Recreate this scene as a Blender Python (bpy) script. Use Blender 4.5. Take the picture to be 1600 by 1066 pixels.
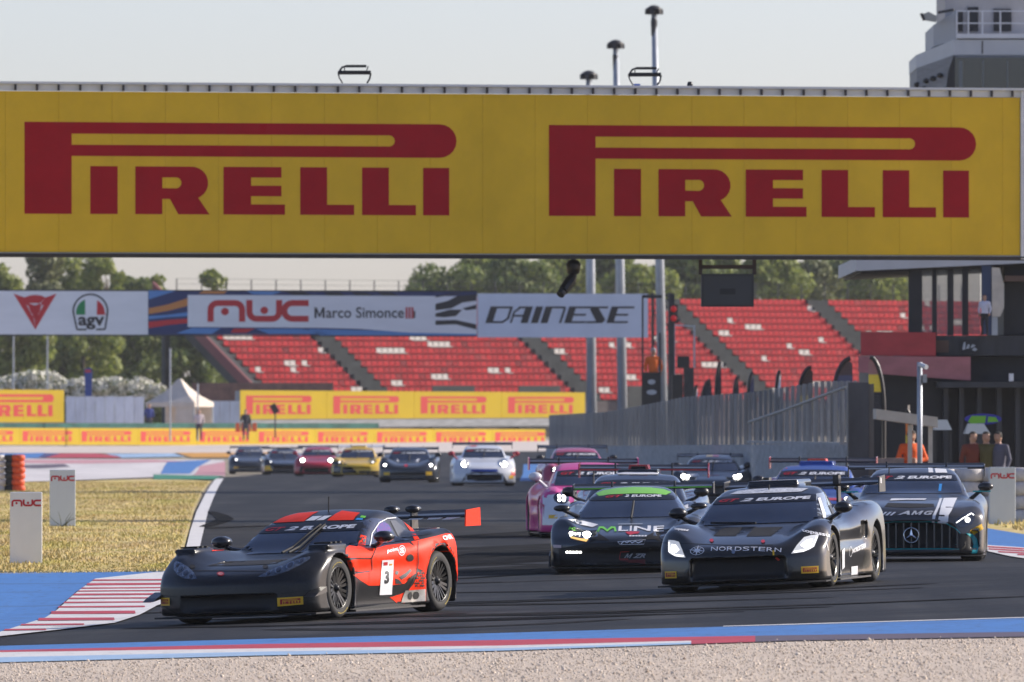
import bpy, bmesh, math, random
import numpy as np
from mathutils import Vector, Matrix
from mathutils.bvhtree import BVHTree

R = math.radians
random.seed(7)
rng = np.random.default_rng(11)
S = bpy.context.scene
for o in list(bpy.data.objects):
    bpy.data.objects.remove(o)
C = S.collection

# ------------------------------------------------------------------ camera
HC = 1.93            # camera height above the track
F = 17778.0          # focal length in photograph pixels (400 mm on 36 mm, 1600 px)
HY = 660.0           # photograph row of the horizon
cam_d = bpy.data.cameras.new('camera')
cam = bpy.data.objects.new('camera', cam_d)
C.objects.link(cam)
cam.location = (0, 0, HC)
cam.rotation_euler = (R(90) + math.atan((HY - 533.0) / F), 0, 0)
cam_d.lens = 400.0
cam_d.sensor_width = 36.0
cam_d.clip_start = 1.0
cam_d.clip_end = 12000.0
cam_d.dof.use_dof = True
cam_d.dof.focus_distance = 129.0
cam_d.dof.aperture_fstop = 9.0
S.camera = cam

# ------------------------------------------------------------------ sky and sun
SUN_EL, SUN_PHI = R(27), R(110)         # phi: from the camera side round to the right
sun_to = Vector((math.sin(SUN_PHI) * math.cos(SUN_EL), -math.cos(SUN_PHI) * math.cos(SUN_EL), math.sin(SUN_EL)))
W = bpy.data.worlds.new('World')
S.world = W
W.use_nodes = True
nt = W.node_tree
nt.nodes.clear()
sky = nt.nodes.new('ShaderNodeTexSky')
sky.sky_type = 'NISHITA'
sky.sun_disc = False
sky.sun_elevation = SUN_EL
sky.sun_rotation = math.atan2(sun_to.x, sun_to.y)
sky.air_density = 0.7
sky.dust_density = 0.95
sky.ozone_density = 2.0
bg = nt.nodes.new('ShaderNodeBackground')
bg.inputs['Strength'].default_value = 0.135
wo = nt.nodes.new('ShaderNodeOutputWorld')
tint = nt.nodes.new('ShaderNodeMix')
tint.data_type = 'RGBA'
tint.blend_type = 'MULTIPLY'
tint.inputs[0].default_value = 1.0
tint.inputs[7].default_value = (.97, .875, .925, 1)
nt.links.new(sky.outputs[0], tint.inputs[6])
nt.links.new(tint.outputs[2], bg.inputs[0])
nt.links.new(bg.outputs[0], wo.inputs[0])
sun_d = bpy.data.lights.new('sun', 'SUN')
sun_d.energy = 4.2
sun_d.angle = R(0.5)
sun_d.color = (1.0, 0.92, 0.80)
sun = bpy.data.objects.new('sun', sun_d)
C.objects.link(sun)
sun.rotation_euler = (-sun_to).to_track_quat('-Z', 'Y').to_euler()
sun.location = (60, 200, 120)
S.view_settings.view_transform = 'Standard'
S.view_settings.look = 'None'
S.view_settings.gamma = 1.0
S.view_settings.exposure = 0.5
S.view_settings.use_curve_mapping = False
S.render.engine = 'CYCLES'

# ------------------------------------------------------------------ ground height, pixel helpers
def sstep(t):
    t = min(1.0, max(0.0, t))
    return t * t * (3 - 2 * t)
GD = [(0, 0), (300, 0), (350, -.03), (400, -.10), (455, -.25), (500, -.42), (540, -.52), (570, -.42), (600, -.10), (640, .40), (680, .78), (760, 1.0), (900, 1.1), (3000, 1.2)]
def gz(x, d):
    z = 0.0
    for (a, za), (b, zb) in zip(GD, GD[1:]):
        if a <= d <= b:
            t = (d - a) / (b - a)
            z = za + (zb - za) * t
            break
    w = 1 - sstep((d - 133) / 32.0)
    return z + 0.04 * (min(7, max(-6, x)) - 3) * w
def P(px, py, d):
    return Vector(((px - 800) / F * d, d, HC + (HY - py) / F * d))
def X(px, d): return (px - 800) / F * d
def Zp(py, d): return HC + (HY - py) / F * d
def G(px, py, lo=60.0, hi=700.0):
    d = lo
    while d < hi:                       # first ground hit along the ray
        if P(px, py, d).z <= gz(X(px, d), d):
            break
        d += 1.0
    a, b = d - 1.0, d
    for _ in range(18):
        m = .5 * (a + b)
        if P(px, py, m).z <= gz(X(px, m), m): b = m
        else: a = m
    return X(px, b), b

# ------------------------------------------------------------------ materials
MATS = {}
def mat(name, col, rough=.6, metal=0.0, coat=0.0, noise=None, bump=None, spec=.5, emit=None, coords='Object', trans=0.0, alpha=1.0, col2=None, coat_rough=.04):
    """noise=(scale, amount, detail): value variation; col2 mixes a second colour by noise; bump=(scale, strength, distance)"""
    if name in MATS: return MATS[name]
    m = bpy.data.materials.new(name)
    m.use_nodes = True
    n = m.node_tree
    b = n.nodes['Principled BSDF']
    b.inputs['Base Color'].default_value = (*col, 1)
    b.inputs['Roughness'].default_value = rough
    b.inputs['Metallic'].default_value = metal
    b.inputs['Coat Weight'].default_value = coat
    b.inputs['Coat Roughness'].default_value = coat_rough
    b.inputs['Specular IOR Level'].default_value = spec
    b.inputs['Transmission Weight'].default_value = trans
    b.inputs['Alpha'].default_value = alpha
    tc = n.nodes.new('ShaderNodeTexCoord')
    if noise:
        sc, amt = noise[0], noise[1]
        t = n.nodes.new('ShaderNodeTexNoise')
        mp = n.nodes.new('ShaderNodeMapping')
        s3 = sc if isinstance(sc, (tuple, list)) else (sc, sc, sc)
        mp.inputs['Scale'].default_value = s3
        n.links.new(tc.outputs[coords], mp.inputs[0])
        n.links.new(mp.outputs[0], t.inputs['Vector'])
        t.inputs['Scale'].default_value = 1.0
        t.inputs['Detail'].default_value = noise[2] if len(noise) > 2 else 4
        t.inputs['Roughness'].default_value = .65
        rr = n.nodes.new('ShaderNodeMapRange')
        rr.inputs[1].default_value = .3
        rr.inputs[2].default_value = .7
        n.links.new(t.outputs[0], rr.inputs[0])
        mx = n.nodes.new('ShaderNodeMix')
        mx.data_type = 'RGBA'
        c2 = col2 if col2 else tuple(max(0, c * (1 - amt)) for c in col)
        c1 = col if col2 else tuple(min(1, c * (1 + amt)) for c in col)
        mx.inputs[6].default_value = (*c1, 1)
        mx.inputs[7].default_value = (*c2, 1)
        n.links.new(rr.outputs[0], mx.inputs[0])
        n.links.new(mx.outputs[2], b.inputs['Base Color'])
    if bump:
        t = n.nodes.new('ShaderNodeTexNoise')
        t.inputs['Scale'].default_value = bump[0]
        t.inputs['Detail'].default_value = 5
        n.links.new(tc.outputs[coords], t.inputs['Vector'])
        bp = n.nodes.new('ShaderNodeBump')
        bp.inputs['Strength'].default_value = bump[1]
        bp.inputs['Distance'].default_value = bump[2]
        n.links.new(t.outputs[0], bp.inputs['Height'])
        n.links.new(bp.outputs[0], b.inputs['Normal'])
    if emit:
        b.inputs['Emission Color'].default_value = (*emit[:3], 1)
        b.inputs['Emission Strength'].default_value = emit[3]
    MATS[name] = m
    return m

# ------------------------------------------------------------------ object helpers
def link(name, me, m=None, parent=None):
    o = bpy.data.objects.new(name, me)
    C.objects.link(o)
    if m is not None and me is not None and not me.materials:
        me.materials.append(m)
    if parent is not None:
        o.parent = parent
    return o
def tag(o, label=None, cat=None, group=None, kind=None):
    if label: o['label'] = label
    if cat: o['category'] = cat
    if group: o['group'] = group
    if kind: o['kind'] = kind
    return o
def empty(name, loc=(0, 0, 0), rz=0, label=None, cat=None, group=None):
    o = bpy.data.objects.new(name, None)
    C.objects.link(o)
    o.location = loc
    o.rotation_euler = (0, 0, rz)
    o.empty_display_size = .1
    return tag(o, label, cat, group)
def copy_tree(o, parent=None):
    c = o.copy()
    C.objects.link(c)
    c.parent = parent
    for ch in o.children:
        copy_tree(ch, c)
    return c
def pymesh(name, v, f, smooth=False):
    me = bpy.data.meshes.new(name)
    me.from_pydata([tuple(p) for p in v], [], [tuple(q) for q in f])
    me.update()
    if smooth:
        me.polygons.foreach_set('use_smooth', [True] * len(me.polygons))
    return me

class MB:
    """collects shapes of ONE part"""
    def __init__(s): s.v = []; s.f = []
    def add(s, v, f):
        k = len(s.v)
        s.v += [tuple(p) for p in v]
        s.f += [tuple(i + k for i in q) for q in f]
        return s
    def box(s, x0, x1, y0, y1, z0, z1, M=None):
        v = [Vector((x, y, z)) for x in (x0, x1) for y in (y0, y1) for z in (z0, z1)]
        if M is not None: v = [M @ p for p in v]
        return s.add(v, [(0, 1, 3, 2), (4, 6, 7, 5), (0, 4, 5, 1), (2, 3, 7, 6), (0, 2, 6, 4), (1, 5, 7, 3)])
    def bar(s, a, b, w, h=None, up=(0, 0, 1)):
        """rectangular bar from a to b"""
        h = h or w
        a, b = Vector(a), Vector(b)
        t = (b - a).normalized()
        u = Vector(up)
        if abs(t.dot(u)) > .98: u = Vector((0, 1, 0))
        n = t.cross(u).normalized()
        u = n.cross(t)
        v = [p + n * i * w / 2 + u * j * h / 2 for p in (a, b) for i, j in ((-1, -1), (1, -1), (1, 1), (-1, 1))]
        return s.add(v, [(3, 2, 1, 0), (4, 5, 6, 7), (0, 1, 5, 4), (1, 2, 6, 5), (2, 3, 7, 6), (3, 0, 4, 7)])
    def tube(s, pts, r, n=8, cap=True):
        pts = [Vector(p) for p in pts]
        rs = r if isinstance(r, (list, tuple)) else [r] * len(pts)
        k = len(s.v)
        ref = None
        for i, p in enumerate(pts):
            t = (pts[min(i + 1, len(pts) - 1)] - pts[max(i - 1, 0)]).normalized()
            if ref is None:
                ref = t.cross(Vector((0, 0, 1)))
                if ref.length < .05: ref = t.cross(Vector((0, 1, 0)))
            nn = (ref - t * ref.dot(t)).normalized()
            bb = t.cross(nn)
            for j in range(n):
                a = 2 * math.pi * j / n
                s.v.append(tuple(p + (nn * math.cos(a) + bb * math.sin(a)) * rs[i]))
        for i in range(len(pts) - 1):
            for j in range(n):
                a, b = k + i * n + j, k + i * n + (j + 1) % n
                s.f.append((a, b, b + n, a + n))
        if cap:
            s.f.append(tuple(k + j for j in range(n))[::-1])
            s.f.append(tuple(k + (len(pts) - 1) * n + j for j in range(n)))
        return s
    def lathe(s, prof, n=24, axis='z', M=None, close=False):
        """prof: (r, h) list"""
        k = len(s.v)
        for r, h in prof:
            for j in range(n):
                a = 2 * math.pi * j / n
                c, q = r * math.cos(a), r * math.sin(a)
                p = Vector((c, q, h)) if axis == 'z' else Vector((h, c, q))
                s.v.append(tuple(M @ p if M is not None else p))
        m = len(prof)
        for i in range(m if close else m - 1):
            for j in range(n):
                a, b = k + i * n + j, k + i * n + (j + 1) % n
                e = k + ((i + 1) % m) * n
                s.f.append((a, b, e + (j + 1) % n, e + j))
        return s
    def prism(s, poly, y0, y1, plane='xz', M=None):
        """extruded outline; plane xz extrudes along y, yz along x, xy along z"""
        def mk(a, b, h):
            p = Vector((a, h, b)) if plane == 'xz' else (Vector((h, a, b)) if plane == 'yz' else Vector((a, b, h)))
            return M @ p if M is not None else p
        n = len(poly)
        v = [mk(a, b, y0) for a, b in poly] + [mk(a, b, y1) for a, b in poly]
        f = [tuple(range(n))[::-1], tuple(range(n, 2 * n))] + [(i, (i + 1) % n, n + (i + 1) % n, n + i) for i in range(n)]
        return s.add(v, f)
    def build(s, name, m, parent=None, smooth=False):
        me = pymesh(name, s.v, s.f, smooth)
        bm = bmesh.new()
        bm.from_mesh(me)
        bmesh.ops.recalc_face_normals(bm, faces=bm.faces)
        bm.to_mesh(me)
        bm.free()
        return link(name, me, m, parent)

# ------------------------------------------------------------------ flat shapes: polygons, lettering, gridding
def flat_polys(polys):
    """list of outlines -> (verts2d, faces)"""
    v, f = [], []
    for p in polys:
        k = len(v)
        v += [tuple(q) for q in p]
        f.append(tuple(range(k, k + len(p))))
    return v, f
def merge2d(parts):
    v, f = [], []
    for pv, pf in parts:
        k = len(v)
        v += pv
        f += [tuple(i + k for i in q) for q in pf]
    return v, f
_tx = {}
def text2d(s, bold=0.0, shear=0.0, xs=1.0):
    """lettering as a flat mesh, in a box of width w and height 1 (returns verts, faces, w)"""
    key = (s, bold, shear, xs)
    if key not in _tx:
        cu = bpy.data.curves.new('lettering', 'FONT')
        cu.body = s
        cu.offset = bold
        cu.shear = shear
        cu.resolution_u = 3
        ob = bpy.data.objects.new('lettering', cu)
        C.objects.link(ob)
        dg = bpy.context.evaluated_depsgraph_get()
        me = bpy.data.meshes.new_from_object(ob.evaluated_get(dg))
        v = [(p.co.x, p.co.y) for p in me.vertices]
        f = [tuple(p.vertices) for p in me.polygons]
        bpy.data.objects.remove(ob)
        bpy.data.curves.remove(cu)
        bpy.data.meshes.remove(me)
        x0, x1 = min(p[0] for p in v), max(p[0] for p in v)
        y0, y1 = min(p[1] for p in v), max(p[1] for p in v)
        h = y1 - y0
        _tx[key] = ([((a - x0) / h * xs, (b - y0) / h) for a, b in v], f, (x1 - x0) / h * xs)
    return _tx[key]
def letter_m(shear=0.0):
    q = [[(0, 0), (.26, 0), (.26, 1), (0, 1)], [(.94, 0), (1.2, 0), (1.2, 1), (.94, 1)], [(.26, 1), (.26, .62), (.52, .08), (.60, .34)], [(.94, 1), (.60, .34), (.68, .08), (.94, .62)], [(.52, .08), (.68, .08), (.60, .34)]]
    q = [[(a + b * shear, b) for a, b in p] for p in q]
    return flat_polys([p if poly_area(p) > 0 else p[::-1] for p in q])
def fit(v, rect):
    """maps 2d verts' bounding box to rect (u0, v0, u1, v1)"""
    x0, x1 = min(p[0] for p in v), max(p[0] for p in v)
    y0, y1 = min(p[1] for p in v), max(p[1] for p in v)
    u0, v0, u1, v1 = rect
    return [(u0 + (a - x0) / (x1 - x0) * (u1 - u0), v0 + (b - y0) / (y1 - y0) * (v1 - v0)) for a, b in v]
def text_in(s, rect, **k):
    v, f, w = text2d(s, **k)
    return fit(v, rect), f
def grid2d(v, f, su=None, sv=None, clean=True):
    """cuts a flat mesh by grid lines so that it can follow a curved surface"""
    bm = bmesh.new()
    bv = [bm.verts.new((a, b, 0)) for a, b in v]
    for q in f:
        try: bm.faces.new([bv[i] for i in q])
        except ValueError: pass
    if clean and any(len(q) > 4 for q in f):
        bmesh.ops.triangulate(bm, faces=[q for q in bm.faces if len(q.verts) > 4])
    for ax, st in ((0, su), (1, sv)):
        if not st: continue
        lo, hi = min(p[ax] for p in v), max(p[ax] for p in v)
        k = math.floor(lo / st) + 1
        while k * st < hi - 1e-6:
            co = [0, 0, 0]; no = [0, 0, 0]
            co[ax] = k * st; no[ax] = 1
            bmesh.ops.bisect_plane(bm, geom=bm.verts[:] + bm.edges[:] + bm.faces[:], dist=1e-6, plane_co=co, plane_no=no)
            k += 1
    bmesh.ops.remove_doubles(bm, verts=bm.verts[:], dist=1e-6)
    bm.verts.index_update()
    ov = [(p.co.x, p.co.y) for p in bm.verts]
    of = [tuple(q.index for q in p.verts) for p in bm.faces]
    bm.free()
    return ov, of
def arc(cx, cy, r, a0, a1, n=8, ry=None):
    ry = ry or r
    return [(cx + r * math.cos(R(a0 + (a1 - a0) * i / n)), cy + ry * math.sin(R(a0 + (a1 - a0) * i / n))) for i in range(n + 1)]
def stroke(pts, w):
    """flat band along a polyline"""
    out = []
    L, Rr = [], []
    for i, p in enumerate(pts):
        a, b = pts[max(0, i - 1)], pts[min(len(pts) - 1, i + 1)]
        dx, dy = b[0] - a[0], b[1] - a[1]
        l = math.hypot(dx, dy) or 1
        L.append((p[0] - dy / l * w / 2, p[1] + dx / l * w / 2))
        Rr.append((p[0] + dy / l * w / 2, p[1] - dx / l * w / 2))
    return [[L[i], L[i + 1], Rr[i + 1], Rr[i]][::-1] for i in range(len(pts) - 1)]

def tyre_brand_logo():
    """long-P wordmark in a box 1350 x 288 (y up)"""
    Y = lambda y: 288 - y
    ps = []
    ps.append([(0, Y(288)), (146, Y(288)), (146, Y(0)), (0, Y(0))])
    ps.append([(146, Y(36)), (1130, Y(36)), (1130, Y(0)), (146, Y(0))])
    ps.append([(146, Y(106)), (1130, Y(106)), (1130, Y(71)), (146, Y(71))])
    inner = arc(1138, Y(53.5), 18, 90, -90, 6)
    outer = arc(1297, Y(53), 53, -90, 90, 10)
    ps.append([(1130, Y(36))] + inner + [(1130, Y(71)), (1130, Y(106))] + outer + [(1130, Y(0))])
    def r(x0, x1, y0, y1): ps.append([(x0 - 75, Y(y1)), (x1 - 75, Y(y1)), (x1 - 75, Y(y0)), (x0 - 75, Y(y0))])
    r(279, 364, 138, 288)
    # R
    r(419, 503, 138, 288)
    ps.append([(428, Y(172)), (475, Y(172))] + [(x, y) for x, y in arc(470, Y(189), 18, 80, -80, 5)] + [(428, Y(206)), (428, Y(240)), (530, Y(240))] + arc(520, Y(189), 51, -60, 80, 8) + [(515, Y(138)), (428, Y(138))])
    ps.append([(452, Y(240)), (478, Y(288)), (575, Y(288)), (540, Y(236))])
    # E
    r(694, 780, 138, 288); r(780, 875, 138, 171); r(780, 875, 197, 230); r(780, 886, 256, 288)
    for x in (934, 1128):
        r(x, x + 84, 138, 288); r(x + 84, x + 169, 256, 288)
    r(1320, 1402, 138, 288)
    return flat_polys([p if poly_area(p) > 0 else p[::-1] for p in ps])
def poly_area(p):
    return sum(p[i][0] * p[(i + 1) % len(p)][1] - p[(i + 1) % len(p)][0] * p[i][1] for i in range(len(p)))
LOGO = tyre_brand_logo()
def circuit_logo():
    """rounded m-w-c wordmark in a box 360 x 80 (y up)"""
    ps = []
    w = 22
    ps += stroke([(11, 0), (11, 40)] + arc(36, 44, 25, 180, 90, 5) + arc(98, 44, 25, 90, 0, 5) + [(123, 0)], w)
    ps += [arc(62, 38, 14, 0, 330, 11)]
    ps += stroke([(149, 80), (149, 36)] + arc(174, 36, 25, 180, 270, 5) + arc(230, 36, 25, 270, 360, 5) + [(255, 80)], w)
    ps += [arc(202, 42, 14, 0, 330, 11)]
    ps += stroke([(360, 69), (302, 69)] + arc(302, 40, 29, 90, 270, 9) + [(360, 11)], w)
    return flat_polys([p if poly_area(p) > 0 else p[::-1] for p in ps])
MWC = circuit_logo()
def plane_decal(name, vf, rect, to3d, m, parent=None):
    """flat lettering on a flat board; to3d(u, v) -> point"""
    v = fit(vf[0], rect)
    return link(name, pymesh(name, [to3d(a, b) for a, b in v], vf[1]), m, parent)
# ================================================================== THE SETTING: ground, track, kerbs
def ground_mesh(name, outline, m, lift, pix=True, su=2.0, sv=4.0, kind='structure', parent=None, hi=900.0, warp=0.0):
    """sheet over the ground; outline in photograph pixels (put on the ground) or in metres (x, distance)"""
    pts = []
    n = len(outline)
    for i in range(n):
        a, b = outline[i], outline[(i + 1) % n]
        k = max(1, int(math.hypot(b[0] - a[0], b[1] - a[1]) / (25 if pix else 6)))
        for j in range(k):
            t = j / k
            q = (a[0] + (b[0] - a[0]) * t, a[1] + (b[1] - a[1]) * t)
            pts.append(G(*q, hi=hi) if pix else q)
    if warp:
        pts = [(a + random.uniform(-warp, warp), b + random.uniform(-warp, warp) * 4) for a, b in pts]
    if poly_area(pts) < 0: pts = pts[::-1]
    v, f = grid2d(pts, [tuple(range(len(pts)))], su, sv)
    o = link(name, pymesh(name, [(a, b, gz(a, b) + lift) for a, b in v], f), m, parent)
    if kind: o['kind'] = kind
    return o

def node_mat(name):
    m = bpy.data.materials.new(name)
    m.use_nodes = True
    n = m.node_tree
    return m, n, n.nodes['Principled BSDF'], n.nodes.new('ShaderNodeTexCoord')
def nz(n, src, scale, detail=4, rough=.6):
    mp = n.nodes.new('ShaderNodeMapping')
    mp.inputs['Scale'].default_value = scale
    n.links.new(src, mp.inputs[0])
    t = n.nodes.new('ShaderNodeTexNoise')
    t.inputs['Scale'].default_value = 1
    t.inputs['Detail'].default_value = detail
    t.inputs['Roughness'].default_value = rough
    n.links.new(mp.outputs[0], t.inputs['Vector'])
    return t.outputs[0]
def ramp(n, src, stops):
    r = n.nodes.new('ShaderNodeValToRGB')
    e = r.color_ramp.elements
    while len(e) < len(stops): e.new(.5)
    for i, (p, c) in enumerate(stops):
        e[i].position = p
        e[i].color = (*c, 1) if len(c) == 3 else c
    n.links.new(src, r.inputs[0])
    return r.outputs[0]
def mixc(n, fac, a, b, mode='MIX'):
    x = n.nodes.new('ShaderNodeMix')
    x.data_type = 'RGBA'
    x.blend_type = mode
    if isinstance(fac, (int, float)): x.inputs[0].default_value = fac
    else: n.links.new(fac, x.inputs[0])
    for i, q in ((6, a), (7, b)):
        if isinstance(q, tuple): x.inputs[i].default_value = (*q, 1)
        else: n.links.new(q, x.inputs[i])
    return x.outputs[2]
def bumpn(n, b, h, strength, dist):
    bp = n.nodes.new('ShaderNodeBump')
    bp.inputs['Strength'].default_value = strength
    bp.inputs['Distance'].default_value = dist
    n.links.new(h, bp.inputs['Height'])
    n.links.new(bp.outputs[0], b.inputs['Normal'])

def asphalt_material():
    m, n, b, tc = node_mat('asphalt')
    o = tc.outputs['Object']
    streak = nz(n, o, (.9, .03, 1), 5, .6)          # rubber laid along the racing line
    curve = nz(n, o, (.10, .34, 1), 5, .6)
    fine = nz(n, o, (9, 2.2, 9), 6, .7)
    c = ramp(n, streak, [(.30, (.014, .014, .015)), (.50, (.036, .035, .035)), (.70, (.072, .069, .066))])
    c = mixc(n, ramp(n, curve, [(.42, (0, 0, 0)), (.62, (1, 1, 1))]), c, (.018, .018, .019))
    c = mixc(n, .45, c, ramp(n, fine, [(.3, (.35, .35, .36)), (.7, (1, 1, 1))]), 'MULTIPLY')
    n.links.new(c, b.inputs['Base Color'])
    rr = n.nodes.new('ShaderNodeMapRange')
    rr.inputs[3].default_value = .55
    rr.inputs[4].default_value = .80
    n.links.new(fine, rr.inputs[0])
    n.links.new(rr.outputs[0], b.inputs['Roughness'])
    b.inputs['Specular IOR Level'].default_value = .14
    bumpn(n, b, nz(n, o, (60, 16, 60), 3), .25, .01)
    return m
M_asphalt = asphalt_material()
def gravel_material():
    m, n, b, tc = node_mat('gravel')
    o = tc.outputs['Object']
    c = ramp(n, nz(n, o, (22, 9, 22), 6, .75), [(.26, (.34, .27, .20)), (.42, (.62, .51, .40)), (.7, (.73, .62, .51))])
    c = mixc(n, ramp(n, nz(n, o, (.5, .2, 1), 4), [(.4, (0, 0, 0)), (.7, (.5, .5, .5))]), c, (.46, .37, .30))
    n.links.new(c, b.inputs['Base Color'])
    b.inputs['Roughness'].default_value = .95
    bumpn(n, b, nz(n, o, (30, 14, 30), 4), .8, .03)
    return m
M_gravel = gravel_material()
def grass_colour(n, o):
    big = nz(n, o, (.22, .085, 1), 5, .62)
    mid = nz(n, o, (.9, .20, 1), 5, .65)
    c = ramp(n, big, [(.30, (.40, .36, .055)), (.43, (.62, .50, .17)), (.52, (.72, .56, .25)), (.60, (.58, .43, .16)), (.70, (.48, .41, .08))])
    c = mixc(n, ramp(n, mid, [(.50, (0, 0, 0)), (.66, (.8, .8, .8))]), c, (.50, .33, .15))
    return mixc(n, ramp(n, mid, [(.30, (.85, .85, .85)), (.46, (0, 0, 0))]), c, (.42, .39, .055))
def grass_material():
    m, n, b, tc = node_mat('dry_grass')
    o = tc.outputs['Object']
    fine = nz(n, o, (26, 7, 10), 4, .7)
    c = grass_colour(n, o)
    c = mixc(n, .5, c, ramp(n, fine, [(.3, (.5, .5, .45)), (.65, (1, 1, 1))]), 'MULTIPLY')
    n.links.new(c, b.inputs['Base Color'])
    b.inputs['Roughness'].default_value = .9
    bumpn(n, b, fine, .5, .04)
    return m
M_grass = grass_material()
def paint_material(name, col, wear=(.035, .035, .04), amt=.55, marks=True):
    """track paint with tyre marks and worn specks"""
    m, n, b, tc = node_mat(name)
    o = tc.outputs['Object']
    c = mixc(n, nz(n, o, (3, .8, 3), 4), tuple(x * .82 for x in col), tuple(min(1, x * 1.08) for x in col))
    c = mixc(n, ramp(n, nz(n, o, (7, 2.2, 7), 6, .75), [(.54, (0, 0, 0)), (.70, (amt, amt, amt))]), c, wear)
    if marks:
        c = mixc(n, ramp(n, nz(n, o, (.35, 1.1, 1), 5, .6), [(.56, (0, 0, 0)), (.68, (amt * .7,) * 3)]), c, wear)
    n.links.new(c, b.inputs['Base Color'])
    b.inputs['Roughness'].default_value = .6
    bumpn(n, b, nz(n, o, (40, 12, 40), 3), .2, .008)
    return m
M_pblue = paint_material('blue_track_paint', (.055, .20, .52))
M_pred = paint_material('red_track_paint', (.52, .035, .055))
M_pwhite = paint_material('white_track_paint', (.74, .72, .70), amt=.35)
M_plblue = paint_material('light_blue_track_paint', (.36, .52, .72), amt=.3)
M_pdark = paint_material('rubbered_maroon_paint', (.12, .085, .11))
M_pgreen = paint_material('green_track_paint', (.03, .24, .13))
M_porange = paint_material('orange_track_paint', (.72, .34, .03))
M_ppink = paint_material('faded_pink_paint', (.62, .30, .32))
M_concrete = mat('concrete', (.36, .37, .38), .85, noise=((1.2, 1.2, 6), .25, 6), bump=(25, .3, .02))

# one sheet of ground out to the horizon
xs = sorted(set([-3000, -1200, -500, -200, -100, -60, -40] + list(range(-30, 31, 2)) + [-7, -6, 3, 7] + [40, 60, 100, 200, 500, 1200, 3000]))
ds = sorted(set([-300, -50, 0, 30] + list(range(50, 180, 3)) + list(range(180, 800, 10)) + [850, 900, 1000, 1200, 1600, 2200, 3000, 5000, 9000]))
v = [(x, d, gz(x, min(d, 2999)) - .03) for d in ds for x in xs]
nx = len(xs)
f = [(j * nx + i, j * nx + i + 1, (j + 1) * nx + i + 1, (j + 1) * nx + i) for j in range(len(ds) - 1) for i in range(nx - 1)]
tag(link('ground', pymesh('ground', v, f), mat('dry_soil', (.30, .26, .19), .95, noise=((.3, .1, 1), .3, 6), bump=(12, .6, .04))), kind='structure')

# track surface
near_edge = [(-60, 1013), (0, 1012), (420, 1001), (780, 992), (1240, 979), (1660, 967)]
track_left = [(344, 745), (330, 768), (314, 800), (303, 830), (297, 856), (285, 876), (262, 897)]
g1 = [G(*p) for p in track_left]
outline = [(-14, 690)] + [(-12.0, 560), (-11.3, 450)] + g1 + [(-9.5, G(0, 905)[1]), (-30, G(0, 905)[1]), (-30, G(-60, 1013)[1])] + [G(*p) for p in near_edge] + [(20, 103), (26, 140), (26, 178), (13.4, 192), (9.5, 230), (9, 300), (9, 640)]
ground_mesh('track', outline, M_asphalt, 0.0, pix=False, su=1.5, sv=3.0)

# rubber laid down by the tyres: dark curved marks through the corner
TRK = bpy.data.objects['track']
M_rub = [mat('rubber_mark_%d' % i, c, .85, spec=.04, noise=((2, .7, 1), .5, 5)) for i, c in enumerate(((.008, .008, .009), (.014, .014, .015), (.020, .020, .021)))]
def tyre_mark(pts, w, m, lift):
    g = []
    for a, b in zip(pts, pts[1:]):
        for j in range(10):
            t = j / 10
            g.append(G(a[0] + (b[0] - a[0]) * t, a[1] + (b[1] - a[1]) * t))
    g.append(G(*pts[-1]))
    v, f = [], []
    for i, (x, d) in enumerate(g):
        xa, da = g[max(0, i - 1)]; xb, db = g[min(len(g) - 1, i + 1)]
        l = math.hypot(xb - xa, db - da) or 1
        ww = w * (.35 + .65 * math.sin(math.pi * (i + .5) / len(g)) ** .5)
        nx_, nd_ = -(db - da) / l * ww / 2, (xb - xa) / l * ww / 2
        for q in (1, -1): v.append((x + q * nx_, d + q * nd_, gz(x + q * nx_, d + q * nd_) + lift))
    f = [(2 * i, 2 * i + 1, 2 * i + 3, 2 * i + 2) for i in range(len(g) - 1)]
    return link('tyre_mark', pymesh('tyre_mark', v, f), m, TRK)
rm = random.Random(5)
for i in range(34):                       # sweeping through the corner
    y0 = rm.uniform(866, 1000)
    x0, x1 = rm.uniform(-60, 500), rm.uniform(700, 1650)
    sag = rm.uniform(-4, 6)
    y1 = y0 - rm.uniform(.02, .05) * (x1 - x0) * (1.4 if y0 < 930 else .8)
    if y0 > 990 - (x0 + 60) * .02: y0 -= 14; y1 -= 14
    tyre_mark([(x0 + (x1 - x0) * t, y0 + (y1 - y0) * t + sag * math.sin(t * 3.14)) for t in (0, .25, .5, .75, 1)], rm.uniform(.25, .9), M_rub[i % 3], .0035 + .00012 * i)
for p in ([(330, 800), (345, 806), (352, 812), (338, 818), (318, 824)], [(322, 826), (420, 822), (520, 825)]):
    tyre_mark(p, .35, M_rub[0], .009)
# pale gravel in the foreground
E = {'e0': [1013, 1012, 1001, 992, 979, 967], 'e1': [1021, 1019, 1009, 1003, 995.5, 989.5],
     'e2': [1024, 1022, 1016, 1012, 1000, 993], 'e3': [1031, 1030, 1021, 1016, 1002, 995], 'e4': [1040, 1038, 1027, 1020, 1004, 997]}
EX = [-60, 0, 420, 780, 1240, 1660]
def band(a, b, x0, x1):
    xsn = [x0] + [x for x in EX if x0 < x < x1] + [x1]
    return [(x, float(np.interp(x, EX, E[a]))) for x in xsn] + [(x, float(np.interp(x, EX, E[b]))) for x in xsn[::-1]]
gfront = [G(x, float(np.interp(x, EX, E['e4'])) - 1.5) for x in (-60, 0, 200, 420, 600, 780, 1000, 1240, 1450, 1660)]
ground_mesh('gravel_trap', [(-30, gfront[0][1])] + gfront + [(30, 98), (30, 40), (-30, 40)], M_gravel, .008, pix=False, su=1.0, sv=2.0)
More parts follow.
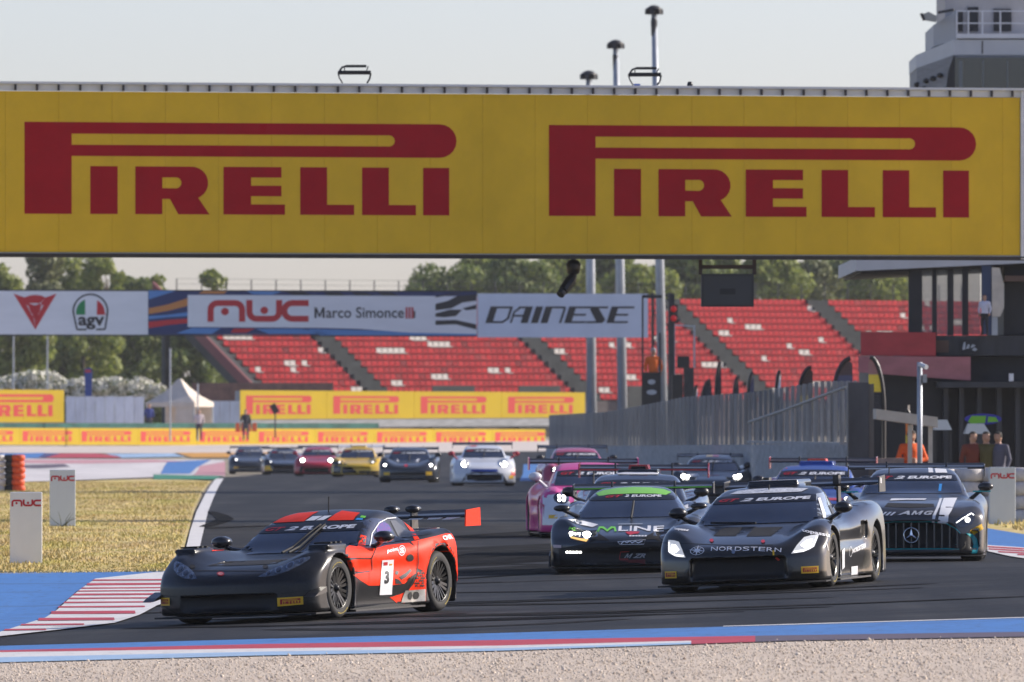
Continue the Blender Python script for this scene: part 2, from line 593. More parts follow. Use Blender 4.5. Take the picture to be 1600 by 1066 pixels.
# outer kerb with its painted bands
kerb = ground_mesh('outer_kerb', band('e0', 'e4', -60, 1660), M_concrete, .012)
for nm, a, b, x0, x1, m in (('blue_band', 'e0', 'e1', -60, 1660, M_pblue), ('red_band', 'e1', 'e2', -60, 1180, M_pred), ('dark_band', 'e1', 'e4', 1180, 1660, M_pdark),
                            ('white_band', 'e2', 'e3', -60, 1080, M_pwhite), ('light_blue_band', 'e3', 'e4', -60, 1080, M_plblue), ('faded_band', 'e2', 'e4', 1080, 1180, M_pred)):
    ground_mesh(nm, band(a, b, x0, x1), m, .018, kind=None, parent=kerb)
# white edge line of the track on the left
ground_mesh('edge_line', [(338, 748), (322, 770), (307, 800), (297, 830), (291, 856), (284, 882), (302, 882), (312, 856), (318, 830), (325, 800), (338, 768), (350, 748)], M_pwhite, .006)
# thin white line along the blue band
ground_mesh('kerb_line', [(1130, 981.5), (1240, 978.3), (1660, 966), (1660, 967), (1240, 979.6), (1130, 982.5)], M_pwhite, .022, kind='structure')
# inner kerb: blue apron, white kerb, red stripes
ground_mesh('blue_apron', [(-60, 895), (120, 895), (290, 893), (290, 902), (149, 906), (120, 925), (71, 967), (0, 989), (-60, 1000)], M_pblue, .010)
kin = ground_mesh('inner_kerb', [(149, 906), (240, 896), (300, 893), (300, 930), (245, 948), (217, 963), (180, 975), (100, 985), (-60, 1003), (-60, 997), (0, 989.5), (71, 967), (108, 937), (125, 923)], M_pwhite, .016)
XL = lambda y: float(np.interp(y, [903, 906, 923, 937, 967, 989, 1000], [165, 149, 125, 108, 71, 0, -50]))
XR = lambda y: float(np.interp(y, [903, 930, 948, 960, 968, 975, 985, 1000], [262, 252, 232, 212, 190, 160, 90, -40]))
for y, h in ((909, 2.0), (915.5, 3.2), (921.5, 1.8), (926, 1.6), (931.5, 2.6), (937.5, 2.0), (944, 2.2), (951, 2.4), (960, 4.6), (970.5, 4.2), (979, 2.4), (987, 2.6)):
    a, b = XL(y) + 1, XR(y) - 1
    ground_mesh('red_stripe', [(a, y - h / 2), (b, y - h / 2 - .8), (b + 1, y + h / 2 - 1), (a - 1, y + h / 2)], M_pred, .021, kind=None, parent=kin)
# grass infield on the left, right verge
gl = [G(*p) for p in [(-40, 897), (120, 896.5), (262, 896), (276, 876), (288, 856), (295, 830), (303, 800), (316, 770), (330, 752), (240, 749), (100, 753), (-40, 757)]]
ground_mesh('grass_infield', [(-40, gl[0][1])] + gl + [(-60, gl[-1][1])], M_grass, .010, pix=False, su=3, sv=6)
gr_ = [G(*p) for p in [(1470, 822), (1538, 826), (1600, 836), (1660, 846)]]
ground_mesh('right_verge', gr_ + [(30, 170), (30, 240), (10.5, 226)], M_grass, .010, pix=False, su=3, sv=6)
ground_mesh('right_apron', [(1430, 821), (1540, 826), (1600, 836), (1680, 849), (1680, 862), (1600, 857), (1540, 853), (1430, 849)], M_pblue, .012)
kr = ground_mesh('right_kerb', [(1430, 849), (1540, 853), (1600, 857), (1680, 862), (1680, 880), (1600, 874), (1580, 871), (1540, 862), (1430, 856)], M_pwhite, .016)
for k, (a, b) in enumerate(((1430, 1520), (1530, 1600), (1545, 1622), (1560, 1640), (1590, 1680))):
    y0 = 850 + k * 4.4
    ground_mesh('red_stripe', [(a, y0), (b, y0 + 4.2), (b, y0 + 6.2), (a, y0 + 1.9)], M_pred, .021, kind=None, parent=kr)
# run-off beyond the infield, far left: painted areas and the pale gravel behind
ground_mesh('far_gravel', [(-60, 708), (420, 709), (700, 707), (870, 705), (870, 688), (-60, 692)], mat('pale_gravel', (.60, .53, .48), .95, noise=(2, .1, 5)), .010)
ground_mesh('white_runoff', [(-60, 716), (60, 717), (350, 719), (352, 745), (240, 746), (90, 752), (-60, 756)], mat('pale_runoff', (.60, .57, .57), .8, noise=((.4, .1, 1), .2, 6)), .012)
for nm, q, m in (('blue_runoff_stripe', [(-60, 711), (60, 708), (95, 709), (70, 716), (-60, 718)], M_pblue),
                 ('crimson_runoff_stripe', [(70, 709), (150, 709), (185, 713), (190, 716), (60, 716)], M_pred),
                 ('light_blue_runoff_stripe', [(165, 709.5), (270, 709), (290, 714), (190, 716)], M_plblue),
                 ('orange_runoff_stripe', [(275, 708), (430, 707.5), (430, 715), (300, 715.5)], M_porange),
                 ('pink_runoff_stripe', [(20, 719), (240, 719), (300, 722), (130, 725), (20, 724)], M_ppink),
                 ('dark_runoff_patch', [(38, 727), (100, 725.5), (110, 730), (60, 733), (34, 732)], M_pdark),
                 ('blue_runoff_patch', [(262, 722), (330, 719), (306, 732), (296, 741), (250, 741), (256, 730)], M_pblue),
                 ('pink_kerb_patch', [(312, 729), (352, 722), (352, 744), (300, 743)], M_ppink),
                 ('green_runoff_strip', [(240, 742), (300, 743.5), (350, 744.5), (335, 750), (240, 750)], M_pgreen)):
    ground_mesh(nm, q, m, .018 if nm != 'green_runoff_strip' else .022)
ground_mesh('track_side_paint', [(818, 726), (852, 726), (852, 752), (812, 752)], M_pblue, .010)

# loose stones of the gravel trap (one mass)
def stones():
    n = 80000
    d = rng.uniform(70, 116, n)
    x = rng.uniform(-6.3, 6.3, n)
    px = 800 + x / d * F
    py = np.array([HY + (HC - gz(a, b)) / b * F for a, b in zip(x, d)])
    lim = np.interp(px, EX, E['e4'])
    ok = py > lim + rng.normal(1.5, 2.0, n)
    x, d = x[ok], d[ok]
    n = len(x)
    s = rng.gamma(2.5, .0016, n) + .004
    base = np.array([(1, 0, 0), (0, 1, 0), (-1, 0, 0), (0, -1, 0), (0, 0, 1), (0, 0, -.4)], float)
    a = rng.uniform(0, 6.28, n)
    st = rng.uniform(.6, 1.4, (n, 3))
    V = base[None] * st[:, None] * s[:, None, None]
    V += rng.normal(0, .18, V.shape) * s[:, None, None]
    ca, sa = np.cos(a)[:, None], np.sin(a)[:, None]
    Xr = V[..., 0] * ca - V[..., 1] * sa + x[:, None]
    Yr = V[..., 0] * sa + V[..., 1] * ca + d[:, None]
    Zr = V[..., 2] + np.array([gz(p, q) for p, q in zip(x, d)])[:, None] + .008 + s[:, None] * .25
    V = np.stack([Xr, Yr, Zr], -1).reshape(-1, 3)
    fb = np.array([(0, 1, 4), (1, 2, 4), (2, 3, 4), (3, 0, 4), (1, 0, 5), (2, 1, 5), (3, 2, 5), (0, 3, 5)])
    Fc = (fb[None] + np.arange(n)[:, None, None] * 6).reshape(-1, 3)
    return V, Fc
def fast_mesh(name, V, Fc):
    me = bpy.data.meshes.new(name)
    k = Fc.shape[1]
    me.vertices.add(len(V)); me.vertices.foreach_set('co', np.ascontiguousarray(V, dtype=np.float32).ravel())
    me.loops.add(Fc.size); me.loops.foreach_set('vertex_index', np.ascontiguousarray(Fc, dtype=np.int32).ravel())
    me.polygons.add(len(Fc)); me.polygons.foreach_set('loop_start', np.arange(0, Fc.size, k, dtype=np.int32))
    me.update(calc_edges=True)
    return me
def island_mat(name, stops, rough=.9, trans=0.0):
    m, n, b, tc = node_mat(name)
    g = n.nodes.new('ShaderNodeNewGeometry')
    c = ramp(n, g.outputs['Random Per Island'], stops)
    n.links.new(c, b.inputs['Base Color'])
    b.inputs['Roughness'].default_value = rough
    if trans:
        out = n.nodes['Material Output']
        t = n.nodes.new('ShaderNodeBsdfTranslucent')
        n.links.new(c, t.inputs[0])
        mx = n.nodes.new('ShaderNodeMixShader')
        mx.inputs[0].default_value = trans
        n.links.new(b.outputs[0], mx.inputs[1]); n.links.new(t.outputs[0], mx.inputs[2])
        n.links.new(mx.outputs[0], out.inputs[0])
    return m
V_, F_ = stones()
tag(link('gravel_stones', fast_mesh('gravel_stones', V_, F_), island_mat('stones', [(0, (.36, .28, .21)), (.2, (.62, .51, .40)), (.8, (.73, .62, .51)), (1, (.82, .73, .63))])),
    'loose pale gravel stones beyond the outer kerb', 'gravel', kind='stuff')
# grass blades of the infield and verge (one mass)
def blades(n, xr, dr, keep, hmin, hmax, wid, name, stops):
    d = dr[0] + (dr[1] - dr[0]) * rng.uniform(0, 1, n) ** 1.6
    x = rng.uniform(*xr, n)
    ok = np.array([keep(a, b) for a, b in zip(x, d)])
    x, d = x[ok], d[ok]
    n = len(x)
    clump = .5 + .5 * np.sin(x * 1.7 + np.sin(d * .31) * 2) * np.sin(d * .23 + 1.3 * np.sin(x * .6))
    h = rng.uniform(hmin, hmax, n) * (.5 + clump)
    a = rng.uniform(0, 6.28, n)
    z0 = np.array([gz(p, q) for p, q in zip(x, d)]) + .008
    w = wid * rng.uniform(.6, 1.5, n)
    lean = rng.normal(0, .35, (n, 2)) * h[:, None]
    V = np.zeros((n, 3, 3))
    V[:, 0] = np.stack([x - np.cos(a) * w, d - np.sin(a) * w, z0], -1)
    V[:, 1] = np.stack([x + np.cos(a) * w, d + np.sin(a) * w, z0], -1)
    V[:, 2] = np.stack([x + lean[:, 0], d + lean[:, 1], z0 + h], -1)
    m, nn, b, tc = node_mat(name + '_mat')
    gi = nn.nodes.new('ShaderNodeNewGeometry')
    c = ramp(nn, gi.outputs['Random Per Island'], stops)
    c2 = grass_colour(nn, tc.outputs['Object'])
    nn.links.new(mixc(nn, .72, c, c2), b.inputs['Base Color'])
    b.inputs['Roughness'].default_value = .85
    return link(name, fast_mesh(name, V.reshape(-1, 3), np.arange(n * 3).reshape(-1, 3)), m)
GLX = np.array([p[0] for p in gl[2:9]])
GLD = np.array([p[1] for p in gl[2:9]])
GST = [(0, (.30, .26, .05)), (.35, (.50, .40, .13)), (.7, (.60, .47, .21)), (.92, (.40, .34, .07)), (1, (.70, .52, .04))]
tag(blades(110000, (-16.5, -4.6), (gl[1][1] + .1, 380), lambda a, b: a < np.interp(b, GLD, GLX) - .05, .018, .055, .010, 'infield_grass', GST),
    'short dry yellowish grass of the infield left of the track', 'grass', kind='stuff')
tag(blades(6000, (9.0, 13.5), (176, 225), lambda a, b: b > np.interp(a, [p[0] for p in gr_], [p[1] for p in gr_]) + .3, .05, .14, .016, 'verge_grass', GST),
    'dry grass strip in front of the right barrier', 'grass', kind='stuff')
# ------------------------------------------------------------------ solid shapes from fields
def table(pts):
    """smooth interpolation of (x, y) keys -> callable on arrays"""
    xs = np.array([p[0] for p in pts], float); ys = np.array([p[1] for p in pts], float)
    m = np.zeros(len(xs))
    dl = np.diff(ys) / np.diff(xs)
    for i in range(1, len(xs) - 1):
        if dl[i - 1] * dl[i] > 0: m[i] = 2 * dl[i - 1] * dl[i] / (dl[i - 1] + dl[i])
    m[0], m[-1] = dl[0], dl[-1]
    tx = np.linspace(xs[0], xs[-1], 400)
    k = np.clip(np.searchsorted(xs, tx, 'right') - 1, 0, len(xs) - 2)
    h = xs[k + 1] - xs[k]; t = (tx - xs[k]) / h
    ty = (2 * t**3 - 3 * t**2 + 1) * ys[k] + (t**3 - 2 * t**2 + t) * h * m[k] + (-2 * t**3 + 3 * t**2) * ys[k + 1] + (t**3 - t**2) * h * m[k + 1]
    return lambda q: np.interp(q, tx, ty)
def smax(a, b, r):
    h = np.maximum(r - np.abs(a - b), 0) / r
    return np.maximum(a, b) + h * h * r * .25
def smin(a, b, r): return -smax(-a, -b, r)
def sst(t):
    t = np.clip(t, 0, 1)
    return t * t * (3 - 2 * t)
def rbox(x, y, z, c, h, r):
    qx, qy, qz = np.abs(x - c[0]) - h[0] + r, np.abs(y - c[1]) - h[1] + r, np.abs(z - c[2]) - h[2] + r
    return np.sqrt(np.maximum(qx, 0)**2 + np.maximum(qy, 0)**2 + np.maximum(qz, 0)**2) + np.minimum(np.maximum(qx, np.maximum(qy, qz)), 0) - r
def surface(fn, lo, hi, h, project=2):
    """surface nets of fn < 0 inside, vertices pulled onto the surface; returns verts, quads, normals"""
    n = [int(math.ceil((b - a) / h)) + 1 for a, b in zip(lo, hi)]
    ax = [lo[i] + np.arange(n[i]) * h for i in range(3)]
    Xg, Yg, Zg = np.meshgrid(*ax, indexing='ij')
    f = fn(Xg, Yg, Zg)
    s = f < 0
    m = [k - 1 for k in n]
    cnt = np.zeros(m); pos = np.zeros(m + [3])
    cor = [(i, j, k) for i in (0, 1) for j in (0, 1) for k in (0, 1)]
    def sl(c): return tuple(slice(c[i], c[i] + m[i]) for i in range(3))
    for a in cor:
        for d in range(3):
            if a[d]: continue
            b = list(a); b[d] = 1
            fa, fb = f[sl(a)], f[sl(tuple(b))]
            x = (fa < 0) != (fb < 0)
            t = np.where(x, fa / np.where(x, fa - fb, 1), 0)
            cnt += x
            for q in range(3):
                pos[..., q] += np.where(x, a[q] + (t if q == d else 0), 0)
    act = cnt > 0
    idx = -np.ones(m, int)
    idx[act] = np.arange(act.sum())
    ijk = np.argwhere(act)
    V = (ijk + pos[act] / cnt[act][:, None]) * h + np.array(lo)
    quads = []
    for d in range(3):
        a = [slice(1, m[i]) for i in range(3)]
        a[d] = slice(0, m[d])
        A = [list(a), list(a)]
        A[1][d] = slice(1, m[d] + 1)
        s0, s1 = s[tuple(A[0])], s[tuple(A[1])]
        e = np.argwhere(s0 != s1)
        if not len(e): continue
        off = np.ones(3, int); off[d] = 0
        e0 = e + off
        fl = s0[tuple(e.T)]
        u, w = (d + 1) % 3, (d + 2) % 3
        def c(du, dw):
            q = e0.copy(); q[:, u] -= du; q[:, w] -= dw
            return idx[tuple(q.T)]
        Q = np.stack([c(1, 1), c(0, 1), c(0, 0), c(1, 0)], -1)
        Q[~fl] = Q[~fl][:, ::-1]
        quads.append(Q)
    Q = np.concatenate(quads)
    Q = Q[(Q >= 0).all(1)]
    e = .004
    def grad(p):
        g = np.stack([fn(p[:, 0] + e, p[:, 1], p[:, 2]) - fn(p[:, 0] - e, p[:, 1], p[:, 2]),
                      fn(p[:, 0], p[:, 1] + e, p[:, 2]) - fn(p[:, 0], p[:, 1] - e, p[:, 2]),
                      fn(p[:, 0], p[:, 1], p[:, 2] + e) - fn(p[:, 0], p[:, 1], p[:, 2] - e)], -1) / (2 * e)
        return g
    for _ in range(project):
        g = grad(V)
        g2 = (g * g).sum(1)
        step = fn(V[:, 0], V[:, 1], V[:, 2]) / np.maximum(g2, .05)
        mv = -g * step[:, None]
        l = np.linalg.norm(mv, axis=1)
        mv *= np.minimum(1, .5 * h / np.maximum(l, 1e-9))[:, None]
        V = V + mv
    g = grad(V)
    N = g / np.maximum(np.linalg.norm(g, axis=1), 1e-9)[:, None]
    return V, Q, N
def surf_mesh(name, V, Q, N=None):
    me = fast_mesh(name, V, Q)
    me.polygons.foreach_set('use_smooth', np.ones(len(Q), dtype=bool))
    if N is not None:
        me.normals_split_custom_set_from_vertices([tuple(q) for q in N])
    return me

# ================================================================== STRUCTURES
M_yellow = mat('yellow_banner', (.80, .50, .03), .6, spec=.2, noise=((.9, .9, .7), .09, 6), bump=(.7, .35, .06))
M_yellow2 = mat('yellow_wall_banner', (.60, .41, .008), .5, spec=.25, noise=(.6, .06, 4))
M_red = mat('logo_red', (.40, .010, .020), .65, spec=.12, noise=(2, .08))
M_red2 = mat('wall_logo_red', (.62, .035, .03), .5)
M_white = mat('white_paint', (.72, .73, .76), .5, noise=((1, 1, 4), .08, 5))
M_white2 = mat('white_banner', (.74, .75, .80), .55, noise=((.5, .5, 2), .05, 5))
M_steel = mat('galvanised_steel', (.42, .45, .49), .45, .4, noise=(3, .12))
M_dark = mat('dark_metal', (.025, .026, .03), .5, noise=(4, .3))
M_black = mat('black_plastic', (.012, .012, .014), .4)
M_bracket = mat('dark_bracket', (.05, .045, .05), .6)
M_navy = mat('navy_print', (.02, .035, .13), .5)
M_orange_p = mat('orange_print', (.55, .22, .06), .5)
M_sky_p = mat('light_blue_print', (.10, .25, .55), .5)
M_redp = mat('red_print', (.52, .02, .03), .5)
M_blackp = mat('black_print', (.02, .02, .026), .5)
M_greenp = mat('green_print', (.01, .22, .07), .5)

class Line:
    """a straight front along the ground from a to b (x, d); front faces the camera side"""
    def __init__(s, a, b):
        s.a, s.b = Vector((a[0], a[1], 0)), Vector((b[0], b[1], 0))
        s.t = (s.b - s.a).normalized()
        s.n = Vector((s.t.y, -s.t.x, 0))           # towards the camera
        s.len = (s.b - s.a).length
    def u(s, px):
        k = (px - 800) / F
        return (k * s.a.y - s.a.x) / (s.t.x - k * s.t.y)
    def d(s, u): return s.a.y + s.t.y * u
    def at(s, u, z, off=0.0): 
        p = s.a + s.t * u + s.n * off
        return Vector((p.x, p.y, z))
    def z(s, px, py): return Zp(py, s.d(s.u(px)))
    def M(s):
        return Matrix(((s.t.x, -s.n.x, 0, s.a.x), (s.t.y, -s.n.y, 0, s.a.y), (0, 0, 1, 0), (0, 0, 0, 1)))   # local x along, y away, z up

# ---- footbridge with the big yellow banner
BL = Line((X(0, 221.0), 221.0), (X(1600, 225.6), 225.6))
def footbridge():
    b = empty('footbridge', BL.a, 0, 'white footbridge over the track carrying the huge yellow banner', 'bridge')
    Mx = Matrix.Translation(-BL.a) @ BL.M()
    zb, zt = BL.z(800, 396.5), BL.z(800, 147.5)
    zc = BL.z(800, 133)
    u0, u1 = -7.5, BL.u(1594)
    ux = u1 + 3.2
    # deck, back wall, cap
    MB().box(u0, ux, .12, 2.7, zb + .05, zb + .25, Mx).build('deck', M_steel, b)
    MB().box(u0, ux, 2.7, 2.78, zb - .05, zt, Mx).build('back_panel', M_white, b)
    MB().box(u0, ux, .02, .12, zb - .02, zt, Mx).build('front_frame', M_white, b)
    MB().box(u0, ux, -.10, .25, zc - .04, zc + .005, Mx).box(u0, ux, -.02, .1, zt + .01, zc - .045, Mx).build('top_cap', M_white, b)
    MB().box(u0, ux, -.06, .2, zb - .055, zb - .025, Mx).box(u0, ux, -.03, .2, zb - .1, zb - .057, Mx).build('bottom_rail', M_bracket, b)
    MB().box(u1 + .005, u1 + .12, -.05, .30, zb - .08, zc - .05, Mx).build('end_post', M_white, b)
    # brackets under the cap
    me = None
    k = 0
    u = BL.u(8) - 33 / 79 * 20
    while u < u1:
        if me is None:
            o = MB().box(-.018, .018, -.09, -.03, zt + .015, zc - .05).build('bracket', M_bracket, b)
            me = o.data
        else:
            o = link('bracket', me, None, b)
        o.matrix_local = Matrix.Translation((BL.t * u)) @ BL.M().to_3x3().to_4x4()
        u += BL.len / (1600 / 33.15)
    # banner panels
    step = BL.len / (1600 / 82.0)
    u = BL.u(8) - step * 6
    while u < u1:
        e = min(u + step, u1)
        if e > u0:
            MB().box(max(u, u0), e - .004, -.012, .018, zb, zt, Mx).build('banner_panel', M_yellow, b)
        u += step
    # wordmarks
    zl0, zl1 = BL.z(40, 334), BL.z(40, 190.5)
    for x0, x1 in ((38, 713), (857.5, 1525)):
        plane_decal('wordmark', LOGO, (BL.u(x0), zl0, BL.u(x1), zl1), lambda a, c: BL.at(a, c, .018) - BL.a, M_red, b)
    # stairs towers that carry it, either side
    for uu in (u0 - 1.3, ux - .7):
        leg = MB()
        for a, c in ((-.5, .2), (.5, .2), (-.5, 2.5), (.5, 2.5)):
            leg.box(uu + a - .12, uu + a + .12, c - .12, c + .12, -.1, zt, Mx)
        leg.build('support_tower', M_steel, b)
        MB().box(uu - .65, max(uu + .65, u0 + .2) if uu < 0 else uu + .65, .3, 2.6, zb - .3, zb - .12, Mx).build('cross_beam', M_steel, b)
    return b, zc, zb
bridge, BZC, BZB = footbridge()

# loudspeaker / floodlight frames standing on the bridge
def bridge_frame(px, label, blue=False):
    u = BL.u(px)
    o = empty('floodlight_frame', BL.at(u, BZC, -.1), 0, label, 'floodlight', 'floodlight frames on the footbridge')
    s = 1 / 79.5
    MB().tube([(-19 * s, 0, .02), (-24 * s, 0, 10 * s), (-26 * s, 0, 17 * s)], .014).build('leg', M_dark, o)
    MB().tube([(19 * s, 0, .02), (23 * s, 0, 8 * s), (25 * s, 0, 17 * s)], .018).build('leg', M_black, o)
    MB().tube([(-25 * s, 0, 18 * s), (25 * s, 0, 18 * s)], .042, 10).build('lamp_tube', M_black, o)
    MB().tube([(-26 * s, 0, 17 * s), (-20 * s, 0, 26 * s), (-14 * s, 0, 28 * s)], .02).build('hoop', M_dark, o)
    MB().box(-14 * s, 18 * s, -.05, .05, 26 * s, 30 * s).build('lamp_housing', M_black, o)
    MB().bar((-16 * s, 0, 20 * s), (-16 * s, 0, 27 * s), .02).build('strut', M_dark, o)
    MB().bar((18 * s, 0, 20 * s), (21 * s, 0, 28 * s), .02).build('strut', M_dark, o)
    if blue:
        MB().box(-18 * s, -8 * s, -.04, .04, .005, .045).build('junction_box', mat('blue_plastic', (.02, .10, .45), .4), o)
    return o
bridge_frame(556, 'black oval floodlight frame on the footbridge above the first wordmark')
bridge_frame(1010, 'black floodlight frame with blue box at its foot on the footbridge', True)
o = empty('dome_camera', BL.at(BL.u(1080), BZC, -.1), 0, 'tiny black dome camera on top of the footbridge', 'camera')
MB().lathe([(.0, 0), (.05, .0), (.06, .04), (.04, .09), (0.001, .1)], 12).build('dome', M_black, o, True)
# screen box and camera cluster hanging below the bridge
sb = empty('hanging_screen', BL.at(BL.u(1148), BZB - .1, -.6), 0, 'dark boxy race screen hanging under the footbridge', 'screen')
s = 1 / 79.0
MB().box(-41 * s, 41 * s, -.25, .25, -73 * s, -22 * s).build('screen_housing', mat('screen_grey', (.035, .035, .038), .5, noise=(2, .2)), sb)
MB().box(-37 * s, 37 * s, -.262, -.252, -70 * s, -26 * s).build('screen_face', mat('screen_face', (.045, .046, .05), .35), sb)
MB().box(-12 * s, 12 * s, -.27, -.264, -54 * s, -45 * s).build('vent', M_black, sb)
for sx in (-1, 1):
    MB().box(sx * 42 * s - .035, sx * 42 * s + .035, -.2, .2, -23 * s, 0.12).build('hanger', mat('rusty_frame', (.07, .045, .035), .7), sb)
MB().box(-41 * s, 41 * s, -.2, .2, -14 * s, -8 * s).build('cross_bar', MATS['rusty_frame'], sb)
cc = empty('camera_cluster', BL.at(BL.u(905), BZB - .1, -.5), 0, 'black broadcast camera cluster hanging under the footbridge', 'camera')
MB().tube([(0, 0, .12), (0, 0, -.3)], .05).build('mount', M_black, cc)
MB().lathe([(.001, -.32), (.12, -.28), (.15, -.1), (.10, -.02), (.001, 0)], 12).build('pan_head', M_black, cc, True)
o = MB().tube([(.02, 0, -.28), (-.05, -.05, -.42), (-.2, -.2, -.62)], [.06, .11, .10], 10).build('camera_body', M_black, cc)
MB().tube([(-.22, -.22, -.64), (-.26, -.27, -.70)], .085, 10).build('lens', M_dark, o)

# ---- far gantry with white and blue sponsor boards
GL_ = Line((X(0, 458.0), 458.0), (X(1010, 464.0), 464.0))
def gantry():
    g = empty('gantry', GL_.a, 0, 'sponsor gantry across the straight with white and blue boards', 'gantry')
    Mx = Matrix.Translation(-GL_.a) @ GL_.M()
    z0, z1 = GL_.z(500, 523.5), GL_.z(500, 456)
    ua, ub, uc, ud = GL_.u(-150), GL_.u(231.5), GL_.u(745.5), GL_.u(1012)
    MB().box(ua, uc, .06, .5, z0 - .06, z0 - .01, Mx).box(ua, uc, .06, .5, z1, z1 + .06, Mx).build('truss', M_dark, g)
    MB().box(ua, ub - .01, -.02, .05, z0, z1, Mx).build('white_board', M_white2, g)
    MB().box(ub, uc - .01, -.02, .05, z0, z1, Mx).build('blue_board', M_navy, g)
    zd0, zd1 = GL_.z(880, 527.5), GL_.z(880, 459)
    MB().box(uc + .02, ud, -.05, .05, zd0, zd1, Mx).build('grey_board', mat('pale_blue_grey', (.62, .68, .80), .5, noise=(1, .05)), g)
    T = lambda px, py, off=.03: GL_.at(GL_.u(px), GL_.z(px, py), off) - GL_.a
    def poly(name, pts, m, off=.03):
        return link(name, pymesh(name, [T(a, b, off) for a, b in pts][::1], [tuple(range(len(pts)))]), m, g)
    def polys(name, pl, m, off=.03):
        v, f = flat_polys(pl)
        return link(name, pymesh(name, [T(a, b, off) for a, b in v], f), m, g)
    # horned triangular face mark
    polys('face_mark', [[(21, 459), (38, 465), (44, 472), (44, 478), (41, 476), (55, 515)], [(38, 465), (46, 462), (55, 461), (64, 462), (71, 465), (62, 474), (44, 474)],
                        [(88, 459), (71, 465), (64, 473), (64, 478), (68, 476), (55, 515)], [(44, 474), (54, 477), (54, 500), (50, 490), (48, 489), (44, 478)],
                        [(62, 474), (56, 477), (56, 500), (60, 490), (62, 488), (64, 478)], [(53, 477), (57, 477), (57, 492), (55, 515), (53, 492)], [(41, 476), (48, 490), (52, 495), (55, 515)], [(68, 476), (61, 490), (57, 495), (55, 515)]], M_redp)
    # helmet mark
    ol = [(120, 515), (114, 487)] + [(141 + 27 * math.cos(R(180 - 180 * i / 14)), 487 - 27 * math.sin(R(180 - 180 * i / 14))) for i in range(15)] + [(168, 487), (164, 514)]
    polys('helmet_outline', stroke(ol, 2.6) + stroke([(120, 515), (135, 515)], 2.6) + stroke([(150, 515), (164, 514.5)], 2.6), M_blackp)
    arcp = lambda a0, a1: [(141 + 22.5 * math.cos(R(a)), 489 - 22.5 * math.sin(R(a))) for a in np.linspace(a0, a1, 7)]
    polys('helmet_green', [[(119, 492), (118.6, 489)] + [(141 + 22.5 * math.cos(R(a)), 489 - 22.5 * math.sin(R(a))) for a in np.linspace(178, 112, 7)] + [(133, 492)]], M_greenp)
    polys('helmet_red', [[(166, 492), (163.4, 489)] + [(141 + 22.5 * math.cos(R(a)), 489 - 22.5 * math.sin(R(a))) for a in np.linspace(2, 62, 7)] + [(151, 492)]], M_redp)
    def txt(name, s, x0, y0, x1, y1, m, off=.035, **k):
        v, f = text_in(s, (x0, -y1, x1, -y0), **k)
        return link(name, pymesh(name, [T(a, -b, off) for a, b in v], f), m, g)
    txt('lettering', 'agv', 122, 495, 163, 515, M_blackp, bold=.03)
    # blue board: swirls, white field, wordmark, name
    polys('swirl', [[(232, 454), (275, 454.5), (232, 468)]], M_sky_p, .024)
    polys('swirl', [[(232, 482), (262, 476), (293, 466), (293, 478), (262, 486), (232, 491)]], M_orange_p, .024)
    polys('swirl', [[(232, 494), (262, 492), (293, 488), (293, 494), (262, 496), (232, 499)]], M_sky_p, .024)
    polys('swirl', [[(232, 503), (262, 500), (293, 498), (293, 505), (262, 508), (232, 513)]], M_redp, .024)
    polys('swirl', [[(275, 521), (300, 512.5), (345, 513), (330, 522)]], M_sky_p, .024)
    polys('white_field', [[(293, 461), (745, 463), (745, 522), (640, 520), (560, 514), (500, 512.5), (293, 511)]], M_white2, .028)
    polys('swirl', [[(318, 454.5), (355, 455), (350, 459.5), (310, 459)]], M_orange_p, .024)
    polys('swirl', [[(385, 455), (440, 455.5), (425, 461), (395, 460)]], M_sky_p, .024)
    polys('swirl', [[(480, 514), (745, 521), (745, 524.5), (500, 524)], [(400, 514), (470, 514), (520, 522), (420, 522)]], M_sky_p, .026)
    polys('swirl', [[(365, 513.5), (398, 513.5), (385, 520), (360, 520)]], M_redp, .024)
    v = fit(MWC[0], (324, -503, 482, -469))
    link('wordmark', pymesh('wordmark', [T(a, -b, .034) for a, b in v], MWC[1]), M_redp, g)
    v = fit(letter_m()[0], (491, -497, 507, -480.5))
    link('lettering', pymesh('lettering', [T(a, -b, .035) for a, b in v], letter_m()[1]), M_blackp, g)
    txt('lettering', 'arco Simonce', 509, 480, 631, 497, M_blackp, bold=.012)
    polys('name_bars', [[(633.5 + k * 4.6, 480), (636.5 + k * 4.6, 480), (636.5 + k * 4.6, 498), (633.5 + k * 4.6, 498)] for k in range(3)], M_redp, .035)
    polys('name_bar', [[(646, 486), (648.6, 486), (648.6, 497), (646, 497)]], M_blackp, .035)
    for q_ in ([[(445, 456), (475, 456.5), (487, 461.5), (458, 461)], [(505, 457), (530, 457), (540, 462), (512, 462)], [(549, 457), (572, 457.5), (583, 462), (556, 462)], [(590, 457), (612, 457.5), (622, 462.5), (597, 462)],
                      [(680, 475), (700, 470), (715, 462), (744, 460), (744, 470), (722, 473), (705, 482), (680, 485)], [(680, 490), (703, 484), (722, 484), (712, 494), (694, 496), (680, 495)], [(722, 482), (744, 476), (744, 483), (728, 485)],
                      [(680, 501), (712, 500), (744, 507), (744, 515), (712, 507), (680, 508)], [(680, 463), (700, 459.5), (720, 457.5), (720, 459), (700, 462), (680, 465)]]):
        polys('chequer', [q_], M_blackp, .036)
    # slanted clothing wordmark, built from strokes
    def sl(px, py): return (px + (492 - py) * .32, py)
    ch = []
    def st(pts, w): ch.extend(stroke([sl(*p) for p in pts], w))
    def blk(x0, x1, y0, y1): ch.append([sl(x0, y1), sl(x1, y1), sl(x1, y0), sl(x0, y0)])
    y0, y1 = 479, 505
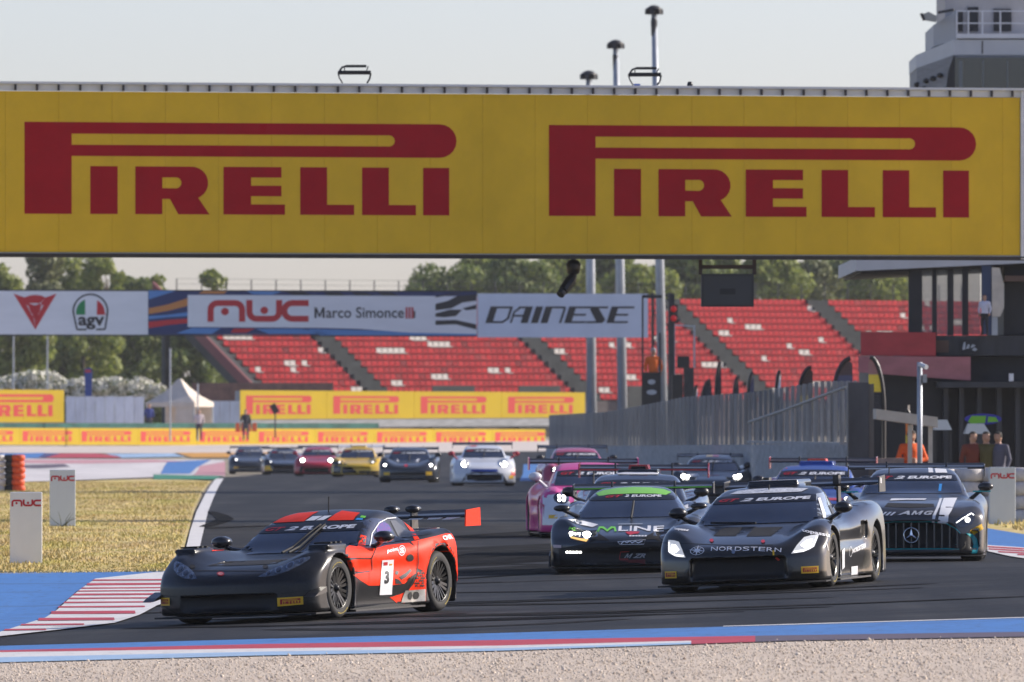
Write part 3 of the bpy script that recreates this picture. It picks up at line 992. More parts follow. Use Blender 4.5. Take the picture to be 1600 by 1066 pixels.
    blk(762, 773, y0, y1); blk(773, 797, y0, y0 + 3); blk(773, 790, y1 - 3, y1); blk(793, 797, y0 + 2, y1 - 6); st([(788, y1 - 1.5), (795, y1 - 7)], 3)
    blk(800, 803, y0 + 8, y1); st([(801.5, y0 + 9), (809, y0 + 1.5)], 3); blk(806, 828, y0, y0 + 3); blk(803, 818, y0 + 13, y0 + 16); blk(817, 828, y0 + 2, y1)
    blk(833, 844, y0, y1)
    blk(848, 859, y0, y1); blk(859, 879, y0, y0 + 3); blk(877, 880.5, y0 + 2, y1)
    for xx in (885, 951): 
        blk(xx, xx + 11, y0, y1); blk(xx + 11, xx + 36, y0, y0 + 3); blk(xx + 11, xx + 30, y0 + 11.5, y0 + 14.5); blk(xx + 11, xx + 33, y1 - 3, y1)
    ch.append([sl(920, y0), sl(946, y0), sl(946, y0 + 3), sl(932, y0 + 3), sl(948, y1 - 5), sl(944, y1), sl(919, y1), sl(919, y1 - 3), sl(934, y1 - 3), sl(919, y0 + 5)])
    polys('wordmark', ch, M_blackp, .065)
    # legs
    for uu in (ud + .25, ua - 1.0):
        leg = MB()
        for a in (0, .7):
            leg.box(uu + a - .05, uu + a + .05, .1, .2, -1, z1, Mx)
        for k in range(14):
            za = -.8 + k * .6
            leg.bar(Mx @ Vector((uu + (k % 2) * .7, .15, za)), Mx @ Vector((uu + (1 - k % 2) * .7, .15, za + .6)), .05)
        leg.build('lattice_leg', M_dark, g)
    return g
gantry()

# ---- lamp poles
def lamp_pole(px0, py0, px1, py1, d, label, rad=.15):
    a, b = P(px0, py0, d), P(px1, py1, d)
    zb = min(a.z, gz(a.x, d))
    base = a + (a - b) * ((a.z - zb) / (b.z - a.z))
    o = empty('lamp_pole', base, 0, label, 'lamp pole', 'tall lamp poles by the pit wall')
    top = b - base
    k = d / F
    MB().tube([(0, 0, -.5), top * .55, top], [rad * 1.12, rad, rad * .62], 14).build('pole', M_steel, o, True)
    MB().tube([top - Vector((0, 0, 36 * k)), top + Vector((0, 0, -14 * k)), top + Vector((0, 0, 7 * k))], [.11, .13, .05], 10).build('pole_head', M_dark, o)
    MB().lathe([(.02, 12 * k), (6 * k, 11 * k), (13.5 * k, 6 * k), (13 * k, 4 * k), (6 * k, 7 * k), (.12, 7 * k)], 16, M=Matrix.Translation(top)).build('crown_ring', M_dark, o, True)
    for i in range(6):
        q = 6.28 * i / 6 + .3
        c = top + Vector((math.cos(q) * 10 * k, math.sin(q) * 10 * k, 4 * k))
        MB().box(-.10, .10, -.08, .08, -.16, .02, Matrix.Translation(c) @ Matrix.Rotation(q, 4, 'Z')).build('floodlight', M_dark, o)
    return o
lamp_pole(925, 690, 920, 122, 472, 'shortest of the three lamp poles, rising left of the slanted wordmark end', .19)
lamp_pole(973, 640, 962, 74, 480, 'middle one of the three tall lamp poles above the footbridge', .19)
lamp_pole(1036, 640, 1022, 20, 440, 'tallest of the three lamp poles, beside the traffic light', .17)

# ---- far walls with yellow banners
def banner_wall(name, l, x0, x1, yb0, yt0, yb1, yt1, pitch, first, lw, label, cat='wall', lh=(.2, .8), base=True):
    """wall along Line l from px x0 to x1; yb/yt bottom and top rows at either end"""
    w = empty(name, l.a, 0, label, cat)
    Mx = Matrix.Translation(-l.a) @ l.M()
    ua, ub = l.u(x0), l.u(x1)
    zz = lambda u, q0, q1: np.interp(u, [ua, ub], [l.z(x0, q0), l.z(x1, q1)])
    MB().prism([(ua, zz(ua, yb0, yb1) - (.5 if base else 0)), (ub, zz(ub, yb0, yb1) - (.5 if base else 0)), (ub, zz(ub, yt0, yt1) - .03), (ua, zz(ua, yt0, yt1) - .03)], .03, .45, 'xz', Mx).build('wall_core', M_concrete, w)
    us = [l.u(first + k * pitch) for k in range(-3, 30)]
    us = [ua] + [u for u in us if ua + .2 < u < ub - .2] + [ub]
    for a, c in zip(us, us[1:]):
        MB().prism([(a + .01, zz(a, yb0, yb1)), (c - .01, zz(c, yb0, yb1)), (c - .01, zz(c, yt0, yt1)), (a + .01, zz(a, yt0, yt1))], -.01, .028, 'xz', Mx).build('banner_panel', M_yellow2, w)
    for k in range(-2, 30):
        s0, s1 = l.u(first + k * pitch + lw[0]), l.u(first + k * pitch + lw[1])
        if s1 < ua - .5 or s1 > ub: continue
        b0, b1 = zz(s0, yb0, yb1), zz(s0, yt0, yt1)
        v = fit(LOGO[0], (s0, b0 + (b1 - b0) * lh[0], s1, b0 + (b1 - b0) * lh[1]))
        link('wordmark', pymesh('wordmark', [l.at(max(a, ua), c, .016) - l.a for a, c in v], LOGO[1]), M_red2, w)
    return w
def slanted(px, d, ang):
    a = (X(px, d), d)
    return Line(a, (a[0] + math.cos(R(ang)) * 10, a[1] + math.sin(R(ang)) * 10))
LW = slanted(-80, 646, 47)
lw_ = banner_wall('tyre_wall', LW, -80, 852, 695, 668.5, 697, 671, 92.3, -61.3, (4, 82), 'long low yellow banner wall behind the far gravel', lh=(.2, .82))
UW = slanted(375, 690, 42)
banner_wall('banner_wall', UW, 375, 914, 655.5, 610, 652.5, 613.5, 136.5, 374, (10, 113), 'tall yellow banner wall in front of the grandstand', lh=(.18, .82))
UL = slanted(-90, 662, 42)
banner_wall('banner_wall', UL, -90, 100, 660, 608.5, 660, 609.5, 136, -100, (67, 184), 'tall yellow banner wall at the left edge below the oleanders', lh=(.18, .86))
# green rail and grey kerb wall behind the low banner wall
o = MB().prism([(0, .0), (36, .0), (36, .32), (0, .32)], .6, .75, 'xz', Matrix.Translation((0, 0, 0)) @ LW.M()).build('green_barrier', mat('green_netting', (.03, .13, .10), .8, noise=(1, .4)), None)
o.location.z = LW.z(300, 670)
tag(o, 'dark green netting strip on top of the low yellow wall', 'netting')
o = MB().prism([(0, 0), (26, 0), (26, .62), (0, .62)], .3, .5, 'xz', UW.M()).build('concrete_wall', M_concrete)
o.location.z = UW.z(600, 668)
tag(o, 'low grey concrete wall under the tall yellow banner wall', 'wall')
# white screen wall in shade, left
o = empty('screen_wall', P(103, 660, 676), 0, 'pale blue-grey screen wall between the yellow banner and the tent', 'wall')
k = 676 / F
for i in range(8):
    MB().box(i * 15.3 * k, (i + 1) * 15.3 * k - .02, 0, .08, -.6, (40.5 - .4 * (i % 2)) * k).build('screen_panel', mat('screen_white', (.66, .70, .78), .7, noise=((2, 2, .6), .15, 6)), o)
o = empty('screen_wall', P(328, 660, 690), 0, 'pale screen wall right of the tent', 'wall')
for i in range(3):
    MB().box(i * 16 * k, (i + 1) * 16 * k - .02, 0, .08, -.6, 34 * k).build('screen_panel', MATS['screen_white'], o)
# tent
def tent():
    d = 668; k = d / F
    o = empty('tent', P(281, 663, d), R(-20), 'cream pyramid-roofed event tent behind the far wall', 'tent')
    cl = mat('tent_canvas', (.66, .58, .49), .8, noise=(2, .1, 4))
    h0, h1, w = 34 * k, 71 * k, 41 * k
    v = []
    n = 6
    rings = [(w, h0 - 7 * k), (w, h0), (w * .62, h0 + (h1 - h0) * .28), (w * .28, h0 + (h1 - h0) * .66), (w * .05, h1)]
    for r, h in rings: v += [(-r, -r, h), (r, -r, h), (r, r, h), (-r, r, h)]
    f = [(i * 4 + j, i * 4 + (j + 1) % 4, i * 4 + 4 + (j + 1) % 4, i * 4 + 4 + j) for i in range(4) for j in range(4)] + [(16, 17, 18, 19)]
    link('roof', pymesh('tent_roof', v, f), cl, o)
    for a in (-1, 1):
        for c in (-1, 1):
            MB().tube([(a * w * .96, c * w * .96, -.6), (a * w * .96, c * w * .96, h0)], .05).build('leg', M_steel, o)
    MB().box(-w * .95, w * .95, w * .9, w * .92, -.6, h0).build('back_curtain', cl, o)
    MB().box(w * .2, w * .95, -w * .92, -w * .90, -.6, h0).build('side_curtain', cl, o)
tent()
# slim blue banner and thin poles left
o = empty('feather_banner', P(138, 625, 690), 0, 'slim blue and red feather banner among the oleanders', 'banner')
k = 690 / F
MB().prism([(-5 * k, 0), (5 * k, 0), (6 * k, 45 * k), (3 * k, 51 * k), (-6 * k, 48 * k)], -.03, .03).build('cloth', mat('blue_cloth', (.03, .07, .30), .7), o)
MB().prism([(-5 * k, 43 * k), (4 * k, 43 * k), (4 * k, 47 * k), (-5 * k, 47 * k)], -.04, .04).build('red_top', M_redp, o)
MB().tube([(5 * k, 0.04, -2.5), (5 * k, .04, 46 * k)], .05).build('pole', M_dark, o)
for px, yt, lb in ((21, 520, 'thin grey pole at the far left above the oleanders'), (74, 520, 'thin grey pole right of the leftmost one above the oleanders'), (266, 545, 'thin grey pole rising in front of the tent'), (309, 600, 'short thin pole right of the tent peak')):
    b = P(px, 662, 655 if px > 200 else 700)
    o = empty('fence_pole', b, 0, lb, 'pole', 'thin poles by the far wall')
    hh = (662 - yt) / F * b.y
    MB().tube([(0, 0, -1), (0, 0, hh)], .045, 8).build('shaft', M_steel, o)
    MB().lathe([(.07, hh), (.07, hh + .08), (.01, hh + .1)], 8).build('cap', M_dark, o)

# ---- grandstand
def grandstand():
    al = R(36)
    t = Vector((math.cos(al), math.sin(al), 0))
    bk = Vector((-math.sin(al), math.cos(al), 0))
    O = P(437, 626, 742)
    g = empty('grandstand', (O.x, O.y, gz(O.x, O.y)), 0, 'large open grandstand with rows of red seats beyond the straight', 'grandstand')
    rise, run, rows = .435, .74, 16
    z0 = O.z - gz(O.x, O.y)
    Lg = 78.0
    aisles = [(7.8, 9.4), (24.7, 26.3), (39.6, 41.2), (52.2, 54.0)]
    M3 = Matrix(((t.x, bk.x, 0, 0), (t.y, bk.y, 0, 0), (0, 0, 1, 0), (0, 0, 0, 1)))
    tread = mat('grey_terrace', (.12, .10, .10), .85, noise=(.8, .25, 5))
    red = island_mat('red_seat', [(0, (.36, .008, .014)), (.5, (.46, .010, .018)), (.9, (.52, .020, .026)), (.94, (.20, .008, .014)), (1, (.52, .05, .05))], .8)
    white = mat('pale_seat', (.62, .56, .50), .6)  # pale seats scattered in clumps among the red ones
    seat_v = []; seat_f = []
    def seat_mesh():
        m = MB()
        prof = [(.0, .0), (.40, .0), (.44, .36), (.40, .37), (.36, .06), (.0, .05)]
        m.prism([(p, q) for p, q in prof], -.20, .20, 'yz')
        return m
    sm = seat_mesh()
    me_r = sm.build('seat', red, g); 
    base_me = me_r.data
    bpy.data.objects.remove(me_r)
    me_w = base_me.copy(); me_w.materials.clear(); me_w.materials.append(white)
    rest = {0: MB(), 1: MB()}
    cand = []
    for j in range(rows):
        MB().box(-.6, Lg, j * run, (j + 1) * run + .05, z0 + j * rise - .5 - (2.6 if j == 0 else 0), z0 + j * rise, M3).build('terrace_step', tread, g)
        n = int(Lg / .47)
        for i in range(n):
            s = .25 + i * .47
            if any(a - .2 < s < b + .2 for a, b in aisles): continue
            loc = M3 @ Vector((s, j * run + .18, z0 + j * rise + .1))
            cl = math.sin(s * .9 + j * 2.1) + math.sin(s * .37 - j * 1.3)
            wt = 1 if (cl > 1.25 and random.random() < .5 and j < 15) or random.random() < .008 else 0
            W3 = g.location + loc
            px = 800 + W3.x / W3.y * F
            cand.append((0 if 1058 < px < 1335 and j > 7 else 1, -j, s, loc, wt))
    cand.sort(key=lambda c: c[0])
    Rz = Matrix.Rotation(al, 4, 'Z')
    for q, (a, b, s, loc, wt) in enumerate(cand):
        if q < 300:
            o = link('seat', me_w if wt else base_me, None, g)
            o.matrix_local = Matrix.Translation(loc) @ Rz
        else:
            rest[wt].add([Matrix.Translation(loc) @ Rz @ Vector(p) for p in sm.v], sm.f)
    for wt, m in ((0, red), (1, white)):
        o = rest[wt].build('seats', m, g)
        o['kind'] = 'stuff'
    # dark ramp at the left end, back rail on top
    for nm, a, b, zz in (('end_wall', -1.6, -.6, .15), ('end_wall', Lg, Lg + .5, .6)):
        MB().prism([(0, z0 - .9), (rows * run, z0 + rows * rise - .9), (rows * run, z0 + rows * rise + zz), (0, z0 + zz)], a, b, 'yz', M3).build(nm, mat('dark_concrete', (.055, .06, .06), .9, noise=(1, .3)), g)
    MB().prism([(0, z0 + .1), (rows * run, z0 + rows * rise + .1), (rows * run, z0 + rows * rise + .9), (0, z0 + .9)], -2.0, -1.8, 'yz', M3).build('side_rail_panel', mat('dull_red_panel', (.22, .07, .07), .7), g)
    zt = z0 + rows * rise
    rl = MB()
    for z in (.35, .75, 1.1):
        rl.box(0, Lg, rows * run + .1, rows * run + .13, zt + z, zt + z + .02, M3)
    rl.build('back_rail', M_dark, g)
    for i in range(0, int(Lg / 2)):
        MB().box(i * 2, i * 2 + .05, rows * run + .08, rows * run + .15, zt - .3, zt + 1.12, M3).build('rail_post', M_dark, g)
    MB().box(-.6, Lg, rows * run + .05, rows * run + .3, zt - 1.0, zt + .02, M3).build('back_wall', tread, g)
    for a, b in aisles:
        st = MB()
        for j in range(rows * 2):
            st.box(a, b, j * run / 2 + .02, (j + 1) * run / 2, z0 + j * rise / 2 - .4, z0 + j * rise / 2 + .012 + (rise / 2 if j % 2 else .0), M3)
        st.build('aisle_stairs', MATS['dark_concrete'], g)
    for s in (-1.2, 12, 25.6, 42.6, 59.6, 73.5):
        for y_ in (1.0, rows * run - .4):
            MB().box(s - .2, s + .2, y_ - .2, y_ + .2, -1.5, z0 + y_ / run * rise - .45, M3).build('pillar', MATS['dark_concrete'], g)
    # fence panels low in front
    for s in (12, 19, 28, 45):
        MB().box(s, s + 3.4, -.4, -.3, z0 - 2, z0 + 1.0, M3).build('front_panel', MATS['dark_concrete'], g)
grandstand()
# catch fence in front of the oleanders: dark wall below the stand at left
o = MB().box(0, 9, 0, .3, -.5, 1.7).build('garden_wall', mat('brick_dull', (.20, .11, .09), .9, noise=(1.4, .4, 5)))
o.location = P(300, 640, 725)
tag(o, 'dull brick garden wall behind the tent', 'wall')
# ================================================================== PIT SIDE, MARSHALS, BOARDS, BARRIERS
def box_thing(name, label, cat, loc, parts, rz=0, group=None):
    o = empty(name, loc, rz, label, cat, group)
    for nm, b, m in parts:
        MB().box(*b).build(nm, m, o)
    return o
M_fence = mat('weathered_fence', (.34, .33, .315), .8, noise=((8, 8, .6), .3, 6))
M_rail = mat('rail_grey', (.36, .355, .34), .6, noise=(4, .15))
def alpha_mat(name, col, a, sc=(3, 3, .3)):
    m, n, b, tc = node_mat(name)
    n.links.new(mixc(n, nz(n, tc.outputs['Object'], sc, 5), tuple(c * .7 for c in col), col), b.inputs['Base Color'])
    b.inputs['Roughness'].default_value = .8
    b.inputs['Alpha'].default_value = a
    return m
M_mesh = alpha_mat('wire_mesh', (.32, .31, .295), .58, (1.5, .5, .2))
# ---- pit wall with its catch fence
PW = Line((X(853, 430), 430), (X(1328, 246), 246))
def pit_wall():
    w = empty('pit_wall', PW.a, 0, 'grey concrete pit wall with wire catch fence and posts', 'wall')
    Mx = Matrix.Translation(-PW.a) @ PW.M()
    L = PW.len
    def pxu(u):
        q = PW.at(u, 0)
        return 800 + q.x / q.y * F, q.y
    def zw(u):
        px, dd = pxu(u)
        return Zp(np.interp(px, [853, 1328], [698, 693]), dd)
    def zf(u):
        px, dd = pxu(u)
        return Zp(np.interp(px, [853, 940, 1000, 1060, 1141, 1197, 1272, 1328], [650, 645, 634, 622, 617, 610, 598, 597]), dd)
    n = 26
    for i in range(n):
        a, b = L * i / n, L * (i + 1) / n - .03
        MB().prism([(a, -.6), (b, -.6), (b, zw(b)), (a, zw(a))], 0, .35, 'xz', Mx).build('concrete_block', M_concrete, w)
    us = np.arange(0, L, 2.35)
    for u in us:
        MB().box(u - .04, u + .04, .12, .20, zw(u), zf(u) + .03, Mx).build('fence_post', M_fence, w)
    v = []; f = []
    for k, u in enumerate(np.linspace(0, L, 60)):
        v += [Mx @ Vector((u, .21, zw(u) - .02)), Mx @ Vector((u, .21, zf(u) + .02))]
    f = [(2 * i, 2 * i + 2, 2 * i + 3, 2 * i + 1) for i in range(59)]
    link('wire_netting', pymesh('wire_netting', v, f), M_mesh, w)
    return w
pit_wall()
RLN = Line((X(1172, 262), 262), (X(1322, 240), 240))
o = empty('railing', RLN.a, 0, 'pale steel railing climbing beside the pit wall fence', 'railing')
Mx = Matrix.Translation(-RLN.a) @ RLN.M()
us = [RLN.u(1172 + k * 11.2) for k in range(14)]
zt = lambda px: np.interp(px, [1170, 1220, 1322], [661, 644, 606])
for k, u in enumerate(us):
    px = 1172 + k * 11.2
    d = RLN.d(u)
    MB().box(u - .025, u + .025, -.025, .025, Zp(690, d), Zp(zt(px), d), Mx).build('baluster', M_rail, o)
MB().tube([Mx @ Vector((RLN.u(px), 0, Zp(zt(px) - 1, RLN.d(RLN.u(px))))) for px in (1170, 1195, 1220, 1270, 1322)], .035, 8).build('hand_rail', M_rail, o)
MB().box(us[0], us[-1], -.08, .08, Zp(694, 250), Zp(690, 250), Mx).build('base_rail', M_concrete, o)
# dark pillar at the end
d = 241
box_thing('pillar', 'dark grey square pillar at the end of the pit wall', 'pillar', (X(1345, d), d, 0), [
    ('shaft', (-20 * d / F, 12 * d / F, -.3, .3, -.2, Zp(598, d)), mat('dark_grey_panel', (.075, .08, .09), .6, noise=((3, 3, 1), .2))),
    ('painted_lit_edge', (12.3 * d / F, 20 * d / F, -.25, .25, -.2, Zp(600, d)), mat('sunlit_grey', (.14, .135, .125), .7, noise=((3, 3, 1), .2)))])  # lighter grey paints the sunlit side of the same pillar
# shelter with its posts and the camera pole
d = 238; k = d / F
o = empty('shelter', (X(1415, d), d, 0), 0, 'small cream slab-roofed shelter over the orange marshal', 'shelter')
cr = mat('cream_slab', (.62, .55, .46), .7, noise=(3, .12))
MB().prism([(-48 * k, Zp(655, d)), (48 * k, Zp(668, d)), (48 * k, Zp(652, d)), (-48 * k, Zp(639, d))], -.8, 1.2).build('roof_slab', cr, o)
for px in (1420, 1452):
    MB().box((px - 1415) * k - .045, (px - 1415) * k + .045, -.7, -.61, 0, Zp(664, d)).build('post', cr, o)
MB().box((1420 - 1415) * k - .02, (1420 - 1415) * k + .02, -.1, .1, Zp(641, d), Zp(633, d)).build('roof_stub', cr, o)
MB().box(-46 * k, -4 * k, -.6, .4, 0, Zp(716, d)).build('low_wall', mat('pinkish_wall', (.34, .26, .23), .8, noise=(6, .2)), o)
d = 236; k = d / F
o = empty('camera_pole', (X(1437, d), d, 0), 0, 'grey pole carrying a white surveillance camera by the shelter', 'pole')
MB().tube([(0, 0, -.1), (0, 0, Zp(566, d))], .055, 10).build('shaft', M_steel, o, True)
MB().tube([(.0, -.05, Zp(570, d)), (10 * k, -.25, Zp(574, d))], .05, 10).build('camera', M_white, o)
MB().box(5 * k, 11 * k, -.1, .1, Zp(598, d), Zp(585, d)).build('junction_box', M_steel, o)

# ---- pit building: terrace, columns, banners, garages
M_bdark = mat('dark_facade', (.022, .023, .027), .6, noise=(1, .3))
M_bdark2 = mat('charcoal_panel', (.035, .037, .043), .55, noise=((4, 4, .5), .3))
d0 = 274.0; k = d0 / F
pb = empty('pit_building', (X(1500, d0), d0, 0), 0, 'dark pit building with columned terrace and red banner boards', 'building')
x_ = lambda px: (px - 1500) * k
z_ = lambda py: Zp(py, d0)
fa = mat('white_fascia', (.55, .55, .56), .6, noise=(2, .06))
rf = MB().prism([(x_(1336), z_(424)), (x_(1527), z_(415)), (x_(1760), z_(404)), (x_(1760), z_(385)), (x_(1336), z_(403))], -.4, 14, 'xz').build('roof', fa, pb)
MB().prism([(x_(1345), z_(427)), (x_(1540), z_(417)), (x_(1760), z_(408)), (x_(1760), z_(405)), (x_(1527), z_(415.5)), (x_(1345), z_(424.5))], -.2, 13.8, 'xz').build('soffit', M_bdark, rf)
for a, b in ((1420, 1441), (1457, 1464), (1481, 1490), (1504, 1513)):
    MB().box(x_(a), x_(b), 0, .35, z_(524), z_(418)).build('column', M_bdark, pb)
gm = alpha_mat('terrace_glass', (.30, .34, .38), .42, (14, 14, 3))
for a, b in ((1441, 1457), (1464, 1481), (1490, 1504), (1513, 1532)):
    MB().box(x_(a), x_(b), .12, .15, z_(523), z_(420)).build('glass_pane', gm, pb)
MB().box(x_(1420), x_(1760), -.15, 12, z_(556), z_(524.5)).build('terrace_slab', M_bdark2, pb)
MB().box(x_(1533), x_(1548.5), -.3, -.1, z_(523), z_(404)).build('blue_panel', mat('blue_panel', (.035, .055, .12), .5), pb)
MB().prism([(x_(1549), z_(495)), (x_(1562), z_(495)), (x_(1568), z_(481)), (x_(1568), z_(445)), (x_(1561), z_(419)), (x_(1549), z_(418))], -.35, -.15, 'xz').build('slanted_column', cr, pb)
MB().box(x_(1549), x_(1558), -.3, -.2, z_(524), z_(495.5)).build('column_foot', M_steel, pb)
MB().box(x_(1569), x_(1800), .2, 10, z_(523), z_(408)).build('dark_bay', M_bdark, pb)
MB().box(x_(1569), x_(1760), -.5, .15, z_(440), z_(431)).build('brown_beam', mat('brown_beam', (.12, .07, .05), .7), pb)
sg = MB().box(x_(1500), x_(1527), -.20, -.152, z_(552), z_(531)).build('sign_board', M_bdark, pb)
for q_ in (((1503, 547), (1505, 536), (1508, 534), (1508, 546)), ((1509, 545), (1512, 538), (1515, 539), (1513, 545)), ((1515, 544), (1519, 538), (1524, 540), (1520, 543)), ((1518, 547), (1522, 543), (1527, 546), (1523, 549))):
    link('sign_mark', pymesh('sign_mark', [(x_(a), -.205, z_(b)) for a, b in q_], [(0, 1, 2, 3)]), M_steel, sg)
MB().box(x_(1462), x_(1482), -.2, -.152, z_(551), z_(532)).build('brown_sign', MATS['brown_beam'], pb)
# hanging red boards
rb = mat('red_board', (.46, .05, .055), .65, noise=((1, 1, 2), .2))
rb2 = mat('bleached_red_board', (.42, .16, .17), .7, noise=((1, 1, 2), .2))
MB().prism([(x_(1344), z_(556)), (x_(1461), z_(557)), (x_(1461), z_(520)), (x_(1344), z_(519))], -.5, -.42, 'xz').build('red_banner', rb, pb)
MB().prism([(x_(1340), z_(582)), (x_(1515), z_(595)), (x_(1515), z_(558)), (x_(1340), z_(557))], -.62, -.54, 'xz').build('bleached_banner', rb2, pb)
# garage level
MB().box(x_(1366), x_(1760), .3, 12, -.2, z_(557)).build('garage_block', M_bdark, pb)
for i, px in enumerate((1478, 1502, 1530, 1561, 1590)):
    MB().box(x_(px) - .06, x_(px) + .06, -.1, .29, -.2, z_(597)).build('garage_post', M_bdark2, pb)
MB().box(x_(1463), x_(1760), -.8, .29, z_(606), z_(597)).build('garage_lintel', M_bdark2, pb)
MB().box(x_(1574), x_(1581), -.95, -.82, z_(596), z_(584)).build('wall_lamp', M_white, pb)
# lit neon sign and canopies in front of the garages
d = 262; k2 = d / F
o = empty('oval_sign', P(1536, 655, d), 0, 'oval green sign with blue outline in the dark garage', 'sign')
el = [(29 * k2 * math.cos(R(a)), 8.5 * k2 * math.sin(R(a))) for a in range(0, 360, 15)]
MB().prism(el, -.02, .06).build('blue_rim', mat('blue_sign', (.03, .03, .35), .5), o)
MB().prism([(-24 * k2, -4 * k2), (-18 * k2, 5 * k2), (5 * k2, 5 * k2), (3 * k2, -6 * k2), (-18 * k2, -7 * k2)], -.04, -.021).build('green_field', mat('green_sign', (.16, .45, .03), .5), o)
MB().prism([(7 * k2, -5 * k2), (8 * k2, 4 * k2), (20 * k2, 3 * k2), (24 * k2, -4 * k2)], -.04, -.021).build('green_field', MATS['green_sign'], o)
MB().box(-.03, .03, .07, .12, -3.0, 0).build('post', M_dark, o)
for px0, px1, y0, y1, lb in ((1458, 1486, 672, 656, 'pale small canopy left of the oval green sign'), (1506, 1546, 678, 662, 'pale small canopy under the oval green sign')):
    d = 258; k2 = d / F
    o = empty('canopy', (X((px0 + px1) / 2, d), d, 0), 0, lb, 'canopy', 'pale canopies in the pit lane')
    w = (px1 - px0) / 2 * k2
    zb, zt2 = Zp(y0, d), Zp(y1, d)
    MB().add([(-w, -.6, zb), (w, -.6, zb), (w, .6, zb), (-w, .6, zb), (-w * .7, -.1, zt2), (w * .55, -.1, zt2), (w * .55, .2, zt2), (-w * .7, .2, zt2)], [(0, 1, 5, 4), (1, 2, 6, 5), (2, 3, 7, 6), (3, 0, 4, 7), (4, 5, 6, 7), (3, 2, 1, 0)]).build('roof', mat('grey_canvas', (.20, .23, .26), .7), o)
    for sx in (-1, 1):
        MB().box(sx * w * .9 - .03, sx * w * .9 + .03, -.5, -.44, 0, zb).build('leg', M_dark, o)

# ---- control tower
d0 = 318.0; k = d0 / F
tw = empty('control_tower', (X(1530, d0), d0, 0), 0, 'grey control tower with balcony rails above the right end of the footbridge', 'tower')
x_ = lambda px: (px - 1530) * k
z_ = lambda py: Zp(py, d0)
tg = mat('tower_cladding', (.20, .21, .23), .6, noise=((2, 2, 30), .2, 2))
tl = mat('tower_fascia', (.52, .54, .57), .5, noise=(2, .05))
def wedge(name, px0, px1, px2, y0l, y0r, y1l, y1r, m, dep=2.2, parent=None):
    """left flank receding from px1 to px0, front from px1 to px2"""
    v = []
    for py_l, py_r in ((y0l, y0r), (y1l, y1r)):
        v += [(x_(px0), dep, z_(py_l)), (x_(px1), 0, z_(py_r)), (x_(px2), 0, z_(py_r)), (x_(px2), 8, z_(py_r)), (x_(px0), 8, z_(py_l))]
    f = [(0, 1, 6, 5), (1, 2, 7, 6), (2, 3, 8, 7), (3, 4, 9, 8), (4, 0, 5, 9), (4, 3, 2, 1, 0), (5, 6, 7, 8, 9)]
    return link(name, pymesh(name, v, f), m, parent or tw)
wedge('shaft', 1440, 1495, 1680, 420, 420, 128, 128, tg, 2.0)
wedge('glazed_storey', 1437, 1488, 1700, 142, 142, 103.2, 86.5, tg)
MB().box(x_(1492), x_(1700), -.06, -.02, z_(140), z_(90)).build('window_band', mat('tower_glass', (.018, .022, .028), .1, coat=1), tw)
for px in (1498, 1535, 1573):
    MB().box(x_(px), x_(px + (6 if px == 1498 else 2)), -.10, -.065, z_(140), z_(95)).build('mullion', mat('grey_mullion', (.16, .18, .19), .5), tw)
MB().prism([(x_(1478), z_(141)), (x_(1482), z_(110)), (x_(1490), z_(88)), (x_(1493), z_(88)), (x_(1493), z_(141))], -.05, -.01).build('painted_corner_shade', M_bdark, tw)  # dark sheet painting the shade at the tower's corner
wedge('fascia', 1436, 1490, 1700, 103, 86, 82, 62, tl, 2.3)
MB().box(x_(1534), x_(1536), -.012, -.003, z_(84), z_(64)).build('fascia_joint', M_bracket, tw)
wedge('balcony_side', 1462, 1493, 1496, 70, 62, 36, 17, mat('balcony_sheet', (.34, .36, .40), .5), 1.6)
MB().box(x_(1494), x_(1700), -.05, 1.5, z_(60), z_(53)).build('balcony_slab', M_white, tw)
for px in (1494, 1512, 1534, 1562):
    MB().box(x_(px), x_(px + 2.4), -.05, .0, z_(53), z_(17)).build('rail_post', M_white, tw)
for py in (17, 36):
    MB().box(x_(1494), x_(1700), -.045, -.005, z_(py + 1.3), z_(py - .6)).build('balcony_rail', M_white, tw)
MB().box(x_(1480), x_(1700), 1.5, 8, z_(62), z_(-60)).build('upper_room', mat('upper_wall', (.48, .45, .43), .7, noise=(1, .15)), tw)
for a, b, y0, y1 in ((1556, 1584, 46, 11), (1515, 1532, 46, 8), (1497, 1508, 46, 14)):
    MB().box(x_(a), x_(b), 1.44, 1.495, z_(y0), z_(y1)).build('window', M_bdark, tw)
MB().bar((x_(1468), .8, z_(18)), (x_(1492), .6, z_(14)), .07).build('lamp_arm', M_dark, tw)
MB().prism([(x_(1441), z_(22)), (x_(1446), z_(30)), (x_(1464), z_(33)), (x_(1466), z_(24)), (x_(1452), z_(17))], .6, .9).build('floodlight', mat('pale_lamp', (.40, .40, .36), .4), tw)
MB().prism([(x_(1439), z_(20)), (x_(1444), z_(31)), (x_(1447), z_(30)), (x_(1443), z_(19))], .55, .95).build('lamp_visor', M_black, tw)
for px, py in ((1437, 129), (1450, 124), (1460, 121), (1470, 117), (1447, 136)):
    MB().lathe([(.001, -.08), (.09, -.04), (.09, .04), (.001, .08)], 10, 'z', Matrix.Translation((x_(px), 2.1 - (px - 1437) * .045, z_(py)))).build('loudspeaker', M_black, tw, True)

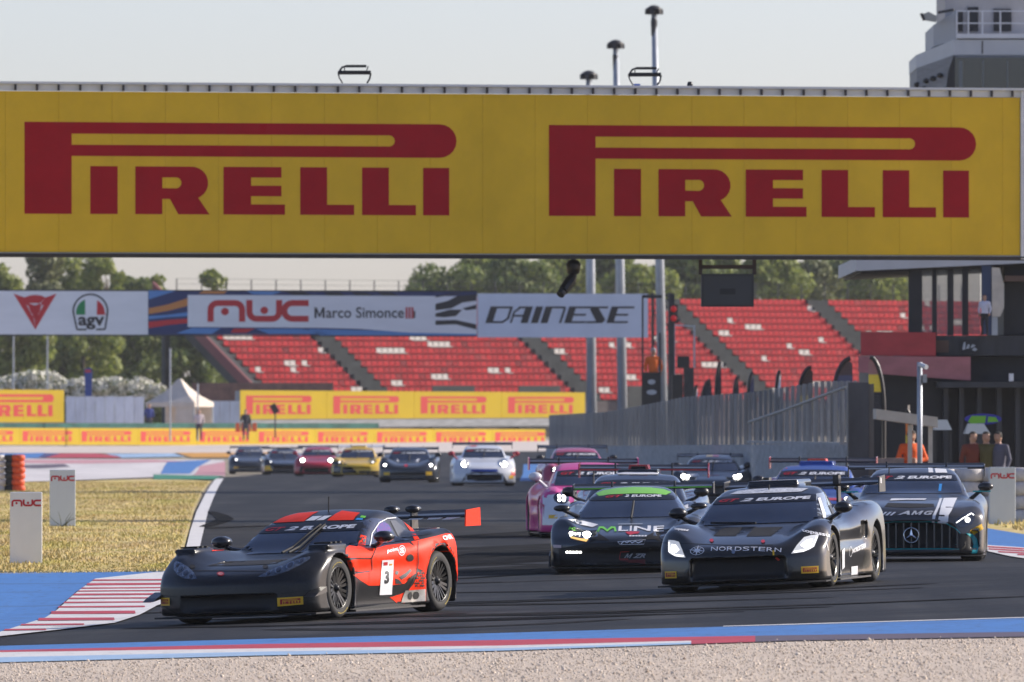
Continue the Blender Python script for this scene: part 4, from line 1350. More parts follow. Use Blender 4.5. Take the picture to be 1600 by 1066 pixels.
# ---- people (one continuous body each)
def capsule(x, y, z, a, b, ra, rb):
    a, b = np.array(a, float), np.array(b, float)
    ab = b - a
    t = np.clip(((x - a[0]) * ab[0] + (y - a[1]) * ab[1] + (z - a[2]) * ab[2]) / (ab @ ab), 0, 1)
    return np.sqrt((x - a[0] - ab[0] * t)**2 + (y - a[1] - ab[1] * t)**2 + (z - a[2] - ab[2] * t)**2) - (ra + (rb - ra) * t)
def person(label, loc, rz, top, legs, hair, group=None, pose='stand', h=1.76, res=.035, skin=(.45, .26, .18)):
    s = h / 1.76
    hip, sh = .92, 1.42
    arms = {'stand': [((-.20, 0, sh), (-.27, .02, 1.14), (-.24, -.08, .88)), ((.20, 0, sh), (.27, .02, 1.14), (.24, -.08, .88))],
            'fold': [((-.20, 0, sh), (-.30, -.05, 1.16), (.02, -.24, 1.14)), ((.20, 0, sh), (.30, -.05, 1.16), (-.02, -.24, 1.08))],
            'raise': [((-.20, 0, sh), (-.36, -.08, 1.25), (-.30, -.22, 1.50)), ((.20, 0, sh), (.28, .0, 1.14), (.16, -.22, 1.02))]}[pose]
    def fn(x, y, z):
        x, y, z = x / s, y / s, z / s
        f = capsule(x, y, z, (0, 0, hip), (0, 0, 1.30), .155, .175)
        f = smin(f, capsule(x, y, z, (-.13, 0, 1.40), (.13, 0, 1.40), .085, .085), .08)
        f = smin(f, capsule(x, y, z, (0, 0, 1.42), (0, -.01, 1.58), .06, .055), .04)
        f = smin(f, capsule(x, y, z, (0, -.015, 1.62), (0, -.01, 1.68), .088, .095), .02)
        f = smin(f, capsule(x, y, z, (0, -.10, 1.63), (0, -.115, 1.61), .014, .018), .02)     # nose
        for a in arms:
            f = smin(f, capsule(x, y, z, a[0], a[1], .062, .05), .04)
            f = smin(f, capsule(x, y, z, a[1], a[2], .05, .036), .03)
            f = smin(f, capsule(x, y, z, a[2], (a[2][0] * .96, a[2][1] - .05, a[2][2] - .07), .042, .03), .02)
        for sx in (-1, 1):
            f = smin(f, capsule(x, y, z, (sx * .09, 0, .90), (sx * .11, -.03, .50), .095, .065), .05)
            f = smin(f, capsule(x, y, z, (sx * .11, -.03, .50), (sx * .12, .02, .09), .062, .045), .02)
            f = smin(f, capsule(x, y, z, (sx * .12, .02, .05), (sx * .13, -.15, .045), .048, .04), .02)
        return f * s
    V, Q, N = surface(fn, (-.55 * s, -.45 * s, -.05), (.55 * s, .35 * s, 1.86 * s), res, 1)
    me = surf_mesh('person', V, Q, N)
    mats = [mat('cloth_%s' % '_'.join('%d' % (c * 100) for c in c_), c_, .8, noise=(8, .12)) for c_ in (top, legs, hair)] + [mat('skin', skin, .55)]
    mats.append(mat('shoe', (.03, .03, .03), .6))
    for m in mats: me.materials.append(m)
    cen = V[Q].mean(1) / s
    z = cen[:, 2]
    mi = np.where(z > 1.64, 2, np.where(z > 1.49, 3, np.where(z > .93, 0, np.where(z > .10, 1, 4))))
    mi = np.where((z > 1.64) & (z < 1.70) & (cen[:, 1] < -.05), 3, mi)
    hands = [a[2] for a in arms]
    for hd in hands:
        mi = np.where(np.linalg.norm(cen - np.array(hd), axis=1) < .085, 3, mi)
    me.polygons.foreach_set('material_index', mi.astype(np.int32))
    o = link('person', me)
    o.location = loc; o.rotation_euler = (0, 0, rz)
    return tag(o, label, 'person', group)
d = 239.3
person('marshal in bright orange overalls standing under the cream shelter', (X(1424, d), d, .0), R(10), (.85, .13, .02), (.80, .12, .02), (.04, .03, .03), pose='fold')
person('person in white shirt and dark trousers standing on the pit terrace', (X(1540, 272.5), 273.0, Zp(524.5, 274)), R(-25), (.62, .62, .72), (.03, .03, .035), (.10, .05, .03), h=1.0 * 62 * 274 / F / .98 * 1.0 + .0, pose='stand')
for i, (px, col, lb) in enumerate(((1520, (.16, .03, .015), 'person in dull orange top behind the right barrier'), (1541, (.09, .075, .02), 'person in olive top behind the right barrier'), (1560, (.09, .09, .13), 'person in grey-violet top behind the right barrier'))):
    person(lb, (X(px, 250), 250, 0), R(20 - 25 * i), col, (.03, .03, .04), (.03, .025, .02), h=1.72, res=.045)
o = box_thing('green_bin', 'low green and yellow-green bin behind the right barrier', 'bin', (X(1477, 247), 247, 0), [('tub', (-.16, .16, -.2, .2, 0, .62), mat('lime_plastic', (.16, .45, .05), .5)), ('lid', (-.18, .18, -.22, .22, .622, .72), mat('lime_plastic_lid', (.20, .50, .08), .5))])
# marshal post in front of the stand
d = 380; k = d / F
mp_ = empty('marshal_post', (X(1018, d), d, 0), 0, 'black marshal post with white marks beside the traffic light', 'marshal post')
MB().box(-13 * k, 12 * k, -.3, .3, 0, Zp(582, d)).build('booth', M_black, mp_)
for px in (-14, 13):
    MB().box(px * k - .03, px * k + .03, -.25, -.19, 0, Zp(462 if px < 0 else 520, d)).build('frame_post', M_dark, mp_)
MB().box(-14 * k, 16 * k, -.25, -.15, Zp(466, d), Zp(461, d)).build('frame_top', M_dark, mp_)
for q in range(2):
    link('booth_mark', pymesh('booth_mark', [(a * k * (6 + 2 * q), -.31, Zp(597 + q * 16, d) + b * k * 4) for a, b in arc(0, 0, 1, 0, 330, 11)], [tuple(range(12))]), M_steel, mp_)
person('marshal in orange vest at the black marshal post', (X(1021, d), d, Zp(582, d) - .95), R(0), (.85, .16, .02), (.10, .05, .04), (.35, .33, .35), res=.05)
o = empty('equipment_cabinet', (X(1068, d), d, 0), 0, 'black stacked equipment cabinets right of the traffic light', 'cabinet')
MB().box(-18 * k, -1 * k, -.3, .3, 0, Zp(586, d)).build('cabinet', M_black, o)
MB().box(0, 16 * k, -.3, .3, 0, Zp(575, d)).build('cabinet', M_dark, o)
MB().box(-10 * k, 9 * k, -.2, .2, Zp(575, d) + .002, Zp(557, d)).build('monitor', M_black, o)
MB().box(-14 * k, -13 * k, .1, .16, 0, Zp(506, d)).bar((-14 * k, .13, Zp(508, d)), (18 * k, .13, Zp(510, d)), .05).bar((17 * k, .13, Zp(575, d)), (17 * k, .13, Zp(508, d)), .06).build('gate_frame', M_steel, o)
d = 436; k = d / F
o = empty('traffic_light', (X(1051, d), d, 0), 0, 'start signal on a dark post with two red lamps', 'traffic light')
MB().box(-5 * k, 3 * k, -.1, .1, 0, Zp(458, d)).build('post', M_dark, o)
for py in (483, 497.5):
    MB().box(-6 * k, 8 * k, -.22, -.11, Zp(py + 7, d), Zp(py - 7, d)).build('lamp_box', M_black, o)
    MB().lathe([(.001, .03), (5 * k, 0), (5 * k, -.05)], 14, 'z', Matrix.Translation((1.5 * k, -.23, Zp(py, d))) @ Matrix.Rotation(R(90), 4, 'X')).build('red_lens', mat('dark_red_lens', (.22, .01, .015), .3, emit=(1, .02, .02, .15)), o, True)
# feather flags behind the fence
def feather(px, yt, yb, w, d, cols, label, lean=1, tipw=1.0):
    k = d / F
    o = empty('feather_flag', (X(px, d), d, 0), 0, label, 'flag', 'feather flags behind the pit wall')
    zt, zb = Zp(yt, d), Zp(yb, d)
    h = zt - zb
    pole = [(0, 0, 0), (0, 0, zb)] + [(lean * w * k * .9 * (1 - math.cos(t * 1.57)) * tipw, 0, zb + h * math.sin(t * 1.57)) for t in np.linspace(.1, 1, 8)]
    MB().tube(pole, .05, 6).build('pole', M_black, o)
    n = len(cols)
    for i, c in enumerate(cols):
        v = []; f = []
        for q in range(7):
            t = (i + q / 6) / n
            z = zb + h * t
            s0 = math.asin(min(1, t)) / 1.57
            x0 = lean * w * k * .9 * (1 - math.cos(s0 * 1.57)) * tipw
            x1 = lean * w * k * (1.0 if t < .9 else 1.0 - (t - .9) * 3)
            wv = .05 * math.sin(t * 9)
            v += [(x0, -.012, z), (x1, -.012 + wv, z), (x0, .012, z), (x1, .012 + wv, z)]
        for q in range(6):
            b = q * 4
            f += [(b, b + 1, b + 5, b + 4), (b + 3, b + 2, b + 6, b + 7), (b + 1, b + 3, b + 7, b + 5), (b + 2, b, b + 4, b + 6)]
        f += [(0, 2, 3, 1), (24, 25, 27, 26)]
        link('cloth_panel', pymesh('cloth_panel', v, f), c, o)
    return o
c_br = mat('brown_cloth', (.10, .065, .06), .8); c_bl = mat('slate_blue_cloth', (.10, .10, .16), .8); c_ye = mat('yellow_cloth', (.80, .60, .06), .7); c_or = mat('orange_cloth', (.75, .22, .04), .7); c_wh = mat('white_cloth', (.75, .75, .76), .7); c_dk = mat('dark_cloth', (.03, .032, .04), .7)
c_pk = mat('rose_cloth', (.40, .20, .18), .8)
feather(1246, 574, 640, 24, 290, [c_ye, c_br, c_br], 'brown feather flag with yellow stripe above the railing')
feather(1300, 560, 640, 32, 272, [c_bl, c_bl, c_br], 'slate blue horned feather flag left of the dark pillar')
feather(1381, 558, 640, 24, 252, [c_dk, c_ye, c_pk], 'feather flag with yellow foot right of the dark pillar', lean=-1)
feather(1212, 580, 640, 8, 300, [c_dk, c_wh, c_wh], 'narrow white feather flag')
feather(1168, 582, 640, 10, 330, [c_bl, c_bl], 'small slate blue feather flag left of the white one')
feather(1146, 590, 640, 8, 345, [c_dk, c_dk], 'small dark feather flag in the middle behind the pit wall')
feather(1118, 566, 640, 9, 350, [c_dk, c_dk], 'taller dark feather flag right of the cabinets')
feather(1094, 594, 650, 18, 365, [c_dk, c_dk], 'short wide black feather flag next to the cabinets')
feather(1084, 602, 650, 6, 360, [c_wh, c_wh], 'short white feather flag beside the cabinets')
feather(1424, 640, 700, 9, 246, [c_ye, c_or, c_ye], 'yellow and orange feather flag in the dark behind the shelter', lean=-1)
# people and clutter near the far wall
for px, d, col, lb in ((311, 648, (.6, .5, .5), 'tiny pale figure behind the low yellow wall right of the tent'), (384, 648, (.03, .03, .04), 'tiny dark figure at the left end of the tall yellow wall'), (233, 664, (.04, .06, .25), 'tiny figure in blue inside the tent')):
    person(lb, (X(px, d), d, Zp(672 if px != 233 else 662, d) - .6), 0, col, (.05, .05, .07), (.05, .04, .03), res=.07)
o = empty('tv_camera', P(430, 668, 648), 0, 'black television camera on a stand before the tall yellow wall', 'camera')
MB().tube([(0, 0, -.6), (0, 0, .9)], .04).build('stand', M_dark, o)
MB().box(-.35, .2, -.15, .15, -.18, .18, Matrix.Translation((0, 0, 1.0)) @ Matrix.Rotation(R(60), 4, 'Y')).build('camera_body', M_black, o)
for px0, px1, lb in ((45, 118, 'orange plastic barrier on the low wall by the left banner'), (367, 402, 'orange plastic barrier left of the television camera')):
    d = 655; k = d / F
    o = empty('plastic_barrier', P((px0 + px1) / 2, 669, d), 0, lb, 'barrier')
    w = (px1 - px0) / 2 * k
    for i in range(4):
        MB().prism([(-w + i * w / 2 + .02, -.2), (-w + (i + 1) * w / 2 - .02, -.2), (-w + (i + 1) * w / 2 - .06, 8 * k), (-w + i * w / 2 + .06, 8 * k)], -.15, .15).build('barrier_block', mat('orange_plastic', (.75, .12, .03), .5), o)

# ---- white marker boards with the circuit's wordmark
def marker(px0, px1, yt, yb, label, tint=(.62, .60, .58), rz=4):
    x, d = G((px0 + px1) / 2, yb)
    k = d / F
    w = (px1 - px0) / 2 * k
    h = (yb - yt) * k
    z0 = gz(x, d)
    o = empty('marker_board', (x, d, z0), R(rz), label, 'board', 'white circuit marker boards')
    m = mat('board_%d' % px0, tint, .6, noise=((2, 2, .7), .06))  # blue-grey tints put shade into the colour of white boards
    bd = MB().box(-w, w, 0, .16, -.02, h).build('board', m, o)
    bv = bd.modifiers.new('round', 'BEVEL'); bv.width = .012; bv.segments = 2
    v = fit(MWC[0], (-w * .92, h * .80, w * .92, h * .895))
    link('wordmark', pymesh('wordmark', [(a, -.005, b) for a, b in v], MWC[1]), M_redp, o)
    for sx in (-1, 1):
        MB().box(sx * w * .7 - .04, sx * w * .7 + .04, .02, .14, -.12, -.021).build('foot', M_steel, o)
marker(16, 66, 769, 881, 'near white marker board on the infield grass at the left edge', (.86, .83, .79))
marker(78, 118, 734, 823, 'shade-tinted white marker board farther back on the infield grass', (.62, .66, .70))
marker(1546, 1587, 730, 820, 'shade-tinted white marker board in front of the right barrier', (.58, .63, .66))
# ---- stacked tyre barriers
def tyre_ring(R0, w, m, name='tyre'):
    return MB().lathe([(R0 * .55, -w * .42), (R0 * .8, -w * .5), (R0, -w * .3), (R0 * 1.02, 0), (R0, w * .3), (R0 * .8, w * .5), (R0 * .55, w * .42)], 18, 'z', close=True)
def tyre_stack(name, label, base, rows, cols, R0, w, mats, group):
    """one barrier: columns of tyres, each tyre a part"""
    o = empty(name, base, 0, label, 'barrier', group)
    proto = {}
    for c in range(len(cols)):
        cx, cy = cols[c]
        for r in range(rows):
            m = mats(c, r)
            if m.name not in proto:
                t = tyre_ring(R0, w, m).build('tyre', m, o, True)
                proto[m.name] = t.data
            else:
                t = link('tyre', proto[m.name], None, o)
            t.location = (cx + random.uniform(-.02, .02), cy, w * (r + .5) + .0)
    return o
mwt = mat('white_painted_tyre', (.68, .64, .60), .7, noise=(6, .15))
mbt = mat('black_tyre', (.035, .034, .035), .8); mot = mat('orange_painted_tyre', (.70, .09, .02), .6, noise=(6, .2))
x, d = G(20, 768)
tyre_stack('tyre_barrier', 'tyre barrier of white, black and orange tyres at the left edge', (x, d, gz(x, d)), 6, [(-.40 - .38 * i, .15 * i) for i in range(4)][::-1] + [(-.04, .05), (.16, -.05)], .19, .172, lambda c, r: mwt if c < 4 else (mbt if c == 4 else mot), 'tyre barriers')
x, d = X(1600, 219), 219
tyre_stack('tyre_barrier', 'barrier of stacked white tyres behind the right marker board', (x, d, gz(x, d) - .02), 4, [(-1.6 + .52 * i, .04 * i) for i in range(8)], .29, .27, lambda c, r: mat('grey_white_tyre', (.56, .53, .52), .7, noise=(5, .2)), 'tyre barriers')
# ================================================================== RACING CARS
def car_field(p):
    T = {k: table(p[k]) for k in ('W', 'hood', 'fend', 'nose', 'roof', 'gw')}
    yA, yB, L = p['yA'], p['yB'], p['L']
    xin, xcr = p.get('xin', .42), p.get('xcr', .80)
    ub, ue = p['roof'][0][0], p['roof'][-1][0]
    def fn(x, y, z):
        ax = np.abs(x)
        Wm = T['W'](y)
        mid = sst((y - yA - .32) / .25) * sst((yB - .38 - y) / .25)
        Wz = Wm - p.get('under', .07) * sst((.50 - z) / .35) * mid - .30 * np.maximum(0, z - .55)**2 - p.get('waist', .05) * np.exp(-((z - .52) / .10)**2) * mid
        hc, fc = T['hood'](y), T['fend'](y)
        s = sst((ax - xin) / (xcr - xin))
        out = np.clip((ax - xcr) / np.maximum(Wm - xcr, .05), 0, 1.5)
        base = hc + (fc - hc) * s - p.get('crown', .05) * ax**2 * (1 - s) - p.get('drop', .05) * out**2
        body = smax(ax - Wz, z - base, p.get('r_edge', .14))
        fr = T['nose'](z) + p['bow'] * (ax / .95)**p.get('bowp', 2.4) - y
        body = smax(body, fr, .07)
        body = smax(body, y - (L - .10 * (ax / .95)**2 - .25 * np.maximum(0, .45 - z)), .08)
        body = smax(body, p.get('zb', .10) - z, .03)
        gwz = T['gw'](y) - p.get('tumble', .42) * (z - p.get('belt', .82))
        gh = smax(z - (T['roof'](y) - p.get('rcrown', .10) * ax**2), ax - gwz, .09)
        gh = np.maximum(gh, np.maximum(ub - y, y - ue))
        gh = np.maximum(gh, .5 - z)
        f = smin(body, gh, .035)
        for c in p.get('adds', []):
            f = smin(f, rbox(ax, y, z, c[0], c[1], c[2]), c[3] if len(c) > 3 else .02)
        for yy, rw in ((yA, p.get('rwf', .375)), (yB, p.get('rwr', .385))):
            r = np.sqrt((y - yy)**2 + (z - .33)**2) - rw
            f = smax(f, -np.maximum(r, (Wm - .36) - ax), .02)
        for c in p.get('cuts', []):
            f = smax(f, -rbox(ax, y, z, c[0], c[1], c[2]), .012)
        return f
    fn.T = T
    return fn

# --- body shapes: y runs from the nose back, heights above the track
GT = dict(L=4.12, yA=.93, yB=3.55, W=[(0, .80), (.25, .93), (.93, .985), (1.6, .945), (2.4, .93), (3.0, .95), (3.55, .995), (4.2, .97), (4.6, .9)],
    xin=.30, xcr=.78, hood=[(0, .47), (.2, .55), (.4, .605), (.6, .635), (1.0, .665), (1.5, .69), (1.8, .71), (3.2, .78), (3.8, .86), (4.5, .88)],
    fend=[(0, .47), (.25, .60), (.55, .725), (.93, .80), (1.4, .79), (2.0, .76), (2.8, .79), (3.55, .90), (4.1, .91), (4.5, .90)],
    nose=[(.05, .06), (.2, .0), (.40, .01), (.52, .07), (.72, .3), (1.3, .6)], bow=.34,
    roof=[(1.45, .64), (1.75, .72), (2.1, .91), (2.4, 1.05), (2.65, 1.125), (2.95, 1.165), (3.2, 1.15), (3.55, 1.06), (3.85, .95), (4.08, .90)],
    gw=[(1.4, .70), (2.0, .745), (2.6, .74), (3.2, .71), (3.8, .62), (4.08, .58)], belt=.74,
    cuts=[((0, .80, .67), (.40, .09, .04), .02), ((0, .02, .22), (.58, .10, .085), .03)],
    adds=[((.80, .96, .792), (.12, .24, .02), .02, .06)])
MID = dict(L=4.67, yA=1.0, yB=3.70, W=[(0, .85), (.2, .95), (1.0, 1.0), (1.7, .955), (2.3, .94), (3.0, .97), (3.7, 1.01), (4.7, .93)],
    hood=[(0, .46), (.2, .53), (.6, .62), (1.0, .68), (1.35, .73), (3.0, .84), (3.6, .91), (4.7, .92)],
    fend=[(0, .46), (.2, .57), (.5, .69), (1.0, .79), (1.5, .77), (2.2, .77), (3.0, .86), (3.7, .95), (4.3, .96), (4.7, .94)],
    nose=[(.05, .05), (.2, .0), (.36, .01), (.46, .05), (.62, .22), (1.3, .7)], bow=.36,
    roof=[(1.0, .64), (1.3, .73), (1.7, .94), (2.1, 1.11), (2.45, 1.18), (2.75, 1.18), (3.2, 1.10), (3.8, .98), (4.4, .92)],
    gw=[(1.0, .66), (1.5, .75), (2.2, .75), (2.8, .68), (3.6, .55), (4.4, .45)], belt=.78,
    cuts=[((0, .02, .265), (.56, .16, .125), .05), ((.21, .82, .72), (.14, .16, .06), .03), ((1.0, 3.05, .62), (.07, .16, .10), .03)],
    adds=[((0, 2.9, 1.20), (.30, .45, .045), .03, .05)])
BUB = dict(L=4.63, yA=.95, yB=3.75, W=[(0, .87), (.15, .97), (.95, 1.01), (1.6, .93), (2.4, .92), (3.0, .98), (3.75, 1.02), (4.7, .95)],
    hood=[(0, .44), (.2, .50), (.6, .58), (.95, .63), (1.3, .68), (3.0, .78), (4.7, .78)],
    fend=[(0, .44), (.15, .53), (.5, .68), (.95, .745), (1.5, .71), (2.2, .70), (3.0, .80), (3.75, .87), (4.7, .82)],
    nose=[(.05, .05), (.2, .0), (.36, .0), (.44, .04), (.62, .3), (1.3, .8)], bow=.30,
    roof=[(.85, .60), (1.15, .69), (1.6, .89), (2.0, 1.04), (2.4, 1.11), (2.8, 1.11), (3.4, 1.02), (4.2, .86)],
    gw=[(.9, .62), (1.4, .74), (2.0, .74), (2.6, .68), (3.4, .5), (4.2, .35)], belt=.72, tumble=.62, rcrown=.16, xin=.50, xcr=.82,
    cuts=[((.55, .30, .53), (.16, .22, .05), .03), ((0, .02, .22), (.80, .08, .09), .03), ((.84, 2.3, .42), (.14, .45, .16), .06)], adds=[])
BIG = dict(L=4.73, yA=.95, yB=3.60, W=[(0, .92), (.15, .98), (.95, 1.01), (1.7, .95), (2.5, .93), (3.0, .97), (3.6, 1.02), (4.8, .93)],
    hood=[(0, .64), (.15, .71), (.5, .79), (1.0, .85), (1.6, .90), (1.9, .92), (3.4, .92), (4.8, .94)],
    fend=[(0, .60), (.15, .66), (.5, .765), (.95, .83), (1.6, .85), (2.4, .85), (3.6, .94), (4.8, .92)],
    nose=[(.05, .06), (.15, .0), (.45, .02), (.62, .06), (.75, .2), (1.3, .5)], bow=.27, crown=.02,
    roof=[(1.6, .86), (1.95, .94), (2.3, 1.10), (2.7, 1.24), (3.0, 1.285), (3.3, 1.27), (3.8, 1.14), (4.5, .94)],
    gw=[(1.6, .72), (2.2, .76), (2.8, .75), (3.4, .70), (4.5, .55)], belt=.88, tumble=.48,
    cuts=[((0, .02, .36), (.66, .12, .20), .12), ((.86, .16, .30), (.06, .16, .12), .04), ((0, 1.0, .885), (.34, .10, .03), .02)], adds=[])
RR = dict(L=4.6, yA=1.0, yB=3.50, W=[(0, .80), (.2, .93), (1.0, .975), (1.8, .93), (2.5, .94), (3.5, 1.02), (4.2, .98), (4.7, .85)],
    hood=[(0, .48), (.2, .58), (.6, .68), (1.1, .76), (1.5, .81), (3.5, .88), (4.7, .75)],
    fend=[(0, .48), (.2, .62), (.5, .76), (1.0, .86), (1.5, .85), (2.3, .83), (3.5, .93), (4.2, .90), (4.7, .75)], xin=.40, xcr=.70, drop=.12, r_edge=.2,
    nose=[(.05, .06), (.2, .0), (.36, .01), (.48, .06), (.7, .3), (1.3, .6)], bow=.40,
    roof=[(1.3, .76), (1.6, .86), (2.0, 1.06), (2.4, 1.20), (2.75, 1.255), (3.1, 1.235), (3.6, 1.11), (4.3, .88)],
    gw=[(1.3, .68), (2.0, .73), (2.7, .72), (3.4, .66), (4.3, .5)], belt=.84, tumble=.46,
    cuts=[((0, .02, .25), (.55, .14, .10), .05)], adds=[])

# --- materials for cars
M_carbon = mat('black_carbon', (.018, .019, .022), .32, coat=.5, noise=(9, .35, 3), coat_rough=.12)
M_satin = mat('satin_black', (.014, .014, .016), .38, coat=.35, coat_rough=.15)
M_flat = mat('matt_black', (.008, .008, .009), .7)
M_glass = mat('tinted_glass', (.020, .028, .052), .05, spec=.6, coat=.8, noise=(2, .4))  # dark tint, with some sky reflection put into the blue base
M_frit = mat('black_banner_strip', (.010, .010, .012), .3)
M_tyre = mat('tyre_rubber', (.016, .016, .017), .75, noise=(12, .3))
M_rim = mat('black_rim', (.018, .018, .019), .35, .4)
M_rimg = mat('grey_rim', (.09, .088, .085), .3, .8)
M_lens = mat('headlight_lens', (.035, .042, .06), .12, coat=1, noise=(18, .6))
M_lamp = mat('lit_lamp', (.9, .9, .9), .3, emit=(1, .95, .86, 12))
M_lamp2 = mat('dim_lamp', (.9, .9, .9), .25, emit=(1, .97, .92, 2.2))
M_chrome = mat('lamp_chrome', (.5, .52, .55), .12, 1.0)
M_decw = mat('white_decal', (.78, .78, .80), .4)
M_decr = mat('red_decal', (.55, .02, .03), .4)
M_decy = mat('yellow_decal', (.85, .50, .02), .45)
M_decrl = mat('sticker_red', (.42, .012, .015), .45)
M_decg = mat('green_decal', (.18, .62, .05), .4)
M_ylt = mat('tyre_yellow', (.24, .18, .025), .8, noise=(30, .5))
M_grille = mat('grille_mesh', (.006, .006, .007), .6, noise=(60, .5))

class Car:
    n = 0
    def __init__(s, name, shape, px, d, yaw, label, group, res, body_mat, dz=0.0):
        s.p = shape
        x0, th = X(px, d), R(yaw)
        ct, sn = math.cos(th), math.sin(th)
        w = lambda x, y: (x0 + x * ct - y * sn, d + x * sn + y * ct)
        yA, yB = shape['yA'], shape['yB']
        q = [(*w(x, y), 0) for x, y in ((-.8, yA), (.8, yA), (.8, yB), (-.8, yB))]
        q = [Vector((a, b, gz(a, b))) for a, b, _ in q]
        up = ((q[1] + q[2]) - (q[0] + q[3])).cross((q[2] + q[3]) - (q[0] + q[1])).normalized()
        fw = ((q[2] + q[3]) - (q[0] + q[1])).normalized()
        rt = fw.cross(up).normalized()
        fw = up.cross(rt)
        cen = sum(q, Vector()) / 4
        org = cen - fw * (yA + yB) / 2 + Vector((0, 0, dz))
        s.M = Matrix(((rt.x, fw.x, up.x, org.x), (rt.y, fw.y, up.y, org.y), (rt.z, fw.z, up.z, org.z), (0, 0, 0, 1)))
        s.inv = s.M.inverted()
        s.o = empty(name, (0, 0, 0), 0, label, 'race car', group)
        s.o.matrix_world = s.M
        s.fn = car_field(shape)
        key = id(shape), res
        if key not in Car.cache:
            V, Q, N = surface(s.fn, (-1.12, -.06, .04), (1.12, shape['L'] + .1, 1.36), res)
            Car.cache[key] = (V, Q, N, BVHTree.FromPolygons([tuple(v) for v in V], [tuple(int(i) for i in q) for q in Q]))
        V, Q, N, s.bvh = Car.cache[key]
        s.body = link('body', surf_mesh('body', V, Q, N), body_mat, s.o)
        s.res = res
    cache = {}
    # -- projection of flat outlines onto the body
    def _cast(s, org, dr, off):
        h = s.bvh.ray_cast(org, dr)
        if h[0] is None: return None
        n = h[1]
        if n.dot(dr) > 0: n = -n
        return h[0] + n * off
    def front(s, u, v, off): return s._cast(Vector((u, -3, v)), Vector((0, 1, 0)), off)
    def side(s, u, v, off): return s._cast(Vector((3, u, v)), Vector((-1, 0, 0)), off)
    def top(s, u, v, off): return s._cast(Vector((u, v, 3)), Vector((0, 0, -1)), off)
    def pix(s, u, v, off):
        o = s.inv @ Vector((0, 0, HC))
        return s._cast(o, (s.inv @ P(u, -v, 100.0) - o).normalized(), off)
    def patch(s, name, vf, m, how='front', off=.005, step=None, mirror=False, parent=None, both=False, maxjump=.35, minx=None):
        st = step or {'front': .04, 'side': .05, 'top': .05, 'pix': 5.0}[how]
        v, f = grid2d(vf[0], vf[1], st, st)
        fn = getattr(s, how)
        pts = [fn(a, b, off) for a, b in v]
        ff = []
        for q in f:
            if any(pts[i] is None for i in q): continue
            c = [pts[i] for i in q]
            if maxjump and max((c[i] - c[i - 1]).length for i in range(len(c))) > maxjump * (1 if how != 'pix' else 1.6): continue
            ff.append(q)
        if not ff: return None
        used = sorted({i for q in ff for i in q})
        mp = {k: i for i, k in enumerate(used)}
        vv = [pts[k] for k in used]
        ff = [tuple(mp[i] for i in q) for q in ff]
        # keep one connected piece
        adj = {}
        for qi, q in enumerate(ff):
            for i in q: adj.setdefault(i, []).append(qi)
        if how in ('front', 'side', 'pix') and name in ('headlight', 'windscreen', 'side_window', 'screen_border'):
            seen, best = set(), []
            for q0 in range(len(ff)):
                if q0 in seen: continue
                comp, stack = [], [q0]
                seen.add(q0)
                while stack:
                    q = stack.pop(); comp.append(q)
                    for i in ff[q]:
                        for r in adj[i]:
                            if r not in seen: seen.add(r); stack.append(r)
                if len(comp) > len(best): best = comp
            ff = [ff[q] for q in best]
            used = sorted({i for q in ff for i in q})
            mp = {k: i for i, k in enumerate(used)}
            vv = [vv[k] for k in used]
            ff = [tuple(mp[i] for i in q) for q in ff]
        out = None
        if not mirror or both:
            out = s._mk(name, vv, ff, m, parent)
        if mirror or both:
            out = s._mk(name, [Vector((-p.x, p.y, p.z)) for p in vv], [q[::-1] for q in ff], m, parent)
        return out
    def _mk(s, name, vv, ff, m, parent):
        me = pymesh(name, vv, ff, True)
        bm = bmesh.new(); bm.from_mesh(me)
        bm.normal_update()
        bm.faces.ensure_lookup_table()
        # orient outward using the body field
        fc = bm.faces[0]
        c = fc.calc_center_median()
        e = c + fc.normal * .02
        fv = lambda q: float(s.fn(np.array([q.x]), np.array([q.y]), np.array([q.z]))[0])
        if fv(e) < fv(c):
            bmesh.ops.reverse_faces(bm, faces=bm.faces[:])
        bm.to_mesh(me); bm.free()
        return link(name, me, m, parent or s.o)
    def poly(s, name, pts, m, how='front', **k):
        if how == 'pix': pts = [(a, -b) for a, b in pts]
        if poly_area(pts) < 0: pts = pts[::-1]
        return s.patch(name, ([tuple(p) for p in pts], [tuple(range(len(pts)))]), m, how, **k)
    def quad(s, name, vf, corners, m, how='pix', **k):
        """flat art bent into four corners bl, br, tr, tl"""
        c = [(a, -b) for a, b in corners] if how == 'pix' else corners
        v = fit(vf[0], (0, 0, 1, 1))
        w = [tuple((1 - a) * (1 - b) * c[0][i] + a * (1 - b) * c[1][i] + a * b * c[2][i] + (1 - a) * b * c[3][i] for i in (0, 1)) for a, b in v]
        return s.patch(name, (w, vf[1]), m, how, **k)
    def text(s, txt, corners, m, how='pix', name='lettering', bold=.02, shear=0, **k):
        v, f, w = text2d(txt, bold, shear)
        return s.quad(name, (v, f), corners, m, how, **k)
    def sticker(s, corners, how='pix'):
        r = s.quad('tyre_sticker', flat_polys([[(0, 0), (1, 0), (1, 1), (0, 1)]]), corners, M_decy, how, off=.006)
        c = corners
        def L(a, b): return tuple((1 - a) * (1 - b) * c[0][i] + a * (1 - b) * c[1][i] + a * b * c[2][i] + (1 - a) * b * c[3][i] for i in (0, 1))
        if r: s.quad('wordmark', LOGO, [L(.1, .2), L(.9, .2), L(.9, .8), L(.1, .8)], M_decrl, how, off=.010, parent=r)
